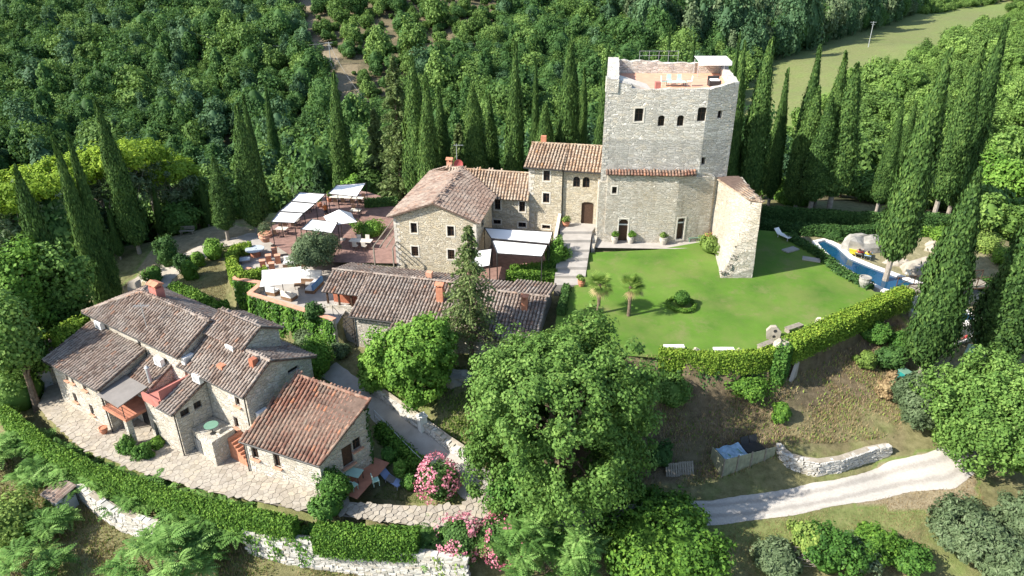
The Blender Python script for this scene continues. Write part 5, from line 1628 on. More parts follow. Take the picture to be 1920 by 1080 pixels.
q = PY(1850, 860, 41.0); q.z = G(q.x, q.y)
solo('oak_tree', 25, 0, 0, 690, 275, 'wide oak filling the right edge beside the gravel road', 'leaf_oak', cz=.48, nclump=900, nleaf=80, leaf=.08, clump_r=.58, base=q, low=-.8, nb=14)
q = PY(1935, 800, 46.0); q.z = G(q.x, q.y)
solo('oak_tree', 26, 0, 0, 672, 140, 'oak crown behind the wide oak at the right edge', 'leaf_oak', cz=.5, nclump=300, nleaf=80, leaf=.085, clump_r=.6, base=q, low=-.8)
# broad-leaved trees left of the farmhouse
for i, (u, v, vt, wpx, wy, lab) in enumerate([(36,560,440,140,51.5,'dense green tree in front of the far left cypress'), (118,560,445,120,54,'tree with visible dark stems right of dense green tree'),
        (15,700,520,120,50,'broad tree spreading over the little tiled outbuilding'), (10,600,520,110,47,'low leafy tree at left edge beside the hedge')]):
    q = PY(u, v, wy); q.z = G(q.x, q.y)
    solo('maple_tree', 30 + i, 0, 0, vt, wpx, lab, 'leaf_lime' if i in (0, 2) else 'leaf_oak', cz=.55, nclump=230, nleaf=60, leaf=.115, clump_r=.8, base=q, low=-.7)
# terrace olive
q = P(590, 520, LZ)
solo('olive_tree', 41, 0, 0, 432, 108, 'round grey-green olive tree growing from the lounge terrace', 'leaf_olive', cz=.58, nclump=200, nleaf=85, leaf=.06, clump_r=.6, base=q, low=-.6, bmat='bark_pale')
for i, (u, v, vt, wpx, wy, lab) in enumerate([(1693,850,705,95,44.5,'grey-green olive tree between retaining wall and oak'), (1800,1060,965,190,34.5,'olive tree at the bottom right below the road'), (1895,1075,940,130,35,'olive tree in the bottom right corner'),
        (1860,1090,1010,140,32.6,'low olive bush nearest the bottom right'), (1440,1095,1030,100,33.2,'grey bush at bottom edge beside the brush pile')]):
    q = PY(u, v, wy); q.z = G(q.x, q.y)
    solo('olive_tree', 50 + i, 0, 0, vt, wpx, lab, 'leaf_olive', cz=.5, nclump=420, nleaf=46, leaf=.055, clump_r=.38, base=q, low=-.85, bmat='bark_pale', aspect=2.6)

# spruce in front of the service house
def make_conifer(name, seed, H, R, lmat, n_wh=34, per=300, z0=.12, droop=.25, leaf=.07, gap=.25):
    rg = np.random.default_rng(seed)
    root = bpy.data.objects.new(name, None); root.empty_display_size = .3; COL.objects.link(root)
    mb = MB(); mb.path([(0, 0, -.4), (0, 0, H * .5), (0, 0, H)], [H * .017, H * .010, .02], 8)
    Q = []; T = []
    for i in range(n_wh):
        f = z0 + (1 - z0) * (i / n_wh) ** .9
        z = H * f; L = R * (1 - f) ** .75 + .15
        for b_ in range(6):
            a = rg.uniform(0, 6.28)
            ll = L * rg.uniform(.55, 1.08)
            d = np.array([math.cos(a), math.sin(a), 0])
            m = int(per * ll / R) // 6 + 12
            t = rg.uniform(.1, 1, m)
            pos = d * (t * ll)[:, None]
            pos[:, 2] = z + .25 * ll * t - droop * ll * t ** 2 * 1.8
            side = np.array([-d[1], d[0], 0])
            sp = rg.normal(size=m) * .20 * ll * (1.1 - t)
            pos += side * sp[:, None]
            pos[:, 2] -= np.abs(rg.normal(size=m)) * .16 * (1 + ll * .3)
            nn = unit(np.array([0, 0, 1]) + .8 * rg.normal(size=(m, 3)))
            Q.append(leafq(pos, nn, leaf * rg.uniform(.7, 1.4, m), 2.0, rg, along=np.tile(d * .6 + np.array([0, 0, -.5]), (m, 1))))
            T.append(np.clip(rg.uniform(0, .6) + rg.uniform(-.1, .35, m), 0, 1))
            mb.tube((0, 0, z), tuple(d * ll * .8 + np.array([0, 0, z + .2 * ll - droop * ll])), .03, .01, 4, False)
    tr = mb.build('trunk', M['bark'], root, local=True)
    cr = link('crown', arr_mesh('crown', np.concatenate(Q), 4, M[lmat], np.concatenate(T)), root)
    reg(root, tr, cr)
    return root
q = Vector((-3.3, 49.6, 0)); q.z = G(q.x, q.y)
Hs = zat(q.x, q.y, 418) - q.z
t = make_conifer('spruce_tree', 61, Hs, 3.6, 'leaf_spruce', 27, 430, .22, .36, .07)
t.location = q; tag(t, 'tall thin spruce with sparse drooping branches before the service house', 'spruce')
for i, (u, vt, wy, R_, lab) in enumerate([(735, 100, 84, 3.6, 'big dark cedar left of the big house roof'), (595, 300, 90, 1.9, 'small conical fir between the two white awnings'), (560, 330, 96, 2.0, 'blue-green fir behind the sloping white canopy'), (860, 230, 92, 2.6, 'dark fir filling the gap behind the linking wing'), (700, 200, 92, 2.8, 'shaded fir left behind the big cedar')]):
    x = PY(u, vt, wy).x; q = Vector((x, wy, G(x, wy)))
    Hs = zat(x, wy, vt) - q.z
    t = make_conifer('fir_tree', 62 + i, Hs, R_, 'leaf_forest_blue' if i in (1, 2) else 'leaf_spruce', 36, 520, .08, .2, .10)
    t.location = q; tag(t, lab, 'fir')

# umbrella pines, left: joined flat canopies, dull needles below the fresh top
for i, (u, vt, wpx, wy, lab) in enumerate([(-5,345,150,66,'low yellow pine in the left corner of the pine row'), (40,318,150,68,'yellow-green pine canopy behind the stout cypress'), (100,300,150,70,'yellow-green pine canopy behind the paired cypresses'), (165,285,150,73,'pine with bright rim right of the paired cypresses'), (215,270,130,74,'pine canopy touching the tall dark cypress'), (255,262,110,78,'bright yellow pine right of the tall dark cypress'), (305,300,110,80,'pale pine with bare grey stems right of the tall dark cypress')]):
    x = PY(u, vt, wy).x; q = Vector((x, wy, G(x, wy)))
    ht = zat(x, wy, vt) - q.z; Rx = wpx / 2 * wy * 1.08 / FPX
    root = bpy.data.objects.new('pine_tree', None); COL.objects.link(root); root.location = q
    mb = MB(); limbs(mb, 70 + i, (0, 0, -.3), (.2, .1, ht * .85), ht * .014, (0, 0, ht * .72), (Rx, Rx, ht * .22), 18, .35)
    mb.build('trunk', M['bark_pale'], root, local=True)
    Q, T = crown_leaves(70 + i, (Rx * 1.1, Rx * 1.1, ht * .16), (0, 0, ht * .83), 120, 60, .085, .6, -.05, .6, 2.2)
    Q2, T2 = crown_leaves(170 + i, (Rx, Rx, ht * .24), (0, 0, ht * .66), 70, 34, .085, .6, -.9, .4, 2.2)
    link('crown', arr_mesh('crown', Q, 4, M['leaf_pine'], T), root)
    link('inner_crown', arr_mesh('inner_crown', Q2, 4, M['leaf_olive'], T2), root)
    tag(root, lab, 'pine')
# mid-green trees behind the drive and the terrace
for i, (u, vt, wpx, wy, mt, lab) in enumerate([(345,300,110,84,'leaf_forest_light','light green tree beyond the end of the drive'), (300,345,90,80,'leaf_oak','dark tree behind the thin cypress on the drive'), (385,290,100,92,'leaf_forest_light','feathery pale tree behind the bushy cypress'), (330,385,90,77,'leaf_oak','low tree over the bench on the drive'), (540,290,90,98,'leaf_forest_light','pale round tree above the sloping white canopy'), (585,330,70,92,'leaf_olive','silvery tree left of the lone bright cypress'), (660,330,60,88,'leaf_lime','fresh green bush right of the ribbed awning'), (690,320,60,90,'leaf_forest_light','leafy tree beside the big cedar foot'), (450,340,70,84,'leaf_oak','dark leafy tree behind the sunlit cypress'), (1490,360,70,84,'leaf_lime','bright shrub glowing behind the back row of cypresses'), (1440,300,70,88,'leaf_oak','shaded tree filling between back row cypresses'), (1590,300,90,90,'leaf_oak','dark tree behind the widest cypress'), (1700,330,90,88,'leaf_oak','dark tree behind the great cypress'), (1860,340,110,80,'leaf_oak','dense tree behind the twin trunk cypress'), (1900,260,120,90,'leaf_lime','bright tree at the right edge below the hill'), (1770,350,90,84,'leaf_oak','shaded tree between great cypress and twin trunks'), (1640,330,80,86,'leaf_oak','tree in shade right of the widest cypress')]):
    x = PY(u, vt, wy).x; q = Vector((x, wy, G(x, wy)))
    solo('broadleaf_tree', 80 + i, 0, 0, vt, wpx, lab, mt, cz=.5, nclump=150, nleaf=55, leaf=.15, clump_r=.8, base=q, low=-.8)

# ------------------------------------------------------------------ hedges, shrubs
def poly_len(p): return sum((Vector(p[i + 1][:2]) - Vector(p[i][:2])).length for i in range(len(p) - 1))
def make_hedge(name, path, width, zb, zt, label, lmat, dens=260, leaf=.06, seed=1, group=None, bulge=.07, cat='hedge'):
    """clipped hedge: leafy skin over a solid body"""
    rg = np.random.default_rng(seed)
    zb_ = zb if callable(zb) else (lambda x, y: zb); zt_ = zt if callable(zt) else (lambda x, y: zt)
    pts2 = [Vector(q[:2]) for q in path]
    dense = []
    for i in range(len(pts2) - 1):
        L = (pts2[i + 1] - pts2[i]).length; n = max(1, int(L / .8))
        dense += [pts2[i].lerp(pts2[i + 1], k_ / n) for k_ in range(n)]
    dense.append(pts2[-1])
    n = len(dense); Lp = []; Rp = []; tops = []; bots = []
    for i in range(n):
        a = dense[max(0, i - 1)]; b = dense[min(n - 1, i + 1)]; d = (b - a).normalized(); nn = Vector((-d.y, d.x))
        wv = width * (1 + rg.uniform(-.08, .08))
        Lp.append(dense[i] + nn * wv / 2); Rp.append(dense[i] - nn * wv / 2)
        tops.append(zt_(dense[i].x, dense[i].y) + rg.uniform(-.06, .06)); bots.append(zb_(dense[i].x, dense[i].y))
    C = []; N = []
    for i in range(n - 1):
        for (a0, a1, b0, b1, ou) in ((Lp[i], Lp[i + 1], None, None, 1), (Rp[i], Rp[i + 1], None, None, -1), (Lp[i], Lp[i + 1], Rp[i], Rp[i + 1], 0)):
            d = (a1 - a0); l = d.length
            if l < 1e-4: continue
            dn = d / l; nn = Vector((-dn.y, dn.x)) * ou
            if ou != 0:
                hh = (tops[i] - bots[i]); m = rg.poisson(dens * l * hh)
                s_ = rg.uniform(0, 1, m); t_ = rg.uniform(0, 1, m)
                z = bots[i] + (bots[i + 1] - bots[i]) * s_ + t_ * ((tops[i] - bots[i]) + ((tops[i + 1] - bots[i + 1]) - (tops[i] - bots[i])) * s_)
                o = rg.normal(0, bulge, m) - (t_ > .93) * .05
                C.append(np.stack([a0.x + d.x * s_ + nn.x * o, a0.y + d.y * s_ + nn.y * o, z], 1))
                N.append(unit(np.array([nn.x, nn.y, .35]) + .55 * rg.normal(size=(m, 3))))
            else:
                m = rg.poisson(dens * l * width)
                s_ = rg.uniform(0, 1, m); t_ = rg.uniform(0, 1, m)
                x = (a0.x + d.x * s_) * (1 - t_) + (b0.x + (b1 - b0).x * s_) * t_; y = (a0.y + d.y * s_) * (1 - t_) + (b0.y + (b1 - b0).y * s_) * t_
                z = tops[i] + (tops[i + 1] - tops[i]) * s_ + rg.normal(0, bulge, m)
                C.append(np.stack([x, y, z], 1)); N.append(unit(np.array([0, 0, 1.0]) + .6 * rg.normal(size=(m, 3))))
    for (i, s_) in ((0, -1), (n - 1, 1)):
        d = (dense[min(i + 1, n - 1)] - dense[max(0, i - 1)]).normalized() * s_
        m = int(dens * width * (tops[i] - bots[i])); t_ = rg.uniform(0, 1, m); z = rg.uniform(bots[i], tops[i], m)
        C.append(np.stack([Lp[i].x + (Rp[i] - Lp[i]).x * t_ + d.x * .03, Lp[i].y + (Rp[i] - Lp[i]).y * t_ + d.y * .03, z], 1)); N.append(unit(np.array([d.x, d.y, .3]) + .5 * rg.normal(size=(m, 3))))
    C = np.concatenate(C); N = np.concatenate(N)
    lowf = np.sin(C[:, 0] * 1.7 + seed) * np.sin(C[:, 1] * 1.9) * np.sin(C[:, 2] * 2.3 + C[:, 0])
    tint = np.clip(.40 + .16 * lowf + .22 * np.clip((N[:, 2] - .5) * 2, -1, 1) + rg.uniform(-.3, .35, len(C)), 0, 1)  # side shade painted in: leaves facing up tinted lighter, sideways leaves darker
    Q = leafq(C, N, leaf * rg.uniform(.6, 1.35, len(C)), 1.5, rg)
    cv = []; cf = []
    ins = .10
    for i in range(n):
        c_ = (Lp[i] + Rp[i]) / 2
        for q_, z in ((Lp[i], bots[i]), (Lp[i], tops[i] - ins), (Rp[i], tops[i] - ins), (Rp[i], bots[i])):
            e_ = c_ + (q_ - c_) * (1 - 2 * ins / width) if width > .3 else q_
            cv.append((e_.x, e_.y, z))
    for i in range(n - 1):
        for k_ in range(3): cf.append((4 * i + k_, 4 * i + k_ + 1, 4 * i + 5 + k_, 4 * i + 4 + k_))
    cf += [(0, 1, 2, 3), (4 * n - 1, 4 * n - 2, 4 * n - 3, 4 * n - 4)]
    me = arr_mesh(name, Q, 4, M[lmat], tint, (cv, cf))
    o = link(name, me); tag(o, label, cat, group)
    return o
def gz(x, y): return G(x, y) - .1
# along the front terrace
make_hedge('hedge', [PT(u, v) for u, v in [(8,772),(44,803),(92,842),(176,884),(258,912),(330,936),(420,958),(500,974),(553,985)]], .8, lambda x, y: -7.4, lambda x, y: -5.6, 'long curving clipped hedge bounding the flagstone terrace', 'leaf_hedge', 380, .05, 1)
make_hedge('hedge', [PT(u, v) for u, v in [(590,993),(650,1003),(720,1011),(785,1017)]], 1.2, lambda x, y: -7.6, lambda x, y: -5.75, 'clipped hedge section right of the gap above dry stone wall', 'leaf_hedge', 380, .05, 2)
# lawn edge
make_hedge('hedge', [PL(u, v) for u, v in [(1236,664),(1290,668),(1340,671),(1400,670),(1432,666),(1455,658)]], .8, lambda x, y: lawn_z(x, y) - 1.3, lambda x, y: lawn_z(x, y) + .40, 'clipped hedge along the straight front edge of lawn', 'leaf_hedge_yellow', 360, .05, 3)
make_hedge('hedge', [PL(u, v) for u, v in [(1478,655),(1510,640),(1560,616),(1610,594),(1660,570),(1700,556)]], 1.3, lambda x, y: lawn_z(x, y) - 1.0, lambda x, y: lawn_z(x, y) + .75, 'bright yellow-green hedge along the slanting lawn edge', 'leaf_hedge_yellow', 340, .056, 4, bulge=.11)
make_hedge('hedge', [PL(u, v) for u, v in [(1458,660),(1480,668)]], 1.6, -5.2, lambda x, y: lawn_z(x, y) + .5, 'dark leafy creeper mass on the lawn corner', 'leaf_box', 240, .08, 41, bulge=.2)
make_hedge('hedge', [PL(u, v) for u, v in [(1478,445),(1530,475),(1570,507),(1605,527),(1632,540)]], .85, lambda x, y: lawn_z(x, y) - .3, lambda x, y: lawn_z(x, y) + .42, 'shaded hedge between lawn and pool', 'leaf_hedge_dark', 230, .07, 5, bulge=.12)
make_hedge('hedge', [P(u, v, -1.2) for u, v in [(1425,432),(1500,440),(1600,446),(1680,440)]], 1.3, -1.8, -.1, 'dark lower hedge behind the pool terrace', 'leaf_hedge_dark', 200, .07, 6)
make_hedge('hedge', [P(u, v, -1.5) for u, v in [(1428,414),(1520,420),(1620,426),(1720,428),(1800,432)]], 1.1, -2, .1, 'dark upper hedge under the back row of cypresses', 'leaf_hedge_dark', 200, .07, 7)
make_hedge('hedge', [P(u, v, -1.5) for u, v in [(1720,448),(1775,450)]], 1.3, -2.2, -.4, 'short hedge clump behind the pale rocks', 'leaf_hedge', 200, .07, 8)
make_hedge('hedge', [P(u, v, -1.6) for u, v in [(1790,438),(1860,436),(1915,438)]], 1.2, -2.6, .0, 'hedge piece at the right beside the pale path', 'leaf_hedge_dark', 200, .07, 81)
# courtyard
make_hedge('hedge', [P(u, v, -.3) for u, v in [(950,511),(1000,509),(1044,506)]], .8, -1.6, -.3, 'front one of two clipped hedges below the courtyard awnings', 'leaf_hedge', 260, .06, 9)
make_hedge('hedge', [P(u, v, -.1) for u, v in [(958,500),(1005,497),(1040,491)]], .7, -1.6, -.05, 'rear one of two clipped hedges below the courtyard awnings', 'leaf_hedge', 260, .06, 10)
make_hedge('hedge', [P(u, v, -1.0) for u, v in [(1062,545),(1052,590)]], .6, -2.0, -.3, 'low narrow hedge beside the lower steps', 'leaf_hedge_dark', 240, .06, 11)
# lounge terrace hedge
make_hedge('hedge', [P(u, v, -1.1) for u, v in [(470,456),(440,460),(432,478),(436,495),(452,512),(480,508),(500,503)]], .9, -3.4, -1.1, 'curved bright hedge enclosing the terracotta stools', 'leaf_hedge_yellow', 240, .065, 12)
make_hedge('hedge', [P(u, v, -.4) for u, v in [(684,378),(715,376),(745,374)]], 1.0, -1.4, -.2, 'dark hedge at the back of the brick terrace', 'leaf_hedge_dark', 200, .07, 13)
# behind the farmhouse
make_hedge('hedge', [s3(-19.6, -2.6, 0), s3(-19.9, .5, 0), s3(-19.2, 1.2, 0)], 1.2, -6.4, -.6, 'climbing creeper on the end wall of the farmhouse wing', 'leaf_hedge_yellow', 220, .075, 14, bulge=.16)
make_hedge('hedge', [onT(u, v) for u, v in [(30,745),(60,705),(90,670),(130,640)]], 1.5, gz, lambda x, y: G(x, y) + 2.0, 'overgrown light hedge left of the farmhouse wing', 'leaf_hedge_yellow', 200, .08, 15, bulge=.18)
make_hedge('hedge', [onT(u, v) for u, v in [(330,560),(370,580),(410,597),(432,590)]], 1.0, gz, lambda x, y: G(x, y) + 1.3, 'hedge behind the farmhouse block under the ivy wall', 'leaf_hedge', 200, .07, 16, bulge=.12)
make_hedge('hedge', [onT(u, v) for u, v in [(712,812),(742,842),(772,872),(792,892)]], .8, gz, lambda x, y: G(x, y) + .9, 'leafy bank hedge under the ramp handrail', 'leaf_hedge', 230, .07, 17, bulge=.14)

def ivy(name, path, zb, zt, label, lmat, seed, dens=170, leaf=.09, thick=.14):
    rg = np.random.default_rng(seed); C = []; N = []
    pts2 = [Vector(q[:2]) for q in path]
    for i in range(len(pts2) - 1):
        d = pts2[i + 1] - pts2[i]; L = d.length; dn = d / L; nn = Vector((dn.y, -dn.x))
        m = int(dens * L * (zt - zb)); s_ = rg.uniform(0, 1, m); z = rg.uniform(zb, zt, m)
        o = .22 + thick * (.6 * np.sin(s_ * L * 4 + np.sin(z * 1.7)) + rg.normal(0, .6, m))
        C.append(np.stack([pts2[i].x + d.x * s_ + nn.x * o, pts2[i].y + d.y * s_ + nn.y * o, z], 1)); N.append(unit(np.array([nn.x, nn.y, .5]) + .5 * rg.normal(size=(m, 3))))
    C = np.concatenate(C); N = np.concatenate(N)
    tint = np.clip(.45 + .2 * np.sin(C[:, 0] * 5 + C[:, 1] * 3) + rg.uniform(-.35, .35, len(C)), 0, 1)
    Q = leafq(C, N, leaf * rg.uniform(.6, 1.3, len(C)), 1.6, rg, along=np.tile([0, 0, -1.0], (len(C), 1)))
    return tag(link(name, arr_mesh(name, Q, 4, M[lmat], tint)), label, 'creeper')
ivy('ivy', [PARA[3], PARA[4], PARA[5]], -5.2, -1.6, 'hanging green creeper covering the long terrace wall', 'leaf_ivy', 1)
ivy('ivy', [PARA[1], PARA[2], PARA[3]], -5.0, -1.6, 'hanging green creeper on the small corner bay of terrace', 'leaf_ivy', 2)
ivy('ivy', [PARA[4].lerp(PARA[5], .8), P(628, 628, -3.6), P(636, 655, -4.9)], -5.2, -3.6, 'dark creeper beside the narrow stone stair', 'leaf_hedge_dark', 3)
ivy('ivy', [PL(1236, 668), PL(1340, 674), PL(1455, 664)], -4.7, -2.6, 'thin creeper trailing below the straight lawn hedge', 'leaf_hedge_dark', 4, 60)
ivy('ivy', [w1 + nv * 4.4 + ev * .05, w2 + nv * .1 + ev * .1], -6, -1.2, 'dark ivy on the far corner of the annex', 'leaf_hedge_dark', 5)

ivy('ivy', [fw[0], fw[1]], -9.0, -6.7, 'dark creeper over the left end of the long dry stone wall', 'leaf_hedge', 6, 120, .07)
ivy('ivy', [fw[1].lerp(fw[2], .2), fw[1].lerp(fw[2], .55)], -9.0, -6.7, 'creeper clump hanging on the dry stone wall below hedge gap', 'leaf_box', 7, 150, .07)
ivy('ivy', [fw[4].lerp(fw[5], .2), fw[5]], -8.6, -6.8, 'creeper on the right end of the long dry stone wall', 'leaf_weed', 8, 60, .07)
def bush(name, u, v, wpx, hpx, label, lmat, seed, leaf=.06, flowers=None, nclump=90, nleaf=70, b=None, cat='shrub', depthf=1.0, clump=.36, shell=.75):
    """dense rounded shrub: foliage (and flowers) on short stems; u,v = foot of it"""
    q = b if b is not None else onT(u, v)
    mp = mpp(q); Rx = wpx / 2 * mp; H = hpx * mp * 1.12
    root = empty(name, q, label, cat)
    mb = MB()
    for i in range(5):
        a = i * 1.3; mb.tube((0, 0, -.2), (math.cos(a) * Rx * .4, math.sin(a) * Rx * .4, H * .6), .05, .02, 5)
    mb.build('stems', M['bark'], root, local=True)
    Q, T = crown_leaves(seed, (Rx * .9, Rx * .9 * depthf, H * .56), (0, 0, H * .46), nclump, nleaf, leaf, clump * max(Rx, .6), -.7, shell)
    core_v, core_f = spindle(10, 8, Rx * (.72 if shell > .6 else .45), H * (.85 if shell > .6 else .55), 0, lambda f: math.sin(math.pi * min(.98, max(.12, f * .85 + .12))) ** .5, seed)
    link('foliage', arr_mesh('foliage', Q, 4, M[lmat], T, (core_v, core_f)), root)
    if flowers:
        rg = np.random.default_rng(seed + 5); d = rdir(flowers, rg); d = d[d[:, 2] > -.5]; n = len(d)
        cl = rdir(46, rg); cl = cl[cl[:, 2] > -.5]
        near = np.max(d @ cl.T, axis=1); d = d[near > .962]; n = len(d)
        C = d * np.array([Rx * 1.06, Rx * 1.06 * depthf, H * .64]) * lump(d, rg.uniform(0, 6, 6), .08)[:, None] * rg.uniform(.92, 1.1, (n, 1)) + np.array([0, 0, H * .46])
        N = unit(d + .5 * rg.normal(size=(n, 3)))
        link('blossom', arr_mesh('blossom', leafq(C, N, .07 * rg.uniform(.7, 1.3, n), 1.1, rg), 4, M['petal'], rg.uniform(0, 1, n)), root)
    return root
bush('clipped_bush', 627, 930, 60, 50, 'dark clipped round bush at the front corner of the annex', 'leaf_box', 201, .055)
bush('laurel_bush', 597, 700, 74, 62, 'glossy bright round bush behind the annex ridge', 'leaf_lime', 202, .075)
bush('oleander', 822, 930, 74, 66, 'round pink flowering oleander at the meeting of path and ramp', 'leaf_oleander', 203, .06, 2600)
bush('oleander', 862, 1040, 86, 72, 'pink oleander at the left of the flowering pair by the path', 'leaf_oleander', 204, .06, 2600)
bush('oleander', 945, 1040, 96, 66, 'pink oleander at the right of the flowering pair by the path', 'leaf_oleander', 205, .06, 2200)
bush('clipped_bush', 240, 850, 34, 28, 'small round bush before the balcony pillar', 'leaf_box', 206, .05, nclump=50)
bush('clipped_bush', 272, 858, 34, 26, 'small leafy bush between balcony pillar and bay', 'leaf_box', 207, .05, nclump=50)
bush('clipped_bush', 298, 838, 28, 18, 'low green bush against the bay wall', 'leaf_hedge', 208, .05, nclump=40)
for i, (u, v, w_, h_, lab) in enumerate([(732,868,30,30,'small round bush on the bank above the red patio'), (755,890,34,30,'loose bush in the middle of the patio bank'), (770,918,36,34,'bush beside the grey sun lounger')]):
    bush('bank_bush', u, v, w_, h_, lab, 'leaf_lime' if i == 1 else 'leaf_box', 210 + i, .055, nclump=50)
for i, (u, v, w_, h_, mt, lab) in enumerate([(318,498,46,60,'leaf_hedge_dark','tall dark shrub beside the drive bend'), (292,530,34,28,'leaf_box','low dark shrub just above the hipped farmhouse roof'), (356,525,30,36,'leaf_hedge','small round shrub on the dry slope left of the stools'), (374,500,26,26,'leaf_hedge','little shrub near the top of the dry slope'), (402,485,44,36,'leaf_lime','bright shrub next to the curved hedge'), (345,505,40,26,'leaf_hedge_dark','grey-green shrub between the dark shrub and round shrub'), (95,650,42,32,'leaf_hedge','green bush growing over the little outbuilding roof'), (598,642,40,34,'leaf_hedge_dark','dark shrub under the terrace creeper near stair'), (640,672,34,22,'leaf_olive','grey lavender bush at the stair foot'), (575,650,50,30,'leaf_olive','grey-green shrub row under the ivy wall')]):
    bush('garden_shrub', u, v, w_, h_, lab, mt, 220 + i, .065, nclump=60)
bush('garden_shrub', 0, 0, 50, 46, 'rounded shrub at the courtyard corner beside the steps', 'leaf_lime', 236, .065, b=P(1040, 498, -.8), nclump=70)
bush('garden_shrub', 0, 0, 50, 26, 'flowering low bed at the foot of the buttress', 'leaf_weed', 237, .06, b=Vector((19.3, 63.4, 0)), nclump=50)
bush('laurel_bush', 0, 0, 250, 130, 'huge yellow-flecked laurel thicket at the bottom below the oak', 'leaf_hedge', 238, .09, b=PY(1230, 1060, 34.2) * 1.0 - Vector((0, 0, .3)), nclump=420, nleaf=60, clump=.14, shell=.8)
bush('laurel_bush', 0, 0, 120, 90, 'dark green bush under the left side of the oak', 'leaf_box', 239, .08, b=Vector((1.0, 36.3, G(1, 36.3))), nclump=150, clump=.2)
for i, (u, v, w_, h_, mt, lab) in enumerate([(1545,1075,110,70,'leaf_box','rounded bush left of the brush pile at bottom'), (1620,1070,90,60,'leaf_hedge','green bush at the bottom right of the dry branches'), (1690,1075,80,50,'leaf_box','low bush near bottom before the olive'), (1500,1095,70,60,'leaf_weed','small weedy bush at the bottom edge'), (1590,1100,90,50,'leaf_olive','grey bush at bottom beside the dry branches')]):
    q = PY(u, v, 33.2 + (i % 2) * .8); q.z = G(q.x, q.y)
    bush('wild_bush', 0, 0, w_ * 1.15, h_ * 1.1, lab, mt, 240 + i, .07, b=q, nclump=150, nleaf=45, clump=.17, shell=.45)
for i, (u, v, w_, h_, mt, lab) in enumerate([(1640,640,60,30,'leaf_box','glossy low shrub on the terraced bank below the lawn hedge'), (1665,690,60,36,'leaf_hedge_dark','dark shrub halfway down the terraced bank'), (1625,690,40,26,'leaf_weed','light shrub on the terraced bank'), (1660,750,40,46,'leaf_dry','dry rust-coloured shrub on the bank above the retaining wall'), (1690,655,46,30,'leaf_box','creeping green shrub beside the big cypress'), (1465,790,34,34,'leaf_hedge','small green bush above end of the retaining wall'), (1400,730,90,24,'leaf_hedge','spreading weeds below the creeper'), (1260,760,70,50,'leaf_oak','shaded bush right of the oak on slope'), (1240,870,50,40,'leaf_hedge_dark','dark bush on the shaded slope near the waste bins')]):
    bush('slope_shrub', u, v, w_, h_, lab, mt, 250 + i, .07, nclump=60, clump=.3)

for i, (u, v, w_, h_, mt, lab) in enumerate([(1768,462,50,30,'leaf_hedge','leafy shrub on top of the pale rocks beyond the pool'), (1845,470,60,30,'leaf_weed','straw-green shrub on the pool terrace near the right edge'), (1890,500,60,36,'leaf_hedge','shrub beside the pale path at the right edge'), (1845,560,50,34,'leaf_box','dark shrub under the far end of the footbridge'), (1560,448,46,16,'leaf_hedge_dark','low shrub at the far tip of the pool'), (1745,500,26,16,'leaf_weed','small tuft growing on the cream rock outcrop')]):
    bush('poolside_shrub', u, v, w_, h_, lab, mt, 280 + i, .06, nclump=60)
# topiary ball in ring hedge
q = PL(1277, 573)
tp = empty('topiary', q, 'clipped green ball inside a round box hedge in the lawn', 'topiary')
def ball(c, r, dens, seed, leaf=.045):
    rg = np.random.default_rng(seed); n = int(dens * 12.6 * r * r); d = rdir(n, rg)
    C = d * r * (1 + rg.normal(0, .05, n))[:, None] * np.array([1, 1, 1.0]) + np.array(c)
    return leafq(C, unit(d + .6 * rg.normal(size=(n, 3))), leaf * rg.uniform(.6, 1.3, n), 1.4, rg), np.clip(rg.uniform(.1, .9, n), 0, 1)
Q, T = ball((0, 0, .75), .62, 420, 5)
cv, cf = spindle(10, 8, .56, 1.15, .18, lambda f: math.sin(math.pi * min(.98, max(.03, f))) ** .6, 3)
link('ball', arr_mesh('ball', Q, 4, M['leaf_box'], T, (cv, cf)), tp)
ang = np.random.default_rng(4); n = 2600; an = ang.uniform(0, 6.283, n); b_ = ang.uniform(0, 6.283, n)
C = np.stack([np.cos(an) * (1.15 + .17 * np.cos(b_)), np.sin(an) * (1.15 + .17 * np.cos(b_)), .16 + .17 * np.sin(b_)], 1)
Nn = unit(np.stack([np.cos(an) * np.cos(b_), np.sin(an) * np.cos(b_), np.sin(b_)], 1) + .5 * ang.normal(size=(n, 3)))
link('ring_hedge', arr_mesh('ring_hedge', leafq(C, Nn, .045 * ang.uniform(.6, 1.3, n), 1.4), 4, M['leaf_hedge'], ang.uniform(0, 1, n)), tp)

# palms
def make_palm(seed, H, fr=1.45, label=None):
    rg = random.Random(seed)
    root = bpy.data.objects.new('palm_tree', None); COL.objects.link(root)
    mb = MB(); pts_ = [(0, 0, -.2), (.03, 0, H * .4), (0, .02, H * .8), (0, 0, H)]
    mb.path(pts_, [.15, .14, .17, .13], 9); mb.build('trunk', M['bark'], root, local=True)
    g = MB(); dead = MB()
    for i in range(46):
        el = math.radians(rg.uniform(-45, 75)); az = rg.uniform(0, 6.283)
        mbt = dead if el < math.radians(-22) else g
        mbt.tint = rg.uniform(.1, .95)
        d = Vector((math.cos(az) * math.cos(el), math.sin(az) * math.cos(el), math.sin(el))); side = d.cross(Vector((0, 0, 1))).normalized(); nn = side.cross(d).normalized()
        c = Vector((0, 0, H)) + d * .5
        mbt.tube((0, 0, H), c, .016, .012, 4, False)
        for j in range(-6, 7):
            a = j * .21; L = fr * .62 * math.cos(a * .55) * rg.uniform(.85, 1.1)
            ld = (d * math.cos(a) + side * math.sin(a)).normalized(); tip_ = c + ld * L - Vector((0, 0, .16 * L)); s2 = ld.cross(nn).normalized() * .035
            mbt.add([c, c + ld * L * .5 + s2, tip_, c + ld * L * .5 - s2], [(0, 1, 2, 3)])
    g.build('fronds', M['leaf_palm'], root, local=True); dead.build('dead_fronds', M['leaf_palm_dead'], root, local=True)
    return root
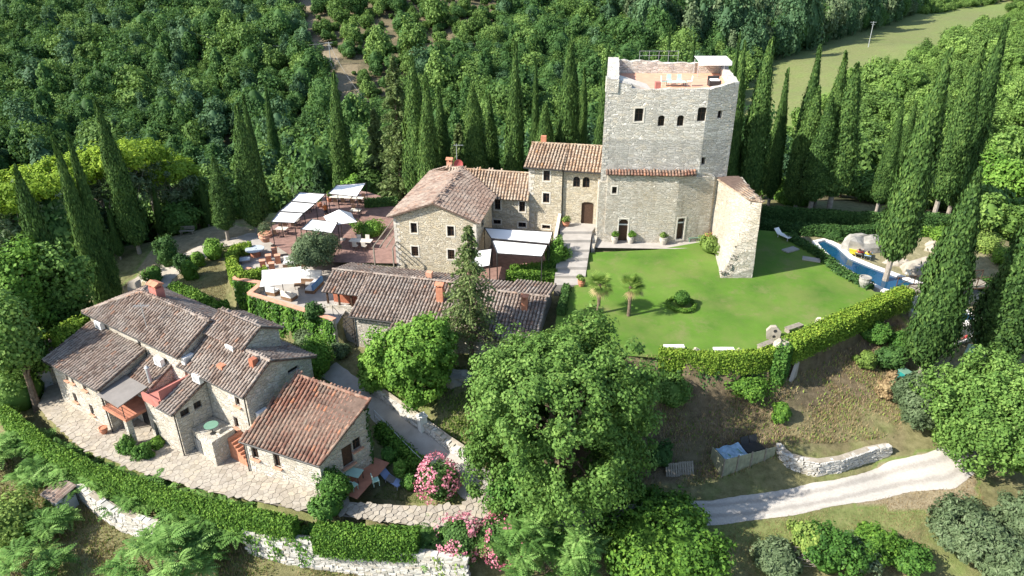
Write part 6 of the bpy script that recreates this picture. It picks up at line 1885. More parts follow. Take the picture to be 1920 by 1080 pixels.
for i, (u, v, vt, lab) in enumerate([(1121,588,532,'fan palm nearer the stone steps on the lawn'), (1178,592,536,'fan palm nearer the topiary on the lawn')]):
    q = PL(u, v); Hh = zat(q.x, q.y, vt) - q.z
    t = make_palm(300 + i, Hh); t.location = q; tag(t, lab, 'palm')

# tree-of-heaven / sumac thickets: rosettes of feathered leaves
def frond_proto(seed):
    rg = random.Random(seed); mb = MB()
    L = 1.0; n = 9
    for i in range(n):
        f = .12 + .88 * i / (n - 1); y = f * L; z = .30 * math.sin(f * 1.7) - .38 * f * f
        for s_ in (-1, 1):
            ll = .26 * math.sin(math.pi * (.15 + .8 * f)) + .05; wv = .055
            bx, by = 0, y; tx, ty = s_ * ll * .93, y + ll * .35
            zt = z - .07 * ll / .26
            mx, my = (bx + tx) / 2, (by + ty) / 2
            px, py = -(ty - by), (tx - bx); pl = math.hypot(px, py) or 1
            mb.add([(bx, by, z), (mx + px / pl * wv, my + py / pl * wv, (z + zt) / 2 + .01), (tx, ty, zt), (mx - px / pl * wv, my - py / pl * wv, (z + zt) / 2 + .01)], [(0, 1, 2, 3)])
    return np.array(mb.v).reshape(-1, 4, 3)
FR = frond_proto(1)
def sumac(u, v, wpx, hpx, label, seed, nros=14, b=None, mat='leaf_robinia', fl=1.05):
    q = b if b is not None else onT(u, v)
    mp = mpp(q); Rx = wpx / 2 * mp; H = hpx * mp * 1.1
    if u < 560: H = min(H, max(1.0, -6.15 - q.z))
    rg = np.random.default_rng(seed)
    root = empty('sumac_shrub', q, label, 'shrub')
    mb = MB(); Q = []; T = []
    for i in range(nros):
        a = rg.uniform(0, 6.283); r = math.sqrt(rg.uniform(0, 1))
        hh = H * (1 - .55 * r ** 1.5) * rg.uniform(.75, 1.05)
        top = np.array([math.cos(a) * r * Rx, math.sin(a) * r * Rx * .8, hh])
        mb.tube((top[0] * .5, top[1] * .5, -.2), tuple(top), .04, .02, 4, False)
        tb = rg.uniform(.1, .8)
        for k_ in range(13):
            az = k_ * 2.4 + rg.uniform(-.3, .3); el = rg.uniform(-.35, .5)
            L = fl * rg.uniform(.75, 1.15)
            ca, sa, ce, se = math.cos(az), math.sin(az), math.cos(el), math.sin(el)
            d = np.array([ca * ce, sa * ce, se]); s_ = np.array([-sa, ca, 0]); nn = np.cross(s_, d) * -1
            nn = nn if nn[2] > 0 else -nn
            F = FR * L
            W_ = top + F[..., 0:1] * s_ + F[..., 1:2] * d + F[..., 2:3] * nn
            Q.append(W_); T.append(np.clip(np.full(len(F), tb) + rg.uniform(-.2, .3, len(F)), 0, 1))
    mb.build('stems', M['bark'], root, local=True)
    link('foliage', arr_mesh('foliage', np.concatenate(Q), 4, M[mat], np.concatenate(T)), root)
    return root
for i, (u, v, w_, h_, n_, lab) in enumerate([(125,900,150,85,30,'feathery sumac leaning over the grey shed'), (60,850,90,70,16,'sumac below the hedge left of the shed'), (200,925,110,75,22,'bright sumac right of the shed under the hedge'), (285,950,130,80,26,'sumac in the middle of the hedge bank'), (420,1000,190,105,52,'big sumac mass before the hedge end'), (350,975,110,75,22,'darker sumac left of the big mass'),
      (320,1110,180,95,30,'sumac cut by the bottom edge left of centre'), (690,1035,70,50,10,'small sumac below second hedge'), (745,1038,80,56,12,'sumac at the right end of second hedge'), (795,1040,70,66,11,'sumac beside the pink oleander pair'), (985,1100,160,105,26,'bright sumac at the bottom under the oleander pair'), (1060,1110,130,95,18,'sumac at bottom left of the laurel thicket'), (105,1010,70,50,9,'small lone sumac in the dry grass'), (60,1100,130,60,14,'sumac in the bottom left corner'), (15,870,80,70,12,'sumac at the left edge below the hedge')]):
    sumac(u, v, w_, h_, lab, 400 + i, n_, b=(None if v < 1075 else (lambda q: Vector((q.x, q.y, G(q.x, q.y))))(PY(u, v, 32.6))))

# dark scrub left of the farmhouse and lower left corner
for i, (u, v, w_, h_, mt, lab) in enumerate([(40,760,120,80,'leaf_oak','dark scrub at left between hedge and outbuilding'), (15,700,90,70,'leaf_hedge','scrub at the left edge beside overgrown hedge'), (30,1010,120,70,'leaf_weed','weedy scrub in the lower left'), (110,960,50,30,'leaf_weed','weeds in front of the grey shed'), (620,985,70,34,'leaf_box','dark climbing bush at the left end of second hedge'), (585,1030,70,46,'leaf_box','dark bush growing down the dry stone wall')]):
    bush('scrub', u, v, w_, h_, lab, mt, 430 + i, .075, nclump=80, clump=.28)
# ------------------------------------------------------------------ woodland
def forest_proto(seed, mat, R=3.0, H=6.0, nclump=60, nleaf=46, leaf=.175):
    Q, T = crown_leaves(seed, (R, R, H * .46), (0, 0, H * .52), nclump, nleaf, leaf, R * .34, -.75, .6, 1.4, rough=.6)
    mb = MB(); mb.path([(0, 0, -.6), (0, 0, H * .7)], [.16, .08], 5)
    n0 = len(mb.v)
    core = spindle(8, 6, R * .62, H * .72, H * .16, lambda f: math.sin(math.pi * min(.97, max(.06, f))) ** .6, seed)
    cv = list(core[0]) + mb.v; k0 = len(core[0]); cf = list(core[1]) + [tuple(k0 + i for i in f) for f in mb.f]
    return arr_mesh('forest_tree', Q, 4, M[mat], T, (cv, cf))
FP = [forest_proto(501, 'leaf_forest'), forest_proto(502, 'leaf_forest', 3.3, 5.6, 72), forest_proto(503, 'leaf_forest_blue', 2.6, 7.0), forest_proto(504, 'leaf_forest_light', 3.0, 5.6),
      forest_proto(505, 'leaf_forest_light', 2.6, 5.2, 54), forest_proto(506, 'leaf_forest', 2.3, 4.2, 48), forest_proto(507, 'leaf_forest_light', 1.7, 2.6, 30, 30, .2), forest_proto(508, 'leaf_olive', 2.6, 6.2, 40, 40, .2), forest_proto(509, 'leaf_forest_bright', 2.8, 5.0), forest_proto(510, 'leaf_forest_bright', 2.3, 4.6, 54),
      forest_proto(511, 'leaf_forest', 1.9, 8.5, 60, 42, .17), forest_proto(512, 'leaf_forest_light', 3.9, 6.4, 96, 42, .18)]
rg = np.random.default_rng(77)
step = 3.7
xs_ = np.arange(-420, 560, step); ys_ = np.arange(58, 620, step)
GX, GY = np.meshgrid(xs_, ys_)
X = (GX + rg.uniform(-.46, .46, GX.shape) * step).ravel(); Y = (GY + rg.uniform(-.46, .46, GY.shape) * step).ravel()
Z = heights(X, Y)
dz = Y * _c - (Z + 3 - CAMH) * _s; U = 960 + FPX * X / dz; Vv = 540 - FPX * (Y * _s + (Z + 3 - CAMH) * _c) / dz
ok = (U > -420) & (U < 2340) & (Vv > -50) & (Vv < 700)
ok &= ~((Y < 93) & (X > -44) & (X < 50))
ok &= ~((Y < 100) & (X > 20) & (X < 46))
ok &= ~((Y < 70) & (X > 44) & (X < 62) & (Y > 50) & (X < 48))
ok &= ~in_poly(X, Y, FIELD) & ~in_poly(X, Y, TRACK)
# nothing tall between the viewer's side and the open field
tz_ = Z + 4.5; td = Y * _c - (tz_ - CAMH) * _s
TU = 960 + FPX * X / td; TV = 540 - FPX * (Y * _s + (tz_ - CAMH) * _c) / td
ok &= ~(in_poly(TU, TV, FIELDPX) & (Y < 430))
tz_ = Z + 1.6; td = Y * _c - (tz_ - CAMH) * _s
TU = 960 + FPX * X / td; TV = 540 - FPX * (Y * _s + (tz_ - CAMH) * _c) / td
ok &= ~in_poly(TU, TV, TRACKPX)
ok &= ~((Y < 66) & (X < -44) & (rg.random(X.shape) < .4))
opn = in_poly(X, Y, OPEN)
ok &= ~(opn & (rg.random(X.shape) < .12))
# trees that the near ground would hide completely stay out
jx = np.where(opn, rg.normal(0, 1.9, X.shape), 0); X = X + jx; Y = Y + np.where(opn, rg.normal(0, 1.9, X.shape), 0); Z = heights(X, Y)
X, Y, Z, U, Vv, opn = X[ok], Y[ok], Z[ok], U[ok], Vv[ok], opn[ok]
n = len(X)
right = (X > 50) & (((Y < 260) & (Y < 60 + 1.6 * X)) | (U > 1720))
kind = rg.choice([0, 0, 1, 1, 2, 5, 3, 4, 10, 11, 0], n)
kind = np.where(right, rg.choice([8, 9, 8, 9, 4, 3], n), kind)
kind = np.where(opn, rg.choice([6, 6, 3, 5, 4, 0], n), kind)
tall = (X > 40) & (Y > 235) & (U < 1720)
kind = np.where(tall, rg.choice([2, 2, 7, 8 - 1, 0, 2], n), kind)
scl = np.where(opn, rg.uniform(.5, 1.0, n), 1.0) * np.clip(rg.lognormal(-.14, .26, n), .5, 1.5) * np.where(tall, 1.35, 1.0) * np.where(right, .78, 1.0)
zs_ = rg.uniform(.85, 1.3, n) * np.where(tall, 1.5, 1.0)
order = np.argsort(Y * _c - (Z - CAMH) * _s)
# the 300 nearest trees whose feet stand inside the picture are things of their own
inside = (U > -20) & (U < 1940) & (Vv > -20)
single = [i for i in order if inside[i]][:300]
lab = {0: 'woodland tree crown of the near rim of the hillside wood'}
for i in single:
    o = bpy.data.objects.new('forest_tree', FP[kind[i]]); COL.objects.link(o)
    o.location = (X[i], Y[i], Z[i] - .2); o.rotation_euler = (0, 0, rg.uniform(0, 6.28)); o.scale = (scl[i], scl[i], scl[i] * zs_[i])
    if right[i]: tag(o, 'light green tree among the wooded slope behind the right-hand cypresses', 'tree', 'trees of the right slope')
    elif X[i] < 0: tag(o, 'dark green tree in the wood below the hillside on the left', 'tree', 'trees of the left valley wood')
    else: tag(o, 'green tree in the valley wood behind the castle', 'tree', 'trees of the valley behind the castle')
rest_ = np.array([i for i in range(n) if i not in set(single)])
pm = bpy.data.meshes.new('forest')
pm.vertices.add(len(rest_)); pm.vertices.foreach_set('co', np.stack([X[rest_], Y[rest_], Z[rest_] - .2], 1).astype(np.float32).ravel())
def pattr(nm, ty, arr, key='value'):
    a = pm.attributes.new(nm, ty, 'POINT'); a.data.foreach_set(key, np.asarray(arr).ravel())
pattr('kind', 'INT', kind[rest_].astype(np.int32))
pattr('rot', 'FLOAT_VECTOR', np.stack([np.zeros(len(rest_)), np.zeros(len(rest_)), rg.uniform(0, 6.28, len(rest_))], 1).astype(np.float32), 'vector')
pattr('scl', 'FLOAT_VECTOR', np.stack([scl[rest_], scl[rest_], scl[rest_] * zs_[rest_]], 1).astype(np.float32), 'vector')
fo = link('forest', pm); tag(fo, 'mixed green woodland covering the far hillside', None, kind='stuff')
pcol = bpy.data.collections.new('forest_kinds')
for i, me_ in enumerate(FP):
    pcol.objects.link(bpy.data.objects.new('kind_%02d' % i, me_))
ng = bpy.data.node_groups.new('forest_scatter', 'GeometryNodeTree')
ng.interface.new_socket('Geometry', in_out='INPUT', socket_type='NodeSocketGeometry'); ng.interface.new_socket('Geometry', in_out='OUTPUT', socket_type='NodeSocketGeometry')
gi = ng.nodes.new('NodeGroupInput'); go = ng.nodes.new('NodeGroupOutput')
ip = ng.nodes.new('GeometryNodeInstanceOnPoints'); ci = ng.nodes.new('GeometryNodeCollectionInfo'); m2p = ng.nodes.new('GeometryNodeMeshToPoints')
ci.inputs['Collection'].default_value = pcol; ci.inputs['Separate Children'].default_value = True; ci.inputs['Reset Children'].default_value = True
ip.inputs['Pick Instance'].default_value = True
def na(nm, ty):
    x = ng.nodes.new('GeometryNodeInputNamedAttribute'); x.data_type = ty; x.inputs['Name'].default_value = nm
    return [s_ for s_ in x.outputs if s_.enabled and s_.name == 'Attribute'][0]
ng.links.new(gi.outputs[0], m2p.inputs[0]); ng.links.new(m2p.outputs[0], ip.inputs['Points']); ng.links.new(ci.outputs[0], ip.inputs['Instance'])
ng.links.new(na('kind', 'INT'), ip.inputs['Instance Index']); ng.links.new(na('rot', 'FLOAT_VECTOR'), ip.inputs['Rotation']); ng.links.new(na('scl', 'FLOAT_VECTOR'), ip.inputs['Scale'])
ng.links.new(ip.outputs[0], go.inputs[0])
md = fo.modifiers.new('scatter', 'NODES'); md.node_group = ng

# ------------------------------------------------------------------ dry grass and weeds on the open ground
def tufts(name, poly, n, seed, mat, h=(.12, .35), w_=.02, lean=.6, clump=True, kind='stuff', label=None, avoid=()):
    rg = np.random.default_rng(seed)
    xs = [q[0] for q in poly]; ys = [q[1] for q in poly]
    x = rg.uniform(min(xs), max(xs), n * 3); y = rg.uniform(min(ys), max(ys), n * 3)
    f = np.sin(x * .9 + np.sin(y * 1.3)) * np.sin(y * .8 + np.sin(x * .7)) + rg.uniform(-.6, .9, len(x))
    m = in_poly(x, y, poly) & ((f > 0) if clump else True)
    for a in avoid: m &= ~in_poly(x, y, a)
    x, y = x[m][:n], y[m][:n]
    z = heights(x, y); N = len(x)
    a = rg.uniform(0, 6.283, N); hh = rg.uniform(*h, N); ww = w_ * rg.uniform(.7, 1.5, N)
    le = rg.uniform(.1, lean, N) * hh; la = rg.uniform(0, 6.283, N)
    b0 = np.stack([x - np.cos(a) * ww, y - np.sin(a) * ww, z - .03], 1); b1 = np.stack([x + np.cos(a) * ww, y + np.sin(a) * ww, z - .03], 1)
    tp_ = np.stack([x + np.cos(la) * le, y + np.sin(la) * le, z + hh], 1)
    V = np.stack([b0, b1, tp_], 1)
    o = link(name, arr_mesh(name, V, 3, M[mat], np.clip(rg.uniform(0, 1, N), 0, 1))); tag(o, label, None, kind=kind)
    return o
def gp(L): return [onT(u, v) for u, v in L]
ROADP = RL + list(reversed(RR))
BL = gp([(-30,840),(150,925),(300,985),(480,1030),(700,1072),(880,1085)]) + [Vector((5, 31.5, 0)), Vector((-34, 31.5, 0))]
tufts('dry_grass', BL, 30000, 1, 'leaf_dry', (.10, .30), .022, label='dry straw grass below the terrace bank')
tufts('weeds', BL, 9000, 2, 'leaf_weed', (.08, .25), .05, label='green weeds among the dry grass below the bank')
BR = gp([(1230,985),(1480,968),(1620,940),(1720,910),(1830,880),(1850,960),(1750,1000)]) + [Vector((26, 31.5, 0)), Vector((6, 31.5, 0))]
tufts('dry_grass', BR, 15000, 3, 'leaf_dry', (.05, .14), .02, label='short pale grass below the gravel road', avoid=(ROADP,))
BS = gp([(1200,700),(1470,690),(1560,650),(1690,610),(1690,820),(1500,835),(1470,860),(1330,905),(1220,930),(1150,930),(1150,720)])
tufts('dry_grass', BS, 20000, 4, 'leaf_dry', (.10, .35), .022, label='dry stalks on the bank under the lawn')
tufts('weeds', BS, 5000, 5, 'leaf_weed', (.08, .3), .05, label='green weeds on the bank under the lawn')
BU = gp([(330,560),(420,575),(430,520),(415,490),(330,520)])
tufts('dry_grass', BU, 5000, 6, 'leaf_dry', (.04, .12), .02, label='mown dry grass beside the curved hedge')
BM = gp([(700,735),(880,865),(960,900),(1000,800),(900,690),(820,690)])
tufts('weeds', BM, 8000, 7, 'leaf_weed', (.08, .3), .05, label='weeds under the spruce and lime')
BG = gp([(700,935),(800,945),(790,910),(740,890)])
tufts('weeds', BG, 2500, 8, 'leaf_weed', (.03, .08), .03, label='short grass plot beside the red patio')

tufts('grass', LAWN, 60000, 9, 'leaf_lawn', (.03, .07), .022, label='short mown grass of the castle lawn', clump=False)
# power poles and wires on the hillside
poles = []
for (u, vt, vb, lab) in [(343,72,98,'thin power pole standing in the hillside wood'), (621,82,124,'power pole beside the bare hillside track'), (1628,40,88,'pale power pole standing in the far field')]:
    b = onT(u, vb); H_ = max(6.5, zat(b.x, b.y, vt) - b.z)
    h = empty('power_pole', b, lab, 'pole', 'power poles')
    mb = MB(); mb.tube((0, 0, -.5), (0, 0, H_), .14, .09, 6); mb.build('pole', M['metal_grey'], h, local=True)
    mb = MB(); mb.box((0, 0, H_ - .3), (2.0, .12, .12)); mb.box((0, 0, H_ - 1.0), (1.2, .1, .1)); mb.build('crossarm', M['metal_grey'], h, local=True)
    poles.append(b + Vector((0, 0, H_ - .25)))
def wire(a, b, sag, lab):
    mb = MB(); p_ = [a.lerp(b, i / 14) - Vector((0, 0, sag * 4 * (i / 14) * (1 - i / 14))) for i in range(15)]
    mb.path(p_, [.025] * 15, 4); mb.build('power_line', M['metal_grey'], None, lab, 'wire')
wire(poles[0], poles[1], 2.5, 'thin power line between two hillside poles')
wire(poles[1], onT(700, 222) + Vector((0, 0, 3)), 2.0, 'power line running down beside the bare track')
# ------------------------------------------------------------------ sun shades and furniture on the terraces
def shade(name, quads, z, label, cat, mat='white_cloth', floor=RZ, slope=0.0, posts=True, seams=True):
    c = P(quads[0][0][0], quads[0][0][1], z)
    h = empty(name, (c.x, c.y, floor), label, cat)
    pts_all = []
    for qd in quads:
        c3 = [P(u, v, z) for u, v in qd]
        mb = MB(); n = 8; vs = []
        for i in range(n + 1):
            for j in range(n + 1):
                a = c3[0].lerp(c3[1], i / n); b = c3[3].lerp(c3[2], i / n); q = a.lerp(b, j / n)
                q.z -= .16 * math.sin(math.pi * i / n) * math.sin(math.pi * j / n) + .015 * math.sin(j * 2.5)
                vs.append(q)
        mb.add(vs, [(i * (n + 1) + j, (i + 1) * (n + 1) + j, (i + 1) * (n + 1) + j + 1, i * (n + 1) + j + 1) for i in range(n) for j in range(n)])
        mb.build('canopy', M[mat], h, smooth=True)
        pts_all += c3
    seen = []
    for q in pts_all:
        if any((q - s_).length < .8 for s_ in seen): continue
        seen.append(q)
        mb = MB(); mb.tube((q.x, q.y, floor), (q.x, q.y, z + .05), .05, .05, 6); mb.build('post', M['metal_dark'], h)
    for qd in quads:
        c3 = [P(u, v, z + .03) for u, v in qd]
        mb = MB()
        for i in range(4): mb.tube(c3[i], c3[(i + 1) % 4], .045, .045, 5)
        mb.build('frame', M['metal_dark'], h)
    return h
shade('dining_canopy', [[(562,360),(610,364),(592,381),(546,377)], [(545,378),(591,382),(570,399),(524,396)], [(523,397),(569,400),(552,418),(508,416)]], 1.9, 'long white three-panel canopy over the dining terrace', 'canopy')
shade('ribbed_awning', [[(631,347),(686,343),(669,369),(615,363)]], 1.9, 'ribbed white awning at the back of brick terrace', 'awning')
shade('shade_sail', [[(584,411),(633,417),(622,437),(564,430)]], 1.5, 'flat white shade sail before the pyramid parasol', 'sail')
shade('courtyard_awning', [[(908,427),(1036,435),(1030,457),(921,447)]], 1.9, 'upper white awning stretched across the courtyard', 'awning', floor=COURTZ)
shade('courtyard_awning', [[(922,450),(1027,459),(1016,481),(932,475)]], 1.7, 'lower white awning stretched across the courtyard', 'awning', floor=COURTZ)
shade('courtyard_awning', [[(892,470),(922,466),(918,498),(880,505)]], .9, 'steep white awning behind the spruce at courtyard corner', 'awning', floor=COURTZ)
def parasol(u, v, z_e, z_a, half, label, floor, rz=.4, mat='white_cloth'):
    c = P(u, v, z_e); h = empty('parasol', (c.x, c.y, floor), label, 'parasol')
    mb = MB(); R_ = Matrix.Rotation(rz, 3, 'Z'); c2 = Vector((c.x, c.y, 0))
    cs = [c2 + R_ @ Vector((a * half, b * half, z_e)) for a, b in ((-1, -1), (0, -1), (1, -1), (1, 0), (1, 1), (0, 1), (-1, 1), (-1, 0))]
    for i in (1, 3, 5, 7): cs[i].z -= .0; cs[i] = cs[i] * .94 + Vector((c.x, c.y, cs[i].z)) * .06
    ap = Vector((c.x, c.y, z_a))
    mb.add(cs + [ap], [(i, (i + 1) % 8, 8) for i in range(8)]); mb.build('canopy', M[mat], h)
    mb = MB(); mb.tube((c.x, c.y, floor), ap, .035); mb.build('pole', M['wood_dark'], h)
    mb = MB(); mb.box((c.x, c.y, floor + .05), (.6, .6, .1)); mb.build('base', M['grey_paving'], h)
    return h
parasol(638, 411, 1.3, 2.35, 1.45, 'pointed pyramid-shaped white parasol on the dining terrace', RZ)
parasol(527, 518, .05, .35, 1.75, 'large nearly flat white parasol over the lounge terrace', LZ, .25)

def table(name, p, d, hgt, label, mat='surround', legm='metal_dark', rz=.0, cat='table', group=None):
    h = empty(name, p, label, cat, group, rz)
    mb = MB(); mb.box((0, 0, hgt - .025), (d[0], d[1], .05)); mb.build('top', M[mat], h, local=True)
    for a in (-1, 1):
        for b in (-1, 1):
            mb = MB(); mb.tube((a * (d[0] / 2 - .08), b * (d[1] / 2 - .08), 0), (a * (d[0] / 2 - .08), b * (d[1] / 2 - .08), hgt - .05), .03, .025, 5); mb.build('leg', M[legm], h, local=True)
    return h
def chair_parts(root, mat, legm):
    mb = MB(); mb.box((0, 0, .45), (.45, .45, .05)); a = mb.build('seat', M[mat], root, local=True)
    mb = MB(); mb.box((0, .22, .72), (.44, .04, .46), R=Matrix.Rotation(-.12, 3, 'X')); b = mb.build('backrest', M[mat], root, local=True)
    ks = [a, b]
    for x in (-.19, .19):
        for y in (-.19, .19):
            mb = MB(); mb.tube((x, y, 0), (x, y, .43), .022, .02, 5); ks.append(mb.build('leg', M[legm], root, local=True))
    return ks
def chair(p, rz, label, mat='wood_mid', legm='metal_dark', group=None):
    h = empty('chair', p, label, 'chair', group, rz); chair_parts(h, mat, legm); return h
# dining tables under the canopy and on the brick floor
for i, (u, v, d, lab) in enumerate([(548,424,(1.6,.8),'pale table at the near end of the dining canopy'), (530,440,(1.2,.8),'small pale table left of the olive tree'), (640,380,(2.6,.8),'long white-topped table under the ribbed awning'), (672,382,(1.3,.7),'small white table by the post of ribbed awning'), (678,463,(2.3,.9),'pale dining table on brick terrace before the big house'), (668,405,(1.2,.8),'table beside the pyramid parasol'), (575,395,(1.6,.8),'shaded table under the middle of the dining canopy')]):
    p = P(u, v, RZ); table('table', p, d, .75, lab, 'surround', rz=-.15)
    for j, (dx, dy, rz) in enumerate([(-.45, .75, 0), (.45, .75, 0), (-.45, -.75, math.pi), (.45, -.75, math.pi)]):
        if d[0] < 1.25 and j % 2: continue
        chair(p + Vector((dx, dy, 0)), rz - .15, 'dining chair drawn up to the ' + lab, 'wood_dark' if i != 4 else 'surround', 'metal_dark', 'dining chairs at table %s' % 'abcdefg'[i])
# sideboard of terracotta pots and a big planter basket
def pot(name, p, r, hgt, label, mat, plant=None, cat='pot', seed=1, ph=.5):
    h = empty(name, p, label, cat)
    mb = MB(); mb.lathe([(r * .62, 0), (r * .8, hgt * .25), (r, hgt * .6), (r * .92, hgt * .88), (r * 1.04, hgt * .92), (r * 1.04, hgt), (r * .85, hgt), (r * .82, hgt * .9)], n=14); mb.build('vessel', M[mat], h, local=True, smooth=False)
    if plant:
        Q, T = crown_leaves(seed, (r * 1.1, r * 1.1, ph * .6), (0, 0, hgt + ph * .4), 16, 40, .045, r * .5, -.6, .4)
        link('plant', arr_mesh('plant', Q, 4, M[plant], T), h)
    return h
pot('planter', P(500, 452, LZ + .6), .75, .9, 'big round terracotta planter with grasses at terrace corner', 'terracotta_pale', 'leaf_olive', seed=2, ph=1.2)
pot('pot', P(1152, 456, 0), .33, .75, 'stone urn left of the open tower door', 'pot_stone', 'leaf_hedge', seed=3)
pot('pot', P(1182, 456, 0), .33, .75, 'stone urn right of the open tower door', 'pot_stone', 'leaf_hedge', seed=4)
pot('pot', P(1243, 458, 0), .4, .8, 'broad stone urn between the two tower doors', 'pot_stone', 'leaf_weed', seed=5)
pot('pot', P(1325, 449, 0), .52, .85, 'large terracotta jar beside the green bench', 'terracotta', None)
pot('pot', P(1061, 424, 1), .38, .5, 'terracotta pot of flowers at the top of steps', 'terracotta', 'leaf_weed', seed=6)
pot('pot', PL(1090, 536), .35, .6, 'terracotta pot at the foot of the steps', 'terracotta', 'leaf_weed', seed=7)
pot('pot', PT(196, 812), .3, .55, 'terracotta pot against the wing wall', 'terracotta', None)
pot('pot', PT(693, 850), .3, .6, 'pale barrel planter on the red patio', 'pot_stone', 'leaf_weed', seed=8)
q = PL(1619, 537); pot('stone_barrel', q, .5, .95, 'grey stone barrel at the pool hedge end', 'rock', None, cat='barrel')
for i, (u, v, lab) in enumerate([(640,367,'yellow-leaved potted plant in the row under ribbed awning'), (618,378,'potted plant left in the row behind the waiter'), (600,388,'potted fern at the canopy post')]):
    pot('pot', P(u, v, RZ), .3, .5, lab, 'terracotta', 'leaf_palm', seed=20 + i, ph=1.0)
# terracotta pedestal stools
for i, (u, v, lab) in enumerate([(516,480,'terracotta stool farthest back in the group of five'), (505,493,'terracotta stool in the left middle of the group'), (522,493,'terracotta stool in the right middle of the group'), (494,503,'terracotta stool at the left end of the group'), (511,508,'terracotta stool nearest the parasol')]):
    p = P(u, v, LZ); h = empty('stool', p, lab, 'stool', 'five terracotta stools')
    mb = MB(); mb.box((0, 0, .42), (.52, .52, .84), .3); mb.build('body', M['terracotta'], h, local=True)
    mb = MB(); mb.box((0, 0, .87), (.60, .60, .06), .3); mb.build('top', M['terracotta_pale'], h, local=True)
p = P(480, 480, LZ); h = empty('round_table', p, 'round grey stone table on a terracotta drum', 'table')
mb = MB(); mb.lathe([(.5, 0), (.5, .75)], n=16); mb.build('drum', M['terracotta'], h, local=True)
mb = MB(); mb.lathe([(.95, .75), (.95, .85)], n=22); mb.lathe([(.18, .85), (.18, .88)], n=12); mb.build('top', M['steel_blue'], h, local=True)
p = P(460, 492, LZ); h = empty('low_table', p, 'low square grey table inside the curved hedge', 'table')
mb = MB(); mb.box((0, 0, .38), (1.0, .9, .08), .3); mb.build('top', M['steel_blue'], h, local=True)
mb = MB(); mb.box((0, 0, .17), (.6, .5, .34), .3); mb.build('base', M['grey_paving'], h, local=True)
# lounge seating
def sofa(p, L, W_, rz, label, cush='white_cloth', stripe=None):
    h = empty('sofa', p, label, 'sofa', None, rz)
    mb = MB(); mb.box((0, 0, .15), (L, W_, .3)); mb.build('frame', M['wood_mid'], h, local=True)
    mb = MB(); mb.box((0, -.06, .38), (L - .06, W_ - .16, .16)); mb.build('seat_cushion', M[cush], h, local=True)
    mb = MB(); mb.box((0, W_ / 2 - .1, .6), (L - .06, .2, .5)); mb.build('back_cushion', M[cush if not stripe else stripe], h, local=True)
    return h
sofa(P(578, 524, LZ), 2.6, .95, -.1, 'long white sofa at the back of the lounge terrace')
sofa(P(590, 541, LZ), 2.2, .9, -1.75, 'sofa with blue striped cushion facing the parasol', 'white_cloth', 'blue_cloth')
sofa(P(555, 497, LZ), 2.4, .9, .1, 'white sofa below the olive tree')
sofa(P(543, 560, LZ), 1.2, .9, 2.7, 'small cream seat by the terrace parapet', 'cream_cloth')
sofa(P(512, 551, LZ), 1.0, .8, 2.8, 'white armchair in shade of the large parasol')
table('coffee_table', P(563, 539, LZ), (1.0, .9), .4, 'square wooden coffee table between the sofas', 'wood_mid', 'wood_mid', .2)
# timber trellis beams leaning to the big house
h = empty('timber_trellis', P(735, 440, RZ), 'slanting timber trellis beams against left corner of the big house', 'trellis')
for i in range(4):
    a = P(700 + i * 12, 462 + i * 1, 1.2); b = P(742 + i * 8, 405 + i * 4, 1.4)
    mb = MB(); mb.tube(a, b, .06, .06, 5); mb.build('beam', M['wood_grey'], h)
for u, v in ((700, 462), (736, 465), (742, 405)):
    a = P(u, v, 1.2); mb = MB(); mb.tube((a.x, a.y, RZ), a, .08, .08, 6); mb.build('post', M['wood_grey'], h)
Q, T = crown_leaves(711, (1.6, 2.0, .7), (0, 0, .5), 40, 60, .06, .45, -.5, .4)
o = link('bed_shrub', arr_mesh('bed_shrub', Q, 4, M['leaf_lime'], T)); o.location = P(700, 440, RZ); tag(o, 'leafy planting bed under the timber trellis', 'shrub')
Q, T = crown_leaves(712, (2.2, 1.2, .6), (0, 0, .4), 40, 60, .06, .45, -.5, .4)
o = link('bed_shrub', arr_mesh('bed_shrub', Q, 4, M['leaf_hedge'], T)); o.location = P(690, 432, RZ); tag(o, 'dark green bed between trellis and parasol', 'shrub')

# ------------------------------------------------------------------ air conditioners and roof bits
def ac(p, rz, label):
    h = empty('air_conditioner', p, label, 'air conditioner', 'outdoor air conditioners on the farmhouse', rz)
    mb = MB(); mb.box((0, 0, .3), (.85, .34, .6)); mb.build('casing', M['white_paint'], h, local=True)
    mb = MB(); n = 14; mb.add([(-.12, -.175, .3)] + [(-.12 + .22 * math.cos(i * 6.283 / n), -.178, .3 + .22 * math.sin(i * 6.283 / n)) for i in range(n)], [(0, 1 + i, 1 + (i + 1) % n) for i in range(n)]); mb.build('fan_grille', M['metal_grey'], h, local=True)
    mb = MB(); mb.box((-.3, .0, -.03), (.05, .5, .06)); mb.box((.3, .0, -.03), (.05, .5, .06)); mb.build('bracket', M['metal_dark'], h, local=True)
ac(s3(-6.45, .35, -.4), _a + math.pi / 2, 'white unit on the gable corner of the long tiled block')
ac(s3(.3, 1.0, -3.0), _a + math.pi / 2, 'white unit on shaded gable above the red roof')
ac(s3(-3.6, 2.1, .55), _a, 'white unit below eaves of the small raised block')
ac(s3(-9.2, -.35, -1.2), _a, 'white unit behind the roof next to the roof terrace')
ac(s3(-4.7, -.25, -1.1), _a, 'white unit at the top of the bay roof')
ac(s3(-17.0, -.3, -.5), _a, 'white unit on wall above the wing roof')
h = empty('flue', s3(-8.7, -1.6, -2), 'shiny steel flue pipe rising from the small roof', 'flue')
mb = MB(); mb.tube(s3(-8.7, -1.6, -2), s3(-8.7, -1.6, -.6), .14, .14, 10); mb.lathe([(.2, 0), (.03, .16)], tuple(s3(-8.7, -1.6, -.58)), 10); mb.build('pipe', M['metal_grey'], h)
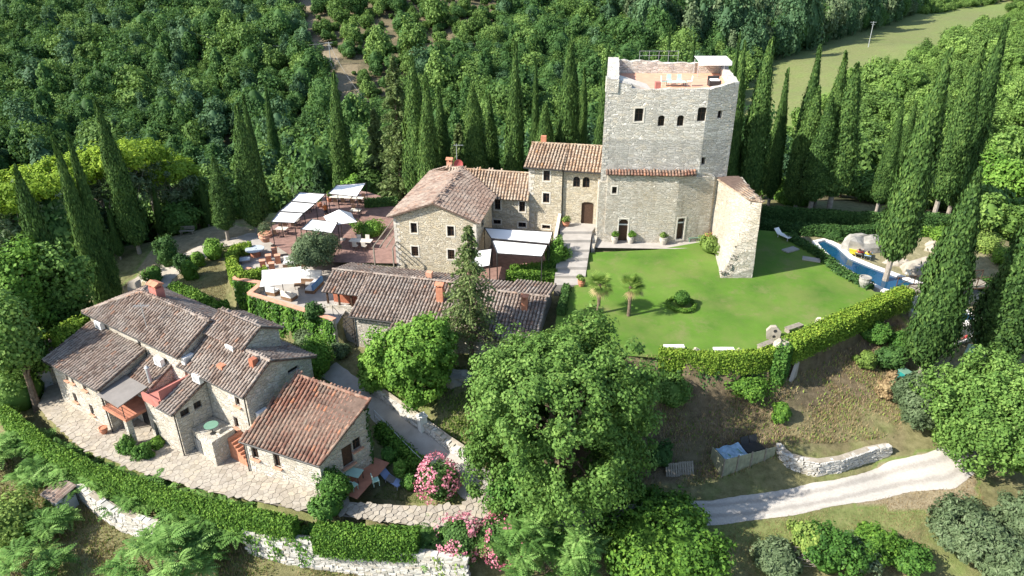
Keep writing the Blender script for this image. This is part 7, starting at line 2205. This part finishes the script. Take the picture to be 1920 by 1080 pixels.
# ------------------------------------------------------------------ terrace furniture in front
def round_set(name, p, r, hgt, label, mat):
    h = empty(name, p, label, 'table'); mb = MB(); mb.lathe([(r, hgt - .04), (r, hgt)], n=18); mb.build('top', M[mat], h, local=True)
    mb = MB(); mb.tube((0, 0, 0), (0, 0, hgt - .04), .03); mb.lathe([(.22, 0), (.2, .03)], n=12); mb.build('pedestal', M['metal_dark'], h, local=True)
round_set('round_table', s3(-2.7, -1.2, -4.25), .5, .75, 'round green table on the stone landing', 'green_metal')
pz = terr_z(-10, 38) + .09
table('table', (w1 + nv * 2.0 + ev * .9).xy.to_3d() + Vector((0, 0, pz)), (1.5, .85), .73, 'mint green table on the red patio', 'mint_plastic', rz=-.3)
for i, (a, b, rz, mt, lab) in enumerate([(1.6, 1.2, 2.5, 'mint_plastic', 'mint chair nearest the path on the red patio'), (.5, 2.9, .2, 'mint_plastic', 'mint chair behind the green patio table'), (1.1, .95, 3.4, 'blue_plastic', 'bluish chair at the front edge of the patio'), (2.7, 2.2, 2.0, 'mint_plastic', 'mint chair on the outer corner of patio')]):
    q = w1 + nv * b + ev * a; chair(Vector((q.x, q.y, pz)), rz, lab, mt, mt)
def lounger(p, rz, label, mat, back=.55, group=None):
    h = empty('sun_lounger', p, label, 'sun lounger', group, rz)
    mb = MB(); mb.box((0, -.25, .33), (.62, 1.35, .06)); mb.build('bed', M[mat], h, local=True)
    mb = MB(); mb.box((0, .68, .33 + .3 * math.sin(back)), (.62, .72, .06), R=Matrix.Rotation(back, 3, 'X')); mb.build('backrest', M[mat], h, local=True)
    for x in (-.27, .27):
        for y in (-.85, .35):
            mb = MB(); mb.tube((x, y, 0), (x, y, .3), .025); mb.build('leg', M['white_paint'], h, local=True)
    return h
gp_ = onT(735, 908); lounger(gp_, .9, 'grey-blue sun lounger on the small grass plot', 'blue_plastic')
gp_ = onT(752, 912); lounger(gp_, 1.3, 'second sun lounger with white frame on the grass plot', 'grey_cloth', .3)
# ramp handrail
hr = empty('ramp_handrail', onT(745, 830), 'thin double metal handrail along the ramp edge', 'railing')
ps = [onT(u, v) for u, v in [(703,788),(728,815),(752,842),(776,866),(798,886)]]
for k_, dz_ in enumerate((.95, .5)):
    mb = MB(); mb.path([q + Vector((0, 0, dz_)) for q in ps], [.03] * 5, 5); mb.build('rail', M['metal_grey'], hr)
for q in ps:
    mb = MB(); mb.tube(q, q + Vector((0, 0, .95)), .025, .025, 5); mb.build('post', M['metal_grey'], hr)

# ------------------------------------------------------------------ on the lawn
def bench(name, p, L, rz, label, mat, back=True):
    h = empty(name, p, label, 'bench', None, rz)
    for i in range(4):
        mb = MB(); mb.box((0, -.2 + i * .13, .43), (L, .11, .04)); mb.build('slat', M[mat], h, local=True)
    if back:
        for i in range(3):
            mb = MB(); mb.box((0, .28, .58 + i * .13), (L, .03, .10)); mb.build('back_slat', M[mat], h, local=True)
    for x in (-L / 2 + .15, L / 2 - .15):
        mb = MB(); mb.box((x, 0, .2), (.08, .5, .4)); mb.build('leg', M[mat], h, local=True)
bench('bench', P(1302, 452, 0), 1.5, .12, 'green metal bench against the tower wall', 'green_metal')
bench('bench', PL(1436, 652), 1.7, .55, 'grey wooden bench nearest the lawn corner', 'wood_grey', False)
bench('bench', PL(1487, 620), 1.7, .5, 'grey bench beyond the rocks at the lawn edge', 'wood_grey', False)
bench('bench', onT(352, 440), 1.6, .1, 'wooden bench beside the drive under trees', 'wood_grey')
for i, (u, v, lab) in enumerate([(1263,656,'left one of two flat white stone seats at the lawn edge'), (1356,661,'right one of two flat white stone seats at the lawn edge')]):
    q = PL(u, v); h = empty('stone_bench', q, lab, 'bench')
    mb = MB(); mb.box((0, 0, .32), (1.6, .42, .12)); mb.build('slab', M['white_stone'], h, local=True)
    for x in (-.55, .55): mb = MB(); mb.box((x, 0, .13), (.2, .36, .26)); mb.build('support', M['white_stone'], h, local=True)
# carved stone with two holes
q = PL(1448, 634); h = empty('carved_stone', q, 'cream carved stone sculpture with two round holes', 'sculpture', None, -.15)
mb = MB(); out = [(-.5, 0), (.5, 0), (.55, .75), (.15, 1.15), (-.3, 1.1), (-.6, .7)]
n = len(out); mb.add([(x, -.22, z) for x, z in out] + [(x * .9, .22, z * .97) for x, z in out], [tuple(range(n)), tuple(reversed(range(n, 2 * n)))] + [(i, n + i, n + (i + 1) % n, (i + 1) % n) for i in range(n)]); mb.build('block', M['rock_pale'], h, local=True)
for (x, z, r) in ((.08, .78, .15), (.05, .28, .13)):
    mb = MB(); mb.add([(x + r * math.cos(i * .6283), -.226, z + r * math.sin(i * .6283)) for i in range(10)], [tuple(range(10))]); mb.build('hole', M['metal_dark'], h, local=True)
for i, (u, v, r, lab) in enumerate([(1462,656,.65,'pinkish rock at the lawn corner beside the bench'), (1475,648,.5,'rock leaning behind the pinkish one'), (1537,608,.45,'white rock on the slanting lawn hedge'), (1467,668,.45,'small rock below the pinkish one'), (1305,661,.3,'little rock between the two white seats'), (1385,662,.3,'little stone right of the white seats')]):
    q = PL(u, v); rock('lawn_rock', (q.x, q.y, q.z + r * .45), (r, r * .8, r), lab, M['rock_pale'], 60 + i)
for i, (u, v, lab) in enumerate([(1482,469,'flat pale slab lying in the shaded lawn nearer the tower'), (1521,487,'flat pale slab lying in the shaded lawn nearer pool')]):
    q = PL(u, v); mb = MB(); mb.box((0, 0, .05), (1.6, .8, .12), .5 + i * -.9); o = mb.build('stone_slab', M['grey_paving'], None, lab, 'slab', local=True); o.location = q
lounger(PL(1467, 446), .5, 'pale blue sun lounger at the far end of lawn', 'white_cloth', .7)

# ------------------------------------------------------------------ people
def person(p, joints, label, top, bottom, hairc='hair', rz=0.0, hat=None):
    """joints: dict of points (local) ; one skinned body, clothes and hair as children"""
    J = joints
    order = ['pelvis', 'waist', 'chest', 'neck', 'head', 'crown', 'ls', 'le', 'lw', 'lh', 'rs', 're', 'rw', 'rh', 'lhip', 'lk', 'la', 'lt', 'rhip', 'rk', 'ra', 'rt']
    E_ = [('pelvis', 'waist'), ('waist', 'chest'), ('chest', 'neck'), ('neck', 'head'), ('head', 'crown'), ('chest', 'ls'), ('ls', 'le'), ('le', 'lw'), ('lw', 'lh'), ('chest', 'rs'), ('rs', 're'), ('re', 'rw'), ('rw', 'rh'), ('pelvis', 'lhip'), ('lhip', 'lk'), ('lk', 'la'), ('la', 'lt'), ('pelvis', 'rhip'), ('rhip', 'rk'), ('rk', 'ra'), ('ra', 'rt')]
    rad = dict(pelvis=.14, waist=.125, chest=.15, neck=.06, head=.095, crown=.085, ls=.07, le=.045, lw=.035, lh=.04, rs=.07, re=.045, rw=.035, rh=.04, lhip=.09, lk=.06, la=.042, lt=.04, rhip=.09, rk=.06, ra=.042, rt=.04)
    me = bpy.data.meshes.new('person'); me.from_pydata([J[k_] for k_ in order], [(order.index(a), order.index(b)) for a, b in E_], [])
    o = link('person', me); o.location = p; o.rotation_euler = (0, 0, rz)
    sk = o.modifiers.new('skin', 'SKIN'); 
    for i, k_ in enumerate(order):
        me.skin_vertices[0].data[i].radius = (rad[k_], rad[k_]) if me.skin_vertices else (rad[k_],) * 2
    if me.skin_vertices: me.skin_vertices[0].data[0].use_root = True
    sb = o.modifiers.new('sub', 'SUBSURF'); sb.levels = 1; sb.render_levels = 1
    me.materials.append(M['skin'])
    tag(o, label, 'person')
    def limbmesh(nm, chain, f, mat):
        mb = MB()
        for ch in chain:
            mb.path([Vector(J[k_]) for k_ in ch], [rad[k_] * f for k_ in ch], 9)
        return mb.build(nm, M[mat], o, local=True, smooth=True)
    if top: limbmesh('shirt', [('pelvis', 'waist', 'chest', 'neck')], 1.22, top)
    if top: limbmesh('sleeve', [('chest', 'ls', 'le')], 1.3, top); limbmesh('sleeve', [('chest', 'rs', 're')], 1.3, top)
    if bottom: limbmesh('trousers', [('pelvis', 'lhip', 'lk'), ('pelvis', 'rhip', 'rk')], 1.25, bottom)
    mb = MB(); hd_ = Vector(J['head']); cr_ = Vector(J['crown']); d = (cr_ - hd_).normalized()
    c = cr_ - d * .0 + Vector((0, .03, 0))
    vs = []; fs = []
    for j in range(5):
        th = math.pi * .62 * j / 4
        for i in range(10):
            an = i * .6283; vs.append((c.x + .115 * math.sin(th) * math.cos(an), c.y + .12 * math.sin(th) * math.sin(an), c.z - .02 + .11 * math.cos(th)))
    for j in range(4):
        for i in range(10): fs.append((j * 10 + i, (j + 1) * 10 + i, (j + 1) * 10 + (i + 1) % 10, j * 10 + (i + 1) % 10))
    mb.add(vs, fs); mb.build('hair', M[hairc], o, local=True, smooth=True)
    return o
STAND = dict(pelvis=(0, 0, .95), waist=(0, 0, 1.1), chest=(0, 0, 1.32), neck=(0, 0, 1.5), head=(0, -.02, 1.6), crown=(0, -.02, 1.7), ls=(.2, 0, 1.4), le=(.26, .02, 1.12), lw=(.24, -.14, .9), lh=(.23, -.2, .84), rs=(-.2, 0, 1.4), re=(-.27, .02, 1.12), rw=(-.24, -.2, 1.0), rh=(-.22, -.28, .98), lhip=(.1, 0, .9), lk=(.11, -.02, .5), la=(.11, .02, .09), lt=(.12, -.14, .04), rhip=(-.1, 0, .9), rk=(-.12, -.06, .5), ra=(-.12, .08, .09), rt=(-.13, -.08, .04))
RECL = dict(pelvis=(0, .05, .5), waist=(0, .2, .57), chest=(0, .42, .70), neck=(0, .58, .83), head=(0, .63, .92), crown=(0, .66, 1.01), ls=(.19, .44, .76), le=(.30, .22, .58), lw=(.22, .0, .55), lh=(.18, -.06, .56), rs=(-.19, .44, .76), re=(-.30, .22, .58), rw=(-.2, .02, .58), rh=(-.15, -.05, .6), lhip=(.1, .02, .47), lk=(.13, -.42, .62), la=(.12, -.78, .44), lt=(.12, -.88, .48), rhip=(-.1, .02, .47), rk=(-.12, -.42, .50), ra=(-.12, -.80, .44), rt=(-.13, -.88, .50))
person(P(612, 408, RZ), STAND, 'person in an orange shirt standing behind the pyramid parasol', 'orange_cloth', 'dark_cloth', 'cream_cloth', .5)
q = onT(1611, 481); lounger(q, 2.5, 'grey lounger under the person in dark red by the pool', 'grey_cloth', .6); person(q, RECL, 'person in dark red reclining beside the yellow deckchair', 'red_cloth', 'dark_cloth', 'hair', 2.5)
q = onT(1626, 486); lounger(q, 2.6, 'blue towel lounger right of the person in dark red', 'tarp_blue', .6); person(q, RECL, 'person with bright yellow towel reclining at the pool edge', 'yellow_cloth', None, 'hair', 2.6)
q = onT(1601, 478); lounger(q, 2.4, 'upright bright yellow deckchair in front of the grey boulder', 'yellow_cloth', 1.0)
q = onT(1797, 645); lounger(q, -1.2, 'pale lounger on the lower sunbathing terrace', 'white_cloth', .5); person(q, RECL, 'person sunbathing on the lower terrace below the small pool', 'red_cloth', None, 'hair', -1.2)
q = onT(1835, 643); lounger(q, -.9, 'green sun lounger right of the sunbathing person', 'green_metal', .4)
q = onT(1815, 668); lounger(q, -.7, 'pale green sun lounger partly under the oak', 'mint_plastic', .4)
q = onT(1700, 522); chair(q, 2.4, 'pinkish garden chair between the pool and the cream rock', 'cream_cloth', 'metal_grey')
# tower terrace furniture
table('table', Vector((15.6, 69.2, 14.3)), (1.8, .9), .75, 'pale green table on the tower roof terrace', 'mint_plastic')
for i, (x, y, rz, lab) in enumerate([(15.1, 70.0, 0, 'chair behind left end of the table on tower roof'), (16.1, 70.0, 0, 'chair behind right end of the table on tower roof'), (14.4, 69.2, 1.6, 'chair at the left head of the tower roof table'), (16.9, 69.2, -1.6, 'chair at the right head of the tower roof table')]):
    chair(Vector((x, y, 14.62)), rz, lab, 'mint_plastic', 'mint_plastic')
h = empty('tub_seat', Vector((19.3, 69.4, 14.62)), 'dark wicker armchair with white cushion on the tower roof', 'armchair')
mb = MB(); mb.box((0, 0, .25), (1.1, .9, .5)); mb.box((0, .42, .6), (1.1, .12, .5)); mb.build('frame', M['metal_dark'], h, local=True)
mb = MB(); mb.box((0, -.05, .55), (.8, .65, .14)); mb.build('cushion', M['white_cloth'], h, local=True)

# ------------------------------------------------------------------ sheds and waste bay
def hut(name, c, dx, dy, hgt, rz, label, wall, roofm, rise=.3, base=None):
    h = empty(name, c, label, 'shed', None, rz)
    mb = MB(); hx, hy = dx / 2, dy / 2
    mb.add([(-hx, -hy, -.3), (hx, -hy, -.3), (hx, hy, -.3), (-hx, hy, -.3), (-hx, -hy, hgt), (hx, -hy, hgt), (hx, hy, hgt + rise), (-hx, hy, hgt + rise)], [(0, 1, 5, 4), (1, 2, 6, 5), (2, 3, 7, 6), (3, 0, 4, 7)]); mb.build('wall', M[wall], h, local=True)
    mb = MB(); o_ = .18
    n = max(3, int(dx / .25))
    for i in range(n):
        x0 = -hx - o_ + (dx + 2 * o_) * i / n; x1 = -hx - o_ + (dx + 2 * o_) * (i + 1) / n; xm = (x0 + x1) / 2
        mb.tint = random.random()
        s_ = rise / dy
        mb.add([(x0, -hy - o_, hgt - o_ * s_ + .02), (xm, -hy - o_, hgt - o_ * s_ + .10), (x1, -hy - o_, hgt - o_ * s_ + .02), (x0, hy + o_, hgt + rise + o_ * s_ + .02), (xm, hy + o_, hgt + rise + o_ * s_ + .10), (x1, hy + o_, hgt + rise + o_ * s_ + .02)], [(0, 1, 4, 3), (1, 2, 5, 4), (0, 2, 1), (3, 4, 5)])
    mb.build('roof', M[roofm], h, local=True)
    mb = MB(); mb.box((0, -hy - .02, hgt * .45), (min(.8, dx * .5), .04, hgt * .85)); mb.build('door', M['metal_grey'], h, local=True)
    return h
q = onT(122, 955); hut('tool_shed', q, 1.5, 1.3, 1.5, -.5, 'little grey metal shed with ribbed roof under the sumac', 'steel_blue', 'tile_brown', .25)
q = PY(62, 655, 50.5); q.z = G(q.x, q.y); hut('outbuilding', q, 4.6, 3.4, 1.9, .75, 'small dark outbuilding with tiled roof among bushes at left', 'stone_house', 'tile_grey', .7)
q = onT(1765, 755); hut('pool_hut', q, 2.8, 2.4, 1.5, -.2, 'dark roofed hut beside the foot of the big cypress', 'wood_dark', 'metal_dark', .3)
q = onT(1690, 722); h = empty('green_bin', q, 'small teal plastic bin behind the olive tree', 'bin')
mb = MB(); mb.box((0, 0, .55), (.7, .7, 1.1), .3); mb.build('body', M['teal_box'], h, local=True)
mb = MB(); mb.box((0, 0, 1.13), (.78, .78, .07), .3); mb.build('lid', M['green_metal'], h, local=True)
# waste bay: board fence panels round bins
c0 = onT(1352, 897); c1 = onT(1458, 852); dv = (c1 - c0); dv.z = 0; Lb = dv.length; dv.normalize(); nb_ = Vector((-dv.y, dv.x, 0))
h = empty('waste_enclosure', c0, 'olive boarded waste enclosure beside the gravel road', 'fence')
def board_run(a, d, L, z0, z1):
    n = int(L / .3)
    for i in range(n):
        mb = MB(); mb.box(a + d * (.15 + i * .3) + Vector((0, 0, (z0 + z1) / 2)), (.285, .05, z1 - z0), math.atan2(d.y, d.x)); mb.build('board', M['wood_board'], h)
board_run(c0, dv, Lb, -.3, 1.55); board_run(c0, nb_, 1.6, -.3, 1.6)
for i in range(5):
    mb = MB(); mb.box(c0 + dv * (Lb * i / 4) - nb_ * .06 + Vector((0, 0, .7)), (.09, .09, 2.0), math.atan2(dv.y, dv.x)); mb.build('post', M['wood_grey'], h)
def bin_(p, label, lidm, open_=False):
    h2 = empty('waste_bin', p, label, 'bin', None, math.atan2(dv.y, dv.x))
    mb = MB(); mb.box((0, 0, .6), (1.5, 1.1, 1.2)); mb.build('body', M['metal_dark'] if open_ else M['green_metal'], h2, local=True)
    mb = MB()
    if open_:
        for x in (-.38, .38): mb.box((x, .5, 1.45), (.7, .06, .6), R=Matrix.Rotation(-.5, 3, 'X'))
    else:
        n = 6; vs = []
        for i in range(n + 1):
            for j in range(4): vs.append((-1.0 + 2.0 * i / n, -.75 + 1.4 * j / 3, 1.28 + .09 * math.sin(i * 1.9 + j) + .05 * math.cos(j * 2.1)))
        mb.add(vs, [(i * 4 + j, (i + 1) * 4 + j, (i + 1) * 4 + j + 1, i * 4 + j + 1) for i in range(n) for j in range(3)])
    mb.build('lid' if open_ else 'cover', M[lidm], h2, local=True)
bin_(c0 + dv * 1.3 + nb_ * .9, 'waste bin covered with a crumpled blue tarpaulin', 'tarp_blue'); bin_(c0 + dv * 3.2 + nb_ * 1.0, 'open dark waste bin right of the blue tarpaulin', 'metal_dark', True)
# stacked grey pallets in the shade
for i, (u, v, lab) in enumerate([(1262,895,'grey pallet leaning left in the shade by the road'), (1288,893,'grey pallet leaning right in the shade by the road')]):
    q = onT(u, v); h = empty('pallet', q, lab, 'pallet', None, .1)
    R_ = Matrix.Rotation(math.radians(60), 3, 'X')
    for j in range(6):
        mb = MB(); mb.box(R_ @ Vector((-.45 + j * .18, .5, 0)), (.13, 1.0, .03), R=R_); mb.build('slat', M['wood_grey'], h, local=True)
    for j in range(3):
        mb = MB(); mb.box(R_ @ Vector((0, .1 + j * .4, -.06)), (1.05, .09, .08), R=R_); mb.build('runner', M['wood_grey'], h, local=True)
# dry brush pile
q = PY(1520, 1055, 33.6); q.z = G(q.x, q.y)
mb = MB(); rgb = random.Random(9)
for i in range(90):
    a = rgb.uniform(-.6, .9); L = rgb.uniform(.8, 2.4); x = rgb.uniform(-1.8, 1.6); y = rgb.uniform(-.6, .8)
    p0 = Vector((x, y, rgb.uniform(.1, .9))); d = Vector((math.cos(a), math.sin(a) * .7, rgb.uniform(-.15, .5))).normalized()
    m_ = p0 + d * L * .5 + Vector((0, 0, rgb.uniform(-.1, .2))); mb.path([p0, m_, p0 + d * L], [.028, .02, .006], 4)
o = mb.build('brush_pile', M['bark_pale'], None, 'heap of bare dry branches at the bottom edge', 'brush pile', local=True); o.location = q
